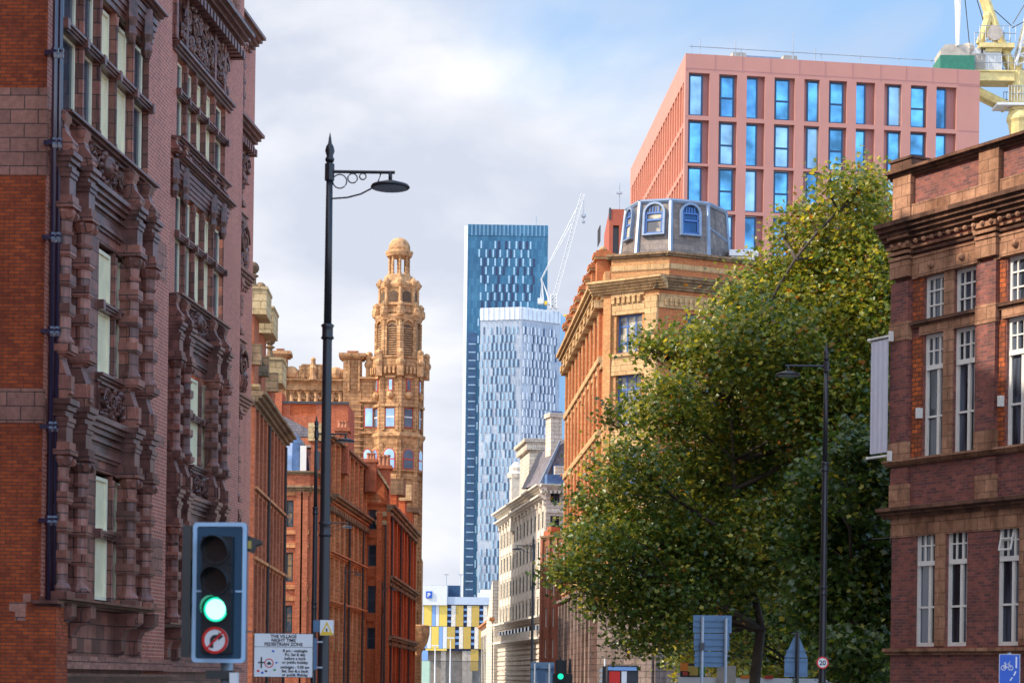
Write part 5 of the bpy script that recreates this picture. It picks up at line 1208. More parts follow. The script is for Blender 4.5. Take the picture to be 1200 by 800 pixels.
# ---------------------------------------------------------------- white stone building
def white_building():
    D0 = 230.0; S = Fr(584, D0*(637-300)/(584-300), 637, D0); W = Fr.pts((S.e.x,S.e.y), (P(664,795,230.75).x, 230.75))
    root = thing('white_stone_building', 'pale cream stone building with balustrade and steep roof, left of the amber warehouse', 'building', S.o)
    z = lambda py, px=632, off=0: W.z(px, py, off)
    zc = W.z(634, 570); zs0 = S.z(600,732)
    rows = [(S.z(620,b), S.z(620,t)) for t, b in ((578,590),(608,627),(640,659),(672,692),(704,723))]
    n = 13; bw = (S.L-1)/n; hs = []
    for i in range(n):
        u = 0.6+bw*i
        for r, (c, d) in enumerate(rows): hs.append((u+bw*0.24, u+bw*0.88, c, d))
    m = MB(); holed(m, 0, S.L, 0, zc, hs, 0.16); m.quad((0,16,0),(0,0,0),(0,0,zc),(0,16,zc)); m.quad((0,0,zc),(S.L,0,zc),(S.L,16,zc),(0,16,zc)); m.build('wall', 'stone_white', root, S)
    for h in hs: window(root, S, h[0], h[1], h[2], h[3], 0.10, nx=2, zt=(0.6,), t=0.1, fm='frame_green', gm='glass_window')
    for i in range(n+1):
        u = 0.6+bw*i; MB().box(u-0.3,u+0.25,-0.13,0,zs0+0.5,rows[1][1]+1.0).build('pilaster', 'stone_white_trim', root, S)
        MB().box(u-0.4,u+0.35,-0.3,0,rows[1][1]+0.6,rows[1][1]+1.1).build('pilaster_cap', 'stone_white_trim', root, S)
    for r, (c, d) in enumerate(rows[1:4]): 
        for i in range(n): MB().box(0.6+bw*i+bw*0.2, 0.6+bw*i+bw*0.86, -0.10, 0, c-1.0, c-0.15).build('apron_panel', 'stone_white_trim', root, S)
    ledge(root, S, -0.3, S.L+0.2, rows[1][1]+1.1, rows[1][1]+1.7, 0.9, 'stone_white_trim', 'cornice', steps=3)
    ledge(root, S, -0.5, S.L+0.6, zc-0.5, zc+0.3, 1.2, 'stone_white_trim', 'cornice', steps=4)
    ledge(root, S, -0.3, S.L+0.3, zs0-0.3, zs0+0.4, 0.9, 'stone_white_trim', 'cornice', steps=3)
    zb = S.z(610, 752)
    ledge(root, S, -0.3, S.L+0.3, zb-0.2, zb+0.3, 0.8, 'stone_white_trim', 'balcony', steps=2)
    # rusticated ground storeys
    for k in range(9):
        zz_ = zb-0.5-k*0.62
        if zz_ > 0.3: MB().box(-0.02, S.L, -0.14, 0, zz_-0.42, zz_).build('rusticated_course', 'stone_white', root, S)
    for i in range(n): MB().box(0.6+bw*i+bw*0.3, 0.6+bw*i+bw*0.72, -0.25, 0.0, zb+0.6, zs0-0.6).build('shop_window', 'glass_dark', root, S)
    for i in range(n*2): MB().box(0.3+bw*i/2, 0.3+bw*i/2+0.18, -0.7, -0.5, zb+0.3, zb+1.1).build('baluster', 'stone_white_trim', root, S)
    # gable-like attic features
    for (px0, px1, pt) in ((580,583,603),(600,607,555),(609,634,535)):
        a, b_ = S.u(px0,600), S.u(px1,600); 
    a, b_ = S.u(611,560), S.u(622,560)
    q = S.z(615,533); MB().box(a,b_,-0.2,3.5,zc,q).box(a-0.5,b_+0.5,-0.6,4.2,q,q+0.9).box(a-0.8,b_+0.8,-0.9,4.5,q+0.9,q+1.3).build('attic_pavilion', 'stone_white', root, S)
    a = S.u(603,560); q = S.z(603,560); MB().box(a-0.8,a+1.0,-0.5,1.2,zc-3,q).lathe([(1.1,q),(1.2,q+0.5),(0.9,q+0.8),(0.95,q+1.3),(0.3,q+2.0)],a+0.1,0.2,10).build('corner_turret', 'stone_white_trim', root, S)
    MB().box(S.u(607,580),S.u(611,580),0.5,3,zc,S.z(609,560)).build('attic_wall', 'stone_white', root, S)
    # right front (shade)
    hs = []
    for px0, px1 in ((645,656),):
        for t_, b_ in ((573,588),(604,622),(636,655),(668,688)): hs.append((W.u(px0,600), W.u(px1,600), W.z(640,b_), W.z(640,t_)))
    m = MB(); holed(m, 0, W.L, 0, zc, hs, 0.4); m.build('wall', 'stone_white', root, W)
    for h in hs: window(root, W, h[0], h[1], h[2], h[3], 0.3, nx=2, zt=(0.5,), t=0.08, fm='paint_dark', gm='glass_window')
    ledge(root, W, -0.8, W.L, zc-0.4, zc+0.3, 0.8, 'stone_white_trim', 'cornice', steps=4, dent=0.5); MB().box(0,W.L,-0.1,0,z(600),z(597)).build('string_course', 'stone_white_trim', root, W)
    MB().box(0, W.L, -0.4, 0.6, zc+0.3, zc+1.4).build('lead_gutter', 'slate_blue', root, W)
    # steep roof with chimney and fire escape
    rp = W; x = lambda px, off=1.2: W.u(px, 540, off)
    m = MB().prism([(x(634),zc+0.5),(x(666),zc+0.5),(x(666),z(512)),(x(654),z(520))],'y',1.2,9); m.build('roof', 'slate_roof', root, W)
    MB().prism([(x(634)-0.2,zc+0.5),(x(637),zc+0.5),(x(657),z(514)),(x(655),z(514))],'y',0.9,1.3).build('roof_hip', 'lead', root, W)
    m = MB().box(x(645,2.5),x(658,2.5),2.5,4.5,z(530),z(484)).box(x(645,2.5)-0.2,x(658,2.5)+0.2,2.3,4.7,z(484),z(479)).build('chimney', 'stone_white', root, W)
    MB().box(x(645,2.5),x(658,2.5),2.4,4.4,z(479),z(477)).build('chimney_cap', 'slate_blue', m)
    o = window(root, W, x(649), x(656), z(562), z(546), 0.7, nx=2, zt=(0.5,), t=0.1, fm='paint_dark', gm='glass_sky'); MB().box(x(647.5),x(658),0.7,3,z(563),z(543)).build('dormer', 'slate_blue', root, W)
    rl = MB()
    for lv_, p0, p1 in ((zc+0.6, 606, 633), (z(545), 616, 634)):
        ua, ub = S.u(p0,560), S.u(p1,560); nn = int((ub-ua)/1.1)
        for k in range(nn+1): rl.tube([(ua+(ub-ua)*k/nn,0.9,lv_),(ua+(ub-ua)*k/nn,0.9,lv_+2.2)],0.07,4)
        for hh in (1.1, 2.2): rl.tube([(ua,0.9,lv_+hh),(ub,0.9,lv_+hh)],0.07,4)
    rl.build('railing', 'paint_dark', root, S)
    MB().box(S.u(616,560), S.L, 1.0, 4.0, zc+0.3, z(545)).build('attic_wall', 'stone_white', root, S)
white_building()
def brick_sliver():
    F = Fr(633.5, 214, 660, 210); t0 = F.z(645,628); r = thing('narrow_red_building', 'narrow red brick building squeezed between the white stone building and amber warehouse', 'building', F.o)
    hs = [(F.u(a,700),F.u(b_,700),F.z(640,q+22),F.z(640,q)) for a, b_ in ((638.5,642),(647,651)) for q in (640,676,712,748)]
    m = MB(); holed(m, 0, F.L, 0, t0, hs, 0.3); shell(m, F.L, 12, 0, t0); m.build('wall', 'brick_dull', r, F)
    for h in hs: window(r, F, *h, 0.2, nx=1, t=0.08, fm='paint_white')
    MB().box(F.u(637,620),F.u(645,620),0,1.5,t0,F.z(640,622)).box(F.u(639,620),F.u(644,620),0.2,1.3,F.z(640,622),F.z(640,617)).build('chimney', 'brick_red', r, F)
    ledge(r, F, -0.1, F.L, t0-0.3, t0+0.1, 0.3, 'terracotta_mossy', 'coping', steps=2)
    for px in (636,644.5,653): MB().box(F.u(px,700)-0.2,F.u(px,700)+0.2,-0.25,0,0,t0-0.3).build('pilaster', 'brick_dull', r, F)
brick_sliver()
def low_stone():
    S = Fr(563, 330, 578.5, 276); r = thing('low_stone_building', 'low pale stone building at the far end beside the yellow car park', 'building', S.o)
    t0 = S.z(565, 735); m = MB(); holed(m, 0, S.L, 0, t0, [], 0.1); shell(m, S.L, 12, 0, t0); m.build('wall', 'stone_white', r, S)
    ledge(r, S, -0.2, S.L, t0-0.3, t0+0.2, 0.6, 'terracotta_orange', 'coping', steps=2)
    for i in range(8): MB().box(S.L*(i+0.3)/8,S.L*(i+0.6)/8,-0.1,0.02,1.0,t0-1.5).build('window', 'glass_dark', r, S)
    q = Fr(573, 282, 580, 280); t1 = q.z(576,732); t2 = q.z(577,690)
    MB().prism([(0,0),(q.L,0),(q.L,t2+1.2),(q.L*0.7,t2),(0,t1)],'y',-0.5,4).build('stepped_gable', 'stone_white', r, q)
low_stone()
# ================================================================ FAR: glass towers, car park, white crane
def panelmat(name, ca, cb, seam, bw, bh, metal=0.55, rough=0.25, ms=0.25, off=0.5, dark=None):
    m, t, b = nt(name); tc, uv = uvz(t)
    br = N(t, 'ShaderNodeTexBrick', offset=off); L(t, uv.outputs[0], br.inputs['Vector'])
    br.inputs['Color1'].default_value = c4(ca); br.inputs['Color2'].default_value = c4(cb); br.inputs['Mortar'].default_value = c4(seam)
    br.inputs['Scale'].default_value = 1; br.inputs['Brick Width'].default_value = bw; br.inputs['Row Height'].default_value = bh
    br.inputs['Mortar Size'].default_value = ms; br.inputs['Mortar Smooth'].default_value = 0.1
    n = N(t, 'ShaderNodeTexNoise', i_Scale=0.035, i_Detail=4.0); L(t, tc.outputs['Object'], n.inputs['Vector'])
    c = mixc(t, 'MULTIPLY', 1.0, br.outputs['Color'], ramp(t, n.outputs[0], 0.35, 0.65, (0.75,0.78,0.82), (1.15,1.12,1.1)))
    L(t, c, b.inputs['Base Color']); b.inputs['Metallic'].default_value = metal; b.inputs['Roughness'].default_value = rough
    MATS[name] = m
panelmat('curtain_blue', (0.025,0.11,0.20), (0.05,0.17,0.28), (0.03,0.10,0.2), 1.0, 3.3, ms=0.06)
panelmat('curtain_silver', (0.42,0.46,0.53), (0.30,0.35,0.43), (0.52,0.54,0.58), 1.3, 3.4, ms=0.1, metal=0.15, rough=0.35)
panelmat('curtain_steel', (0.27,0.32,0.40), (0.36,0.42,0.50), (0.42,0.46,0.52), 1.3, 3.4, ms=0.1, metal=0.3, rough=0.3)  # lightened to put distance haze into the panel colour
panelmat('curtain_turquoise', (0.06,0.38,0.62), (0.12,0.48,0.70), (0.4,0.6,0.7), 1.6, 6.0, ms=0.15)
plainmat('tower_edge_sunlit', (0.80,0.82,0.85), rough=0.4, var=0.04, scale=0.05)  # near white: sunlight on the tower's left side put into the colour
plainmat('facade_light', (0.26,0.40,0.52), rough=0.25, metal=0.6, var=0.15, scale=0.3)
plainmat('facade_dark', (0.015,0.03,0.09), rough=0.3, metal=0.3, var=0.2, scale=0.3)
plainmat('facade_navy', (0.03,0.075,0.16), rough=0.3, metal=0.4, var=0.3, scale=0.3)
plainmat('facade_pale', (0.60,0.63,0.68), rough=0.3, metal=0.4, var=0.1, scale=0.3)
def glass_tower(nm, label, S, mat, top_px, top_py, depth, lside, bands=None, matL='tower_edge_sunlit', fins=()):
    F = S; t0 = F.z(top_px, top_py); r = thing(nm, label, 'skyscraper', F.o)
    m = MB(); m.quad((0,0,0),(F.L,0,0),(F.L,0,t0),(0,0,t0)); m.build('curtain_wall', mat, r, F)
    m = MB(); shell(m, F.L, depth, 0, t0); m.build('side_wall', matL, r, F)
    m = MB().box(0, F.L, -0.35, 0.02, t0-4.6, t0+0.3); k = int(F.L/1.7)
    m.build('crown_band', fins[0], r, F)
    m = MB()
    for i in range(k+1): m.box(F.L*i/k-0.12, F.L*i/k+0.12, -0.75, -0.35, t0-4.6, t0+0.3)
    m.build('crown_fins', fins[1], r, F)
    return r, F, t0
def staggered(r, F, u0, u1, z0, z1, bw, bh, wl, wd, ml, md, seed, pl=1.0, pd=1.0, name='facade_panels'):
    """tall glazed and solid strips that jog sideways from floor to floor"""
    rn = random.Random(seed); a, b_ = MB(), MB(); rows = int((z1-z0)/bh); n = int((u1-u0)/bw)
    for j in range(rows):
        zz_ = z0+j*bh; sh = (0.0, 0.28)[j % 2]*bw
        for i in range(n):
            u = u0+i*bw+sh
            if u+bw > u1: continue
            fade = math.sin(math.pi*(i+0.5)/n)
            if rn.random() < pl: a.box(u+bw*0.08, u+bw*0.08+wl, -0.5, -0.02, zz_+0.25, zz_+bh-0.2)
            if rn.random() < pd*(0.35+0.65*fade): b_.box(u+bw*0.55, u+bw*0.55+wd, -0.3, -0.01, zz_+0.1, zz_+bh-0.05)
    a.build(name, ml, r, F, kind='stuff'); b_.build(name, md, r, F, kind='stuff')
def towers():
    T1 = Fr(541.5, 903, 635.5, 903.4, py=795)
    r, F, t0 = glass_tower('blue_glass_tower', 'tallest deep blue glass skyscraper with sunlit left edge painted white', T1, 'curtain_blue', 600, 264.5, 40, None, fins=('curtain_blue','facade_light'))
    staggered(r, F, F.u(552,300,0)+3, F.u(632,300,0), 20, t0-5.5, 3.1, 3.8, 0.7, 1.0, 'facade_light', 'facade_dark', 1, 0.75, 0.8)
    MB().box(-1.5, -0.01, -0.5, 30, 0, t0-0.5).build('end_wall', 'tower_edge_sunlit', r, F)
    MB().box(0.6, F.u(555,690), -0.6, 0.0, 10, F.z(555,390)).build('shade_strip', 'facade_navy', r, F)  # dark strip painting the shade on the tower's lower front
    for k in range(int((F.z(555,392)-12)/3.6)): MB().box(1.0, F.u(555,690)-0.4, -0.72, -0.6, 12+k*3.6, 12+k*3.6+0.5).build('floor_band', 'facade_light', r, F)
    MB().tube([(F.u(628,260),3,t0),(F.u(628,260),3,t0+5)],0.35,5).build('mast', 'metal_grey', r, F)
    T2 = Fr(557.5, 850, 606, 846); t2 = T2.z(600, 361)
    T3 = Fr.pts((T2.e.x,T2.e.y),(P(651,795,856).x,856))
    r = thing('silver_glass_tower', 'silvery grey blue glass skyscraper in front of the tall blue one', 'skyscraper', T2.o)
    for q, mt, ml in ((T2,'curtain_steel','facade_light'), (T3,'curtain_silver','facade_pale')):
        m = MB(); m.quad((0,0,0),(q.L,0,0),(q.L,0,t2),(0,0,t2)); m.quad((0,0,t2),(q.L,0,t2),(q.L,25,t2),(0,25,t2)); m.build('curtain_wall', mt, r, q)
        m = MB().box(0,q.L,-0.4,0.02,t2-4.8,t2+0.3)
        k = int(q.L/2.0)
        for i in range(k): m.box(q.L*(i+.5)/k-0.2,q.L*(i+.5)/k+0.2,-0.9,-0.4,t2-4.8,t2+0.3)
        m.build('crown_band', 'facade_pale', r, q)
        staggered(r, q, 0.4, q.L-0.4, 15, t2-5.5, 1.85, 3.4, 0.6, 0.45, ml, 'facade_navy', 3, 0.85, 0.55)
    E = Fr.pts((T3.e.x,T3.e.y),(P(660.5,795,880).x,880)); m = MB(); m.quad((0,0,0),(E.L,0,0),(E.L,0,t2),(0,0,t2)); m.build('side_wall', 'facade_skypale', r, E)
    t4 = P(662,371,900).z; T4 = Fr(656, 900, 676, 896); r = thing('turquoise_glass_block', 'turquoise glass block just showing right of the silver tower', 'skyscraper', T4.o)
    m = MB(); m.quad((0,0,0),(T4.L,0,0),(T4.L,0,t4),(0,0,t4)); shell(m, T4.L, 20, 0, t4); m.build('curtain_wall', 'curtain_turquoise', r, T4)
    MB().box(0,T4.L,-1,1,t4,t4+0.8).build('coping', 'ochre', r, T4)
plainmat('facade_skypale', (0.42,0.62,0.80), rough=0.3, metal=0.4, var=0.06, scale=0.1)
towers()
def white_crane():
    D = 853.0; p = lambda px, py, dy=0: tuple(P(px,py,D)+Vector((0,dy,0)))
    o = P(648,357,D); r = thing('distant_crane', 'small white luffing crane standing on top of the silver tower', 'crane', (o.x,D,o.z)); off = (-o.x,-D,-o.z)
    m = MB(); lattice(m, p(650,349), p(683,228), 1.6, 26, 0.14); m.build('jib', 'crane_white', r, loc=off)
    m = MB(); lattice(m, p(649,362), p(649,346), 2.4, 4, 0.35); m.build('mast', 'crane_white', r, loc=off)
    MB().tube([p(634,354),p(634.5,326),p(644,352)],0.5,5).tube([p(637,354),p(634.5,326)],0.35,5).build('a_frame', 'crane_white', r, loc=off)
    a, b_ = P(630,356,D), P(637,350,D); MB().box(a.x,b_.x,D-1.5,D+1.5,a.z,b_.z).build('counterweight', 'crane_white', r, loc=off)
    a, b_ = P(638,357,D), P(641,353.5,D); MB().box(a.x,b_.x,D-1.5,D+1.5,a.z,b_.z).build('cab', 'sign_yellow', r, loc=off)
    a, b_ = P(640,357,D), P(651,353,D); MB().box(a.x,b_.x,D-1,D+1,a.z,b_.z).build('deck', 'crane_white', r, loc=off)
    MB().tube([p(634.5,326),p(682,232)],0.14,4).tube([p(635,327),p(670,262)],0.14,4).tube([p(684,230),p(684,261)],0.12,4).build('cable', 'metal_grey', r, loc=off)
    q = P(684,253,D); MB().ball((q.x,D,q.z),1.0,6,5).ball((q.x,D,q.z-2.5),0.7,6,5).build('hook_block', 'metal_grey', r, loc=off)
white_crane()

def car_park():
    F = Fr(488, 420, 578, 420); z = lambda py, px=530: F.z(px, py); U = lambda px: F.u(px, 740)
    r = thing('car_park', 'multi storey car park clad in yellow, white and blue panels at the street end', 'building', F.o)
    TOP = z(699); m = MB(); m.quad((0,0,z(762)),(F.L,0,z(762)),(F.L,0,TOP),(0,0,TOP)); shell(m, F.L, 30, z(762), TOP); m.build('wall', 'facade_dark', r, F)
    MB().box(U(495), U(523.5), -1.2, 6, z(709), z(686)).build('stair_tower', 'panel_white', r, F)
    MB().box(0, U(576), -0.8, 0, z(708), z(699)).build('top_band', 'panel_greyblue', r, F)
    MB().box(U(492), U(538), 6, 12, TOP, z(684)).build('roof_plant', 'frame_navy', r, F)
    MB().box(U(559), U(578), -0.5, 4, z(703), z(694)).box(U(562),U(580),0,5,z(694),z(690)).build('roof_plant', 'panel_white', r, F)
    # P sign
    s = MB().box(U(499), U(506), -1.45, -1.22, z(701), z(693)).build('parking_sign', 'sign_blue', r, F)
    textobj('P', (U(500.6), -1.47, z(699.6)), 6.6*420/FPX, 'sign_white', s, 'letter', bold=True)
    # panels
    up = [(490.5,494,'panel_greyblue'),(494,496.5,'panel_white'),(496.5,506,'yellow'),(506,510.5,'panel_paleblue'),(510.5,514.5,'panel_white'),(514.5,524,'yellow'),(528.5,534,'stone_white_trim'),(534,543,'ochre'),(547,552.5,'stone_white_trim'),(552.5,561.5,'ochre'),(566,571,'stone_white_trim'),(571,577,'ochre')]
    lo = [(489,491.5,'panel_paleblue'),(491.5,495.5,'yellow'),(495.5,500.5,'panel_paleblue'),(500.5,505.5,'panel_white'),(505.5,514.5,'yellow'),(514.5,519,'panel_paleblue'),(519,524,'panel_white'),(524,533.5,'ochre'),(538,543,'stone_white_trim'),(543,552,'ochre'),(556,561,'stone_white_trim'),(561,565,'ochre'),(565,577,'panel_greyblue')]
    for lst, p0, p1 in ((up, 733.5, 709), (lo, 759.5, 734)):
        for a, b_, mt in lst: MB().box(U(a)+0.03, U(b_)-0.03, -0.6, -0.02, z(p0), z(p1)).build('cladding_panel', mt, r, F)
    for (a, b_) in ((524,528.5),(543,547),(561.5,566)):
        for k in range(3): MB().box(U(a),U(b_),-0.4,-0.02,z(715+k*7),z(712.5+k*7)).build('spandrel', 'panel_paleblue', r, F)
    for (a, b_) in ((533.5,538),(552,556)):
        for k in range(3): MB().box(U(a),U(b_),-0.4,-0.02,z(741+k*7),z(738+k*7)).build('spandrel', 'panel_paleblue', r, F)
    MB().box(U(499), U(524), -0.7, 0, z(762), z(759.8)).build('lower_edge', 'yellow', r, F)
    MB().box(0, U(575), 2, 2.4, z(800), z(762)).build('rear_wall', 'concrete', r, F)
    for px in (499,520,545,551): MB().box(U(px)-0.5,U(px)+0.5,-0.2,0.8,0,z(762)).build('pillar', 'concrete', r, F)
    MB().box(U(552),U(561),-0.3,0.5,z(785),z(760)).build('ochre_wall', 'ochre', r, F)
    MB().box(0,U(502),-0.9,0.4,z(774),z(762)).build('blue_wall', 'panel_paleblue', r, F)
    for px in (522, 539): MB().tube([(U(px),1,TOP),(U(px),1,z(672))],0.1,4).box(U(px)-.5,U(px)+.5,.9,1.1,z(673),z(672)).build('mast', 'metal_grey', r, F)
    g = Fr(486, 405, 504, 405); m = MB().box(0, g.L, -0.2, 0.2, 0, g.z(495,774)); tag(m.build('green_hoarding', 'green_board', None, g), 'pale green hoarding at the far left of the street end', 'hoarding')
    # fence in front
    g = Fr(503, 395, 562, 395); fz = g.z(530, 782); ft = thing('railing_fence', 'dark metal railing fence along the yard below the car park', 'fence', g.o)
    m = MB()
    for k in range(60): m.box(g.L*k/60, g.L*k/60+0.06, 0, 0.05, 0, fz+1.4)
    m.build('pickets', 'paint_dark', ft, g); MB().box(0,g.L,-0.03,0.08,fz+1.25,fz+1.35).box(0,g.L,-0.03,0.08,0.8,0.9).build('rail', 'paint_dark', ft, g)
    for px, py in ((510,756),(528,747)):
        q = P(px, py, 380); t_ = thing('lamp_column', 'pale grey lamp column at the street end, ' + ('left one' if px == 510 else 'right one') + ' of two', 'lamp post', (q.x,380,0), group='pale lamp columns at the street end')
        MB().tube([(0,0,0),(0,0,q.z)],0.16,6,0.1).build('pole', 'panel_white', t_); MB().box(-0.7,0.7,-0.2,0.2,q.z-0.1,q.z+0.12).build('lamp_head', 'panel_white', t_)
def textobj(txt, loc, size, mat, parent, name, bold=False, rot=(math.pi/2,0,0), align='LEFT', ext=0.002):
    cu = bpy.data.curves.new(name, 'FONT'); cu.body = txt; cu.size = size; cu.align_x = align; cu.extrude = ext
    if bold: cu.offset = size*0.025
    ob = bpy.data.objects.new(name, cu); COL.objects.link(ob)
    dg = bpy.context.evaluated_depsgraph_get(); me = bpy.data.meshes.new_from_object(ob.evaluated_get(dg)); bpy.data.objects.remove(ob)
    me.materials.clear(); me.materials.append(M[mat]); o = bpy.data.objects.new(name, me); COL.objects.link(o)
    o.parent = parent; o.location = loc; o.rotation_euler = rot
    return o
car_park()
# ================================================================ TREES
import numpy as np
def leafmat(name, c, tr=0.42, rough=0.36):
    m, t, b = nt(name); out = t.nodes['Material Output']
    b.inputs['Base Color'].default_value = c4(c); b.inputs['Roughness'].default_value = rough; b.inputs['Specular IOR Level'].default_value = 0.65
    tl = N(t, 'ShaderNodeBsdfTranslucent'); tl.inputs[0].default_value = c4((min(1,c[0]*1.9+0.01), min(1,c[1]*1.7+0.01), c[2]*0.8))
    mx = N(t, 'ShaderNodeMixShader'); mx.inputs[0].default_value = tr; L(t, b.outputs[0], mx.inputs[1]); L(t, tl.outputs[0], mx.inputs[2]); L(t, mx.outputs[0], out.inputs[0])
    MATS[name] = m
leafmat('leaf_dark', (0.07,0.125,0.025)); leafmat('leaf_mid', (0.155,0.20,0.035)); leafmat('leaf_olive', (0.28,0.28,0.045))
leafmat('leaf_yellow', (0.46,0.39,0.05)); leafmat('leaf_rust', (0.34,0.13,0.03)); leafmat('leaf_deep', (0.035,0.08,0.02), 0.3)
LM = ['leaf_deep','leaf_dark','leaf_mid','leaf_olive','leaf_yellow','leaf_rust']
def leaves(name, parent, lobes, per_m3, size, seed, loc, warm):
    """lobes: (x,y,z,r); warm(z)-> weights over LM"""
    rg = np.random.default_rng(seed)
    C, Wt = [], []
    for (x, y, z, r) in lobes:
        nt_ = max(8, int(per_m3*r**2.4)); d = rg.normal(size=(nt_,3)); d /= np.linalg.norm(d, axis=1)[:,None]
        rad = r*(0.25+0.85*rg.random(nt_)**0.55); cen = np.array([x,y,z])+d*rad[:,None]*np.array([1,1,0.85])
        k = 15
        off = rg.normal(size=(nt_,k,3))*np.array([0.36,0.36,0.22]); 
        pts = (cen[:,None,:]+off).reshape(-1,3); C.append(pts)
        w = np.array(warm(z)); w = w/w.sum(); tw = rg.random(nt_)
        base = rg.choice(6, size=(nt_,k), p=w); tone = rg.choice(6, size=nt_, p=w)
        base = np.where(rg.random((nt_,k)) < 0.45, tone[:,None], base); Wt.append(base.reshape(-1))
    C = np.concatenate(C); W_ = np.concatenate(Wt); n = len(C)
    T = np.array([(0,0,0),(.36,.06,.1),(.26,.30,.05),(.56,.50,.16),(.23,.60,.05),(0,1,0),(-.23,.60,.05),(-.56,.50,.16),(-.26,.30,.05),(-.36,.06,.1)])
    T[:,1] -= 0.45
    nrm = rg.normal(size=(n,3)); nrm[:,2] = np.abs(nrm[:,2])+0.5; nrm[:,1] -= 0.25; nrm /= np.linalg.norm(nrm,axis=1)[:,None]
    t = rg.normal(size=(n,3)); t[:,2] -= 0.6; a = np.cross(t, nrm); a /= np.linalg.norm(a,axis=1)[:,None]; b = np.cross(nrm, a)
    s = size*rg.uniform(0.6,1.25,n)
    V = C[:,None,:] + s[:,None,None]*(T[None,:,0:1]*a[:,None,:]+T[None,:,1:2]*b[:,None,:]+T[None,:,2:3]*nrm[:,None,:])
    me = bpy.data.meshes.new(name); nv = n*10; me.vertices.add(nv); me.vertices.foreach_set('co', V.reshape(-1).astype(np.float32))
    idx = np.array([0,1,2,3,4,5, 0,5,6,7,8,9]); lv = (np.arange(n)[:,None]*10+idx[None,:]).reshape(-1)
    me.loops.add(n*12); me.loops.foreach_set('vertex_index', lv.astype(np.int32))
    me.polygons.add(n*2); me.polygons.foreach_set('loop_start', (np.arange(n*2)*6).astype(np.int32)); me.polygons.foreach_set('loop_total', np.full(n*2,6,np.int32))
    me.polygons.foreach_set('material_index', np.repeat(W_,2).astype(np.int32)); me.update(calc_edges=True)
    for k in LM: me.materials.append(M[k])
    o = bpy.data.objects.new(name, me); COL.objects.link(o); o.parent = parent; o.location = loc
    return n
def limb(mb, a, b, r0, r1, rn, bend=0.08, seg=7):
    a, b = Vector(a), Vector(b); L_ = (b-a).length; pts = []
    o1 = Vector((rn.gauss(0,1),rn.gauss(0,1),rn.gauss(0,0.6)))*L_*bend; ph = rn.uniform(0,3)
    for i in range(seg+1):
        t = i/seg; pts.append(a.lerp(b,t)+o1*math.sin(math.pi*t)+Vector((math.sin(t*7+ph),math.cos(t*6+ph),0))*L_*0.012)
    mb.tube(pts, r0, 7, r1); return pts
def tree(label, kind, base, fork_z, r0, lobes, per, size, seed, warm, lean=(0,0), group=None):
    rn = random.Random(seed); x0, y0 = base
    root = thing(kind, label, 'tree', (x0,y0,0), group=group)
    tk = MB(); fork = Vector((lean[0],lean[1],fork_z))
    limb(tk, (0,0,-0.1), fork, r0, r0*0.75, rn, 0.02, 8)
    topz = max(l[2] for l in lobes)
    lead = [fork]; mid = Vector((sum(l[0] for l in lobes)/len(lobes)-x0, sum(l[1] for l in lobes)/len(lobes)-y0, topz*0.62))
    pts = limb(tk, fork, mid, r0*0.6, r0*0.25, rn, 0.04, 8); tops = sorted(lobes, key=lambda l: -l[2])[:1]
    pts += limb(tk, mid, (tops[0][0]-x0,tops[0][1]-y0,tops[0][2]), r0*0.25, 0.04, rn, 0.05, 8)
    tk.build('trunk', 'bark', root, smooth=True)
    br = MB()
    for (x, y, z, r) in lobes:
        e = Vector((x-x0,y-y0,z)); cand = [p for p in pts if p.z < e.z-0.3] or [fork]
        s = min(cand, key=lambda p: (p-e).length+abs((e.z-p.z)-0.6*(Vector((p.x,p.y,0))-Vector((e.x,e.y,0))).length))
        q = limb(br, s, e, 0.03+0.012*(e-s).length, 0.03, rn, 0.08, 7)
        for k in range(7):
            d = Vector((rn.gauss(0,1),rn.gauss(0,1),rn.gauss(0.2,0.8))).normalized()*r*rn.uniform(0.7,1.05); limb(br, q[rn.choice((3,4,5,6,7))], e+d, 0.028, 0.009, rn, 0.1, 4)
    br.build('branches', 'bark', root, smooth=True, kind='stuff')
    return leaves('crown', root, lobes, per, size, seed, (-x0,-y0,0), warm)
def LB(lst, D, rn):
    out = []
    for px, py, r in lst:
        d = D+rn.uniform(-2.2,2.2); p = P(px,py,d); out.append((p.x,p.y,p.z,r))
    return out
rn_ = random.Random(21)
main = LB([(1008,218,0.75),(1030,250,1.1),(950,255,0.7),(985,285,1.5),(1035,320,1.5),(920,275,0.5),(910,325,1.1),(960,350,1.7),(872,355,0.9),(1015,395,1.8),(905,410,1.7),(833,405,1.2),(780,408,0.75),(950,470,1.8),(860,480,1.7),(785,478,1.25),(1010,490,1.8),(745,548,1.1),(900,560,1.9),(818,562,1.7),(723,492,0.55),(703,590,0.95),(700,650,1.2),(765,630,1.6),(840,650,1.8),(920,640,1.9),(662,680,0.55),(728,700,1.15),(790,705,1.4),(860,715,1.1),(980,600,1.8),(735,752,0.55),(775,745,0.8),(752,408,0.45),(690,548,0.35),(675,620,0.5),(650,668,0.35),(972,218,0.5),(1035,440,1.3)], 66, rn_)
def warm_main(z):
    k = min(1, max(0, (z-4)/12)); return (0.16-0.12*k, 0.40-0.22*k, 0.30-0.02*k, 0.12+0.26*k, 0.025+0.07*k, 0.01+0.025*k)  # yellower upwards: autumn colour plus sunlight put into the leaf mix
b0 = P(889,795,66)
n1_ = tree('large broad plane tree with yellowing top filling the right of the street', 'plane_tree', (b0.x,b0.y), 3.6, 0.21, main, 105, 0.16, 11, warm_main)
fr_l = LB([(1000,528,0.75),(975,575,0.9),(1025,575,0.9),(1000,630,1.2),(955,640,0.9),(1035,660,1.1),(985,690,1.2),(1025,730,1.1),(960,715,0.7),(1000,770,0.9)], 58.5, rn_)
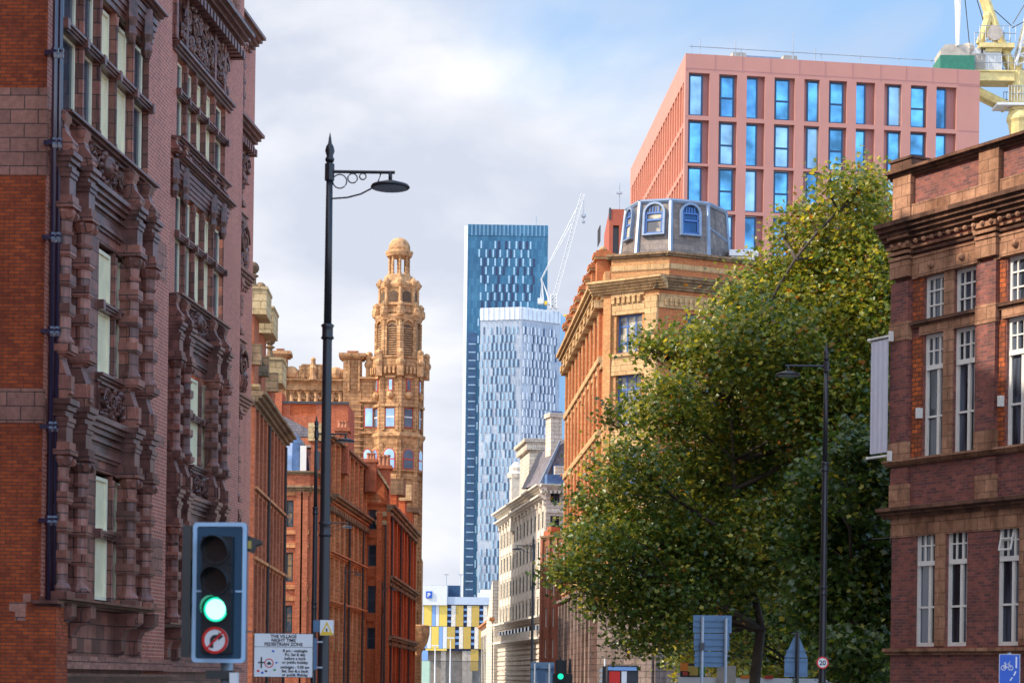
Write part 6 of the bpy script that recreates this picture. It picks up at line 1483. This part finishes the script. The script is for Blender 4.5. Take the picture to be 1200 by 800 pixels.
b1 = P(1004,795,58.5)
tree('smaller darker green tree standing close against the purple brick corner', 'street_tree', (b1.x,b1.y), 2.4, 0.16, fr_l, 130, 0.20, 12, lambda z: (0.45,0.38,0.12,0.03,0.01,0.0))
bk = LB([(880,560,2.2),(950,560,2.4),(1020,560,2.4),(850,620,2.2),(930,640,2.4),(1010,640,2.5),(830,690,1.7),(900,690,1.8),(980,700,2.2),(1045,700,2.4),(850,735,1.3),(940,735,1.3),(1020,760,1.8),(880,760,0.9),(965,765,1.1)], 80, rn_)
b2 = P(930,795,80)
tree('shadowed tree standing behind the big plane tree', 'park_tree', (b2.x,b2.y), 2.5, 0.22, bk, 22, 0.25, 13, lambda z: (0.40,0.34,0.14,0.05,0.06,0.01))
fb = LB([(840,730,1.6),(900,720,1.8),(960,730,1.8),(1020,735,1.8),(870,770,1.5),(930,775,1.5),(990,775,1.5),(810,770,1.2),(1040,780,1.4)], 100, rn_)
b3 = P(905,795,101)
tree('sunlit yellow green tree seen through gaps low behind the other trees', 'park_tree', (b3.x,b3.y), 1.5, 0.2, fb, 34, 0.30, 14, lambda z: (0.0,0.10,0.30,0.30,0.28,0.02))  # mostly yellow leaves: the sunlight is put into the leaf colour
# ================================================================ STREET THINGS
def lamp_post(base, scroll=True, label='', rz=0.0, group='tall black street lamps'):
    r = thing('street_lamp', label, 'street lamp', (base.x,base.y,0), rz, group)
    m = MB().lathe([(0.16,0),(0.17,0.1),(0.13,0.16),(0.13,1.3),(0.10,1.4),(0.09,1.5),(0.082,4.2),(0.072,7.2),(0.065,7.3)],n=14)
    for z in (4.2, 7.28):
        m.lathe([(0.085,z-0.12),(0.105,z-0.1),(0.085,z-0.06),(0.085,z+0.06),(0.105,z+0.1),(0.08,z+0.12)],n=14)
    m.lathe([(0.062,7.3),(0.050,9.95)],n=12); m.build('post', 'lamp_black', r, smooth=True)
    MB().lathe([(0.06,9.93),(0.075,9.97),(0.05,10.02),(0.075,10.1),(0.06,10.17),(0.03,10.22),(0.02,10.3),(0.001,10.4)],n=10).build('finial', 'lamp_black', r, smooth=True)
    z = 9.78; m = MB().tube([(0.03,0,z),(1.02,0,z)],0.026,8).tube([(0,0,z+.12),(0,0,z-.14)],0.075,8)
    if scroll:
        m.tube([(0.05,0,z-0.42)]+[(0.05+0.75*math.sin(t*math.pi/2),0,z-0.42+0.40*(1-math.cos(t*math.pi/2))) for t in (0.2,0.4,0.6,0.8,1.0)],0.014,6)
        for cx, cz, rr in ((0.16,z-0.15,0.11),(0.36,z-0.10,0.075),(0.52,z-0.07,0.05)): m.tube([(cx+rr*math.cos(a),0,cz+rr*math.sin(a)) for a in [k*math.pi/7 for k in range(15)]],0.011,5)
    m.build('arm', 'lamp_black', r)
    m = MB().tube([(0.95,0,z),(0.95,0,z-0.14)],0.03,8).lathe([(0.04,z-0.12),(0.10,z-0.14),(0.29,z-0.20),(0.31,z-0.23),(0.29,z-0.25)],0.95,0,20); lm = m.build('lamp_head', 'lamp_black', r, smooth=True)
    MB().lathe([(0.27,z-0.252),(0.2,z-0.262)],0.95,0,20).build('diffuser', 'metal_grey', lm)
    return r
def at(px, D): p = P(px, 795, D); return Vector((p.x, D, 0))
first = lamp_post(at(378.5,32), True, 'nearest tall black lamp post with scrolled arm, carrying the white zone sign')
for px, D, rz, lab in ((367,66.6,0,'second lamp post from the camera, just left of the nearest one'),(383,105,0,'third lamp post along the left pavement, lamp below the rounded red corner'),
                       (403,154,0,'fourth lamp post on the left, in front of the long orange red flank'),(447,180,0,'farthest lamp post on the left, in front of the vermilion gabled building'),
                       (623,121,math.pi,'lamp post in front of the white stone building with its arm to the left')):
    c = copy_tree(first); c.location = at(px, D); c.rotation_euler = (0,0,rz); c['label'] = lab
lamp_post(at(963.5,51), False, 'plain armed black lamp post in front of the big plane tree', math.pi)

def traffic_signal():
    D = 18.5; c = P(257.5, 694, D); k = D/FPX
    r = thing('traffic_signal', 'large near traffic signal showing green above a round no right turn sign', 'traffic light', (c.x, D, 0))
    def rr(w, h, rad, n=5):
        pts = []
        for sx, sz, a0 in ((1,1,0),(-1,1,90),(-1,-1,180),(1,-1,270)):
            for i in range(n+1):
                a = R(a0+90*i/n); pts.append((sx*(w/2-rad)+rad*math.cos(a), sz*(h/2-rad)+rad*math.sin(a)))
        return pts
    z0 = c.z; W, H = 65*k, 164*k
    yaw = R(-9)
    h = bpy.data.objects.new('signal_head', None)
    def put(mb, name, mat, parent=None, smooth=False): 
        mt = Matrix.Translation((0,0,z0)) @ Matrix.Rotation(yaw, 4, 'Z'); return MB().add(mb, mt).build(name, mat, parent or r, smooth=smooth)
    MB().lathe([(0.06,0),(0.057,z0-0.5)],0.055,0.12,16).build('pole', 'metal_grey', r, smooth=True)
    MB().box(-0.12,0.12,0.02,0.18,z0-0.78,z0-0.70).build('pole_bracket', 'signal_black', r)
    MB().box(0.10,0.17,-0.02,0.10,z0-0.86,z0-0.72).build('pole_label', 'sign_white', r)
    bd = put(MB().prism(rr(W,H,0.04), 'y', -0.012, 0.012), 'backing_board', 'signal_board')
    o_, i_ = rr(W,H,0.04), rr(W-0.072,H-0.072,0.02); e = MB(); n = len(o_)
    for i in range(n):
        j = (i+1) % n; e.prism([o_[i],o_[j],i_[j],i_[i]], 'y', -0.022, -0.0125)
    put(e, 'board_edge', 'signal_edge', bd)
    put(MB().box(-W/2+0.03,-0.15,-0.016,-0.0125,0.005,0.02).box(0.15,W/2-0.03,-0.016,-0.0125,0.005,0.02), 'board_seam', 'signal_edge', bd)
    hw = 36*k/2; zz = lambda py: (694-py)*k
    bx = MB()
    for a, b_ in ((629,662),(663,697),(698,732),(733,765)): bx.box(-hw,hw,-0.11,-0.012,zz(b_),zz(a))
    hs = put(bx, 'lamp_housing', 'signal_black')
    put(MB().box(-hw+0.01,hw-0.01,-0.105,0.10,zz(764),zz(630)), 'housing_body', 'signal_black')
    for py, mt in ((645,'lens_off'),(681,'lens_off'),(714,'lens_green')):
        z = zz(py); rad = 14.5*k if mt == 'lens_off' else 12*k
        ring = MB(); N_ = 24
        for i in range(N_):
            a0, a1 = 2*math.pi*i/N_, 2*math.pi*(i+1)/N_; q = [(1.12*15*k*math.cos(a),z+1.12*15*k*math.sin(a)) for a in (a0,a1)]; s = [(14.6*k*math.cos(a),z+14.6*k*math.sin(a)) for a in (a1,a0)]
            ring.prism(q+s, 'y', -0.125, -0.11)
        for i in range(N_):       # visor: a long hood over the upper two thirds
            a0, a1 = 2*math.pi*i/N_, 2*math.pi*(i+1)/N_; am = math.sin((a0+a1)/2)
            if am < -0.35: continue
            L0 = 0.11+0.09*am; ro, ri = 16.2*k, 15.6*k
            ring.prism([(ro*math.cos(a0),z+ro*math.sin(a0)),(ro*math.cos(a1),z+ro*math.sin(a1)),(ri*math.cos(a1),z+ri*math.sin(a1)),(ri*math.cos(a0),z+ri*math.sin(a0))], 'y', -0.11-L0*0.8, -0.11)
        put(ring, 'visor', 'signal_black', hs)
        ln = MB().prism([(rad*math.cos(a),z+rad*math.sin(a)) for a in [2*math.pi*i/24 for i in range(24)]], 'y', -0.118, -0.108)
        put(ln, 'lens', mt, hs)
        if mt == 'lens_green':
            g = MB(); 
            for i in range(N_):
                a0, a1 = 2*math.pi*i/N_, 2*math.pi*(i+1)/N_; g.prism([(14.4*k*math.cos(a0),z+14.4*k*math.sin(a0)),(14.4*k*math.cos(a1),z+14.4*k*math.sin(a1)),(12*k*math.cos(a1),z+12*k*math.sin(a1)),(12*k*math.cos(a0),z+12*k*math.sin(a0))],'y',-0.116,-0.108)
            put(g, 'lens_rim', 'lens_glow', hs)
    z = zz(750); sg = put(MB().prism([(15.5*k*math.cos(a),z+15.5*k*math.sin(a)) for a in [2*math.pi*i/32 for i in range(32)]], 'y', -0.125, -0.11), 'turn_sign', 'sign_white')
    g = MB()
    for i in range(32):
        a0, a1 = 2*math.pi*i/32, 2*math.pi*(i+1)/32; g.prism([(15.7*k*math.cos(a0),z+15.7*k*math.sin(a0)),(15.7*k*math.cos(a1),z+15.7*k*math.sin(a1)),(12.6*k*math.cos(a1),z+12.6*k*math.sin(a1)),(12.6*k*math.cos(a0),z+12.6*k*math.sin(a0))],'y',-0.130,-0.1255)
    put(g, 'sign_border', 'sign_red', sg)
    q = lambda x, y: (x*k, z+y*k)
    ar = MB().prism([q(-6,-9),q(-2,-9),q(-2,-0.5),q(-1,1.5),q(1,2.5),q(1,6.5),q(-3,5.7),q(-6,2)],'y',-0.128,-0.1255).prism([q(1,2.5),q(4,2.5),q(4,6.5),q(1,6.5)],'y',-0.128,-0.1255).prism([q(4,-0.5),q(10,4.5),q(4,9.5)],'y',-0.128,-0.1255)
    put(ar, 'turn_arrow', 'ink', sg)
    put(MB().prism([q(-9.8,-8.2),q(-8.2,-9.8),q(9.8,8.2),q(8.2,9.8)],'y',-0.132,-0.1285), 'red_bar', 'sign_red', sg)
    # second head facing sideways behind the board
    xs = P(219.5,694,D).x-c.x
    MB().box(xs-0.045,xs+0.03,-0.02,0.36,zz(770)+z0,zz(616)+z0).build('side_backing_board', 'signal_black', r)
    MB().box(xs+0.02,0.02,0.10,0.2,z0-0.2,z0+0.3).build('side_head', 'signal_black', r)
    q2 = P(297,636,D); x = q2.x-c.x; m = MB()
    m.prism([(x-0.06,q2.z-0.07),(x-0.02,q2.z-0.085),(x+0.01,q2.z-0.02),(x+0.065,q2.z+0.0),(x+0.06,q2.z+0.03),(x-0.06,q2.z+0.07)],'y',0.02,0.2).box(0.1,x-0.04,0.06,0.14,q2.z-0.05,q2.z+0.04); m.build('side_visor', 'signal_black', r)
    MB().box(x-0.055,x-0.02,0.0,0.03,q2.z-0.05,q2.z+0.02).build('side_lens', 'ochre', r)
traffic_signal()

def zone_sign():
    D = 31.6; a, b_ = P(298,741,D), P(366.5,792,D); zt, zb = P(332,741.5,D).z, P(332,793,D).z; x0 = a.x; W = b_.x-a.x
    r = thing('zone_sign', 'white rectangular pedestrian zone sign with black lettering fixed to the nearest lamp post', 'sign', (x0,D,0))
    bd = MB().box(0,W,-0.008,0.008,zb,zt).build('sign_board', 'sign_white', r)
    k = D/FPX; zz = lambda py: P(332,py,D).z; xx = lambda px: P(px,765,D).x-x0
    e = MB(); t = 0.006
    e.box(0,W,-0.0105,-0.0085,zt-t,zt).box(0,W,-0.0105,-0.0085,zb,zb+t).box(0,t,-0.0105,-0.0085,zb+t,zt-t).box(W-t,W,-0.0105,-0.0085,zb+t,zt-t).box(t,W-t,-0.0105,-0.0085,zz(757.5)-0.003,zz(757.5)+0.003)
    e.build('sign_border', 'ink', bd)
    for i, tx in enumerate(('THE VILLAGE','NIGHT TIME','PEDESTRIAN ZONE')): textobj(tx, (W/2,-0.011,zz(746.8+i*4.6)), 5.2*k, 'ink', bd, 'lettering', True, align='CENTER')
    for i, tx in enumerate(('8 pm - midnight','Fri, Sat & day','before a bank','or public holiday','midnight - 9.00 am','Sat, Sun & a bank','or public holiday')):
        textobj(tx, (xx(346),-0.011,zz(763.3+i*4.5+(1.2 if i > 3 else 0))), 4.5*k, 'ink', bd, 'lettering', True, align='CENTER')
    # car and motorcycle in a red ring, cycle and other small marks
    def ring(cx, cz, ro, ri, mat, nm):
        g = MB()
        for i in range(24):
            a0, a1 = 2*math.pi*i/24, 2*math.pi*(i+1)/24; g.prism([(cx+ro*math.cos(a0),cz+ro*math.sin(a0)),(cx+ro*math.cos(a1),cz+ro*math.sin(a1)),(cx+ri*math.cos(a1),cz+ri*math.sin(a1)),(cx+ri*math.cos(a0),cz+ri*math.sin(a0))],'y',-0.0115,-0.0085)
        g.build(nm, mat, bd)
    ring(xx(315.5), zz(776.5), 5.4*k, 4.3*k, 'sign_red', 'restriction_ring')
    cx, cz = xx(315.5), zz(776.8)
    MB().box(cx-2.6*k,cx+2.6*k,-0.0115,-0.0085,cz-1.6*k,cz+0.3*k).box(cx-1.6*k,cx+1.6*k,-0.0115,-0.0085,cz+0.3*k,cz+1.8*k).build('car_symbol', 'ink', bd)
    cx, cz = xx(306.5), zz(776)
    MB().box(cx-0.8*k,cx+0.8*k,-0.0115,-0.0085,cz-6.5*k,cz+6.5*k).box(cx-3.6*k,cx+3.6*k,-0.0112,-0.0085,cz-0.8*k,cz+0.8*k).build('junction_symbol', 'ink', bd)
    rn = random.Random(2)
    for (px, py, mt) in ((320,762.5,'sign_blue'),(324,776,'sign_blue'),(303,786,'sign_red'),(308,788,'sign_blue'),(312,786,'ink'),(322,784.5,'green_paint'),(345,790,'sign_blue'),(350,789,'sign_blue')):
        cx, cz = xx(px), zz(py); MB().prism([(cx+rn.uniform(0.8,2.2)*k*math.cos(a),cz+rn.uniform(0.8,1.8)*k*math.sin(a)) for a in [i*math.pi/4 for i in range(8)]],'y',-0.0108,-0.0085).build('sticker', mt, bd)
    MB().box(W+0.005,W+0.055,-0.01,0.10,zz(784),zz(747)).build('bracket_plate', 'sign_back', r)
    MB().box(W-0.1,xx(378),0.01,0.04,zz(752),zz(750)).box(W-0.1,xx(378),0.01,0.04,zz(782),zz(780)).build('clamp', 'metal_grey', r)
zone_sign()
def a_sign():
    D = 31.75; a, b_ = P(375,735,D), P(391,735,D); zt, zb = P(383,726,D).z, P(383,744,D).z; x0 = a.x; W = b_.x-a.x; H = zt-zb
    r = thing('warning_plate', 'small white plate with yellow triangle strapped to the nearest lamp post', 'sign', (x0,D,0))
    bd = MB().box(0,W,-0.006,0.006,zb,zt).build('plate', 'sign_white', r)
    c = W/2
    def tri(s, zo): return [(c-s*W*0.42, zb+H*zo), (c+s*W*0.42, zb+H*zo), (c, zb+H*zo+s*H*0.78)]
    o_, i_ = tri(1,0.14), tri(0.6,0.24); g = MB()
    for i in range(3):
        j = (i+1) % 3; g.prism([o_[i],o_[j],i_[j],i_[i]],'y',-0.009,-0.0065)
    g.build('triangle', 'sign_yellow', bd); MB().box(0.004,W-0.004,-0.0085,-0.0065,zb+0.003,zb+H*0.13).build('strip', 'sign_yellow', bd)
    MB().box(c-W*0.07,c+W*0.05,-0.009,-0.0065,zb+H*0.26,zb+H*0.44).build('symbol', 'ink', bd)
    q = P(370.5,733,D); MB().box(q.x-x0-0.045,q.x-x0+0.05,0.0,0.2,q.z-0.09,q.z+0.09).build('sensor_box', 'sign_back_dark', r)
a_sign()
def speed_sign():
    D = 50.85; c = P(963.2,776,D); r = thing('speed_sign', 'small round twenty limit sign with red ring on the right lamp post', 'sign', (c.x,D,0))
    rad = 0.15; disc = lambda q, y0, y1: MB().prism([(q*math.cos(a),c.z+q*math.sin(a)) for a in [i*math.pi/16 for i in range(32)]],'y',y0,y1)
    b = disc(rad,-0.11,-0.10).build('sign_plate', 'sign_white', r); g = MB()
    for i in range(32):
        a0, a1 = 2*math.pi*i/32, 2*math.pi*(i+1)/32; g.prism([(rad*math.cos(a0),c.z+rad*math.sin(a0)),(rad*math.cos(a1),c.z+rad*math.sin(a1)),(.76*rad*math.cos(a1),c.z+.76*rad*math.sin(a1)),(.76*rad*math.cos(a0),c.z+.76*rad*math.sin(a0))],'y',-0.115,-0.1105)
    g.build('red_ring', 'sign_red', b); textobj('20', (0,-0.112,c.z-0.058), 0.165, 'ink', b, 'numerals', True, align='CENTER')
    MB().box(-0.03,0.03,-0.1,-0.06,c.z-0.04,c.z+0.04).build('clamp', 'metal_grey', r)
speed_sign()
def sign_backs():
    D = 46; X = lambda px: P(px,760,D).x; z = lambda py: P(834,py,D).z
    r = thing('direction_sign', 'back of a large blue grey road sign on two posts under the plane tree', 'sign', (X(834),D,0)); o = X(834)
    for a, b_, n in ((720.5,741,0),(742,762,1),(763,781,2)): MB().box(X(812)-o+0.02*n,X(857)-o-0.05*n,-0.01,0.01,z(b_),z(a)).build('sign_panel', 'sign_back', r)
    for py in (727,734,748,756,768,775): MB().box(X(813)-o,X(855)-o,-0.035,-0.0105,z(py)-0.012,z(py)+0.012).build('stiffening_rail', 'sign_back_dark', r)
    for px in (822.5, 850): MB().tube([(X(px)-o,-0.07,0),(X(px)-o,-0.07,z(722) if px < 840 else z(724))],0.038,8).build('post', 'metal_grey', r)
    for px, py in ((822.5,757),): MB().box(X(px)-o-.05,X(px)-o+.05,-.13,-.03,z(py)-.08,z(py)+.08).build('clamp', 'paint_dark', r)
    D = 48; X = lambda px: P(px,760,D).x; z = lambda py: P(933,py,D).z; o = X(933)
    r = thing('warning_sign', 'back of a blue grey triangular warning sign with plate on a dark post', 'sign', (X(933),D,0))
    MB().prism([(X(919.5)-o,z(770)),(X(946.5)-o,z(770)),(X(936)-o,z(745)),(X(930.5)-o,z(745))],'y',-0.01,0.01).build('triangle_panel', 'sign_back', r)
    MB().box(X(919.5)-o,X(946.5)-o,-0.011,0.009,z(792.5),z(771)).build('lower_panel', 'sign_back', r)
    for py in (762, 774, 788): MB().box(X(921)-o,X(945)-o,-0.035,-0.011,z(py)-0.012,z(py)+0.012).build('stiffening_rail', 'sign_back_dark', r)
    MB().box(X(927)-o,X(939.5)-o,-0.05,0.0,z(742.6),z(741)).tube([(X(934)-o,-0.07,0),(X(934)-o,-0.07,z(742))],0.045,8).build('post', 'lamp_black', r)
    # cycle sign
    D = 29; X = lambda px: P(px,780,D).x; z = lambda py: P(1183,py,D).z; o = X(1183); W = X(1195.5)-X(1171); k = D/FPX
    r = thing('cycle_sign', 'blue sign with white bicycle and dashed line in the bottom right corner', 'sign', (o,D,0))
    b = MB().box(-W/2,W/2,-0.006,0.006,z(818),z(766)).build('sign_plate', 'sign_blue', r); x0, x1, z0, z1 = -W/2, W/2, z(818), z(766); t = 0.006
    MB().box(x0,x1,-.009,-.0065,z1-t,z1).box(x0,x1,-.009,-.0065,z0,z0+t).box(x0,x0+t,-.009,-.0065,z0+t,z1-t).box(x1-t,x1,-.009,-.0065,z0+t,z1-t).build('border', 'sign_white', b)
    cy, yy = z(780), -0.008; m = MB()
    w1, w2 = (-7.2*k, cy-2*k), (1.2*k, cy-2*k)
    for cx, cz in (w1, w2): m.tube([(cx+2.7*k*math.cos(a),yy,cz+2.7*k*math.sin(a)) for a in [i*math.pi/8 for i in range(17)]],0.0055,5)
    seg = lambda *p: m.tube([(a*k,yy,cy+b_*k) for a, b_ in p],0.0055,5)
    seg((-7.2,-2),(-5,2.2),(-0.6,2.4),(-3.2,-2.2),(-7.2,-2)); seg((-5.6,3.6),(-4.4,0),(-3.2,-2.2)); seg((-6.6,3.8),(-4.4,3.8)); seg((1.2,-2),(-0.9,4.6),(0.8,5.4))
    m.build('bicycle_symbol', 'sign_white', b)
    m = MB(); d0 = lambda a, b_, c, e: m.prism([(a*k-0.008,z(b_)),(a*k+0.012,z(b_)),(c*k+0.012,z(e)),(c*k-0.008,z(e))],'y',-.009,-.0065)
    d0(7.6,782,7.6,769); d0(5.0,791,7.0,786); d0(0.5,797,3.2,793); d0(-3,806,-0.6,801); m.build('dashed_line', 'sign_white', b)
    MB().tube([(0,0.04,0),(0,0.04,z(764))],0.03,8).build('post', 'metal_grey', r)
    # distant signals and signs low down
    D = 100; X = lambda px: P(px,780,D).x; z = lambda py: P(650,py,D).z; o = X(636)
    r = thing('road_sign', 'back of a grey blue road sign low beside the far green signal', 'sign', (o,D,0))
    for a, b_ in ((775.5,782),(783,800)): MB().box(X(622)-o,X(649.5)-o,-0.02,0.02,z(b_),z(a)).build('sign_panel', 'sign_back', r)
    MB().box(X(622)-o,X(649.5)-o,-0.08,-0.021,z(783.2),z(782)).build('stiffening_rail', 'sign_back_dark', r)
    for px in (627,644): MB().tube([(X(px)-o,-.1,0),(X(px)-o,-.1,z(777))],0.05,6).build('post', 'metal_grey', r)
    D = 98; X = lambda px: P(px,780,D).x; z = lambda py: P(657,py,D).z; o = X(657)
    r = thing('traffic_signal', 'small distant traffic signal glowing green in front of the amber warehouse', 'traffic light', (o,D,0))
    MB().box(X(648)-o,X(671)-o,0.01,0.04,z(800),z(789)).box(X(651)-o,X(664)-o,0.01,0.04,z(789),z(773)).build('backing_board', 'signal_black', r)
    h = MB().box(X(653)-o,X(661.5)-o,-0.2,0.01,z(798),z(774)).build('lamp_housing', 'signal_black', r)
    MB().prism([(0.14*math.cos(a),z(792)+0.14*math.sin(a)) for a in [i*math.pi/8 for i in range(16)]],'y',-.23,-.2).build('lens', 'lens_glow', h)
    MB().prism([(X(666)-o,z(788)),(X(670)-o,z(788)),(X(669)-o,z(772)),(X(667)-o,z(770))],'y',0,0.3).build('side_head', 'signal_black', r)
    MB().tube([(0,0.1,0),(0,0.1,z(770))],0.06,6).tube([(X(668)-o,0.15,0),(X(668)-o,0.15,z(771))],0.05,6).build('pole', 'lamp_black', r)
    D = 105; o = P(707,780,D).x; z = lambda py: P(707,py,D).z; k = D/FPX
    r = thing('side_signal', 'small grey traffic signal seen side on under the left branches', 'traffic light', (o,D,0))
    MB().box(-1*k,3*k,-0.1,0.2,z(800),z(780)).build('signal_head', 'signal_black', r)
    for i in range(3): MB().prism([(-1*k,z(782+i*6)),(-4.5*k,z(784.5+i*6)),(-4*k,z(787+i*6)),(-1*k,z(787+i*6))],'y',-0.12,0.12).build('visor', 'metal_grey', r)
    MB().tube([(2*k,.25,0),(2*k,.25,z(771))],0.05,6).build('pole', 'panel_white', r)
    # shop fascia and bright hoardings seen low through the trees
    D = 128; F = Fr(712, D, 748, D); r = thing('shop_kiosk', 'low kiosk with blue fascia and red panel under the plane tree', 'kiosk', F.o); z = lambda py: F.z(730,py)
    m = MB(); holed(m, 0, F.L, 0, z(779), [], 0.1); shell(m, F.L, 3, 0, z(779)); m.build('wall', 'paint_dark', r, F)
    MB().box(0,F.L,-.15,0,z(785),z(781)).build('fascia', 'panel_paleblue', r, F); MB().box(0.1,F.L*0.4,-.1,0,z(800),z(786)).build('red_panel', 'sign_red', r, F); MB().box(F.L*0.45,F.L*0.62,-.1,0,z(800),z(786)).build('white_panel', 'sign_white', r, F)
    D = 74; F = Fr(795, D, 975, D); r = thing('street_hoarding', 'low hoarding painted orange, yellow, green and white behind the trees', 'hoarding', F.o); z = lambda py: F.z(830,py); U = lambda px: F.u(px,790)
    MB().box(0,F.L,0.0,0.08,0,z(793)).build('white_board', 'sign_white', r, F)
    for a, b_, mt, t_, q in ((797,806,'orange_paint',776,786),(806,818,'ochre',780,791),(819,826,'green_paint',778,790),(800,808,'paint_red',787,791),(868,884,'orange_paint',790,794),(896,906,'paint_red',790,794),(840,862,'concrete',779,800)): MB().box(U(a),U(b_),-0.05,-0.01,z(q),z(t_)).build('painted_panel', mt, r, F)
    MB().box(0,F.L,0.1,0.2,0,z(793)).box(U(797),U(826),0.0,0.1,z(793),z(777)).build('backing', 'paint_dark', r, F)
sign_backs()
# unseen block added left of the frame to shade the near end of the street
F = Fr.pts((-13.5,-25), (-13.5,44.8)); r = thing('shade_block', 'unseen red brick block added left of the frame to shade the street', 'building', F.o)
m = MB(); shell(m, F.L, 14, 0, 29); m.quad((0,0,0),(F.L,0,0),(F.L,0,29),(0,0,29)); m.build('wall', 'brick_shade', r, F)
for i in range(12):
    for j in range(6): window(r, F, 2+i*5.5, 4.2+i*5.5, 1.5+j*4.5, 4+j*4.5, -0.05, nx=2, gm='glass_window')
# ================================================================ CAMERA, SUN, SKY
cam = bpy.data.cameras.new('camera'); cam.lens = 36*FPX/1200; cam.sensor_width = 36; cam.clip_end = 8000; cam.clip_start = 0.5
cam.shift_y = (YH-400)/1200
co = bpy.data.objects.new('camera', cam); COL.objects.link(co); cam.dof.use_dof = True; cam.dof.focus_distance = 140; cam.dof.aperture_fstop = 4.0; co.location = (0,0,CZ); co.rotation_euler = (math.pi/2, -ROLL, 0)
scene.camera = co
SUN_EL, SUN_AZ = R(37), Vector((-1.0, -0.25))
sd = Vector((SUN_AZ.x, SUN_AZ.y, 0)).normalized()*math.cos(SUN_EL); sd.z = math.sin(SUN_EL)
sl = bpy.data.lights.new('sun', 'SUN'); sl.energy = 4.8; sl.angle = R(0.6); sl.color = (1.0, 0.86, 0.68)
so = bpy.data.objects.new('sun', sl); COL.objects.link(so); so.rotation_euler = sd.to_track_quat('Z', 'Y').to_euler(); so.location = (-30,0,60)
w = bpy.data.worlds.new('World'); scene.world = w; w.use_nodes = True; t = w.node_tree; bg = t.nodes['Background']
sky = N(t, 'ShaderNodeTexSky', sky_type='NISHITA'); sky.sun_disc = False; sky.sun_elevation = SUN_EL
sky.sun_rotation = math.atan2(sd.x, sd.y); sky.air_density = 1.0; sky.dust_density = 1.6; sky.ozone_density = 2.0
tc = N(t, 'ShaderNodeTexCoord'); sp = N(t, 'ShaderNodeSeparateXYZ'); L(t, tc.outputs['Generated'], sp.inputs[0])
mp = N(t, 'ShaderNodeMapping'); mp.inputs['Scale'].default_value = (4.0, 4.0, 8.5); mp.inputs['Location'].default_value = (3.1, 0.4, 1.3); L(t, tc.outputs['Generated'], mp.inputs[0])
n1 = N(t, 'ShaderNodeTexNoise', i_Scale=1.0, i_Detail=9.0, i_Roughness=0.52, i_Distortion=0.35); L(t, mp.outputs[0], n1.inputs['Vector'])
# cover: clouds thin out high up on the right
def mth(op, a, b, c=None):
    m = N(t, 'ShaderNodeMath', operation=op)
    for i, v in enumerate((a, b, c)):
        if v is None: continue
        if isinstance(v, (int, float)): m.inputs[i].default_value = v
        else: L(t, v, m.inputs[i])
    return m.outputs[0]
bias = mth('ADD', mth('MULTIPLY', mth('MAXIMUM', mth('MINIMUM', sp.outputs[0], 0.22), -0.22), -1.5), mth('MULTIPLY', mth('MINIMUM', sp.outputs[2], 0.30), -1.15))
cov = mth('ADD', n1.outputs[0], mth('ADD', bias, 0.40))
fac = ramp(t, cov, 0.36, 0.60)
n2 = N(t, 'ShaderNodeTexNoise', i_Scale=1.3, i_Detail=7.0, i_Roughness=0.5, i_Distortion=0.2); L(t, mp.outputs[0], n2.inputs['Vector'])
ccol = ramp(t, n2.outputs[0], 0.40, 0.60, (4.7,5.05,5.9), (7.3,7.3,7.5))
base = mixc(t, 'MIX', 0.6, sky.outputs[0], (3.5, 5.6, 8.6))
skyc = mixc(t, 'MIX', fac, base, ccol)
bk = N(t, 'ShaderNodeMapRange'); L(t, sp.outputs[1], bk.inputs[0]); bk.inputs[1].default_value = 0.55; bk.inputs[2].default_value = -0.5; bk.inputs[3].default_value = 1.0; bk.inputs[4].default_value = 2.1  # extra brightness added to the sky behind the camera, filling shaded facades
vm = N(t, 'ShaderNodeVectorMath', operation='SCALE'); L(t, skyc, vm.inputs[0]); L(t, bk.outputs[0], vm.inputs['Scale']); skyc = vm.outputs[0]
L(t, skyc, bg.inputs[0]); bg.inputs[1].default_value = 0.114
vs = scene.view_settings; vs.view_transform = 'Standard'; vs.look = 'None'; vs.exposure = 0.38; vs.gamma = 1; vs.use_curve_mapping = False
scene.cycles.max_bounces = 5; scene.cycles.diffuse_bounces = 3; scene.cycles.glossy_bounces = 3; scene.cycles.transmission_bounces = 3
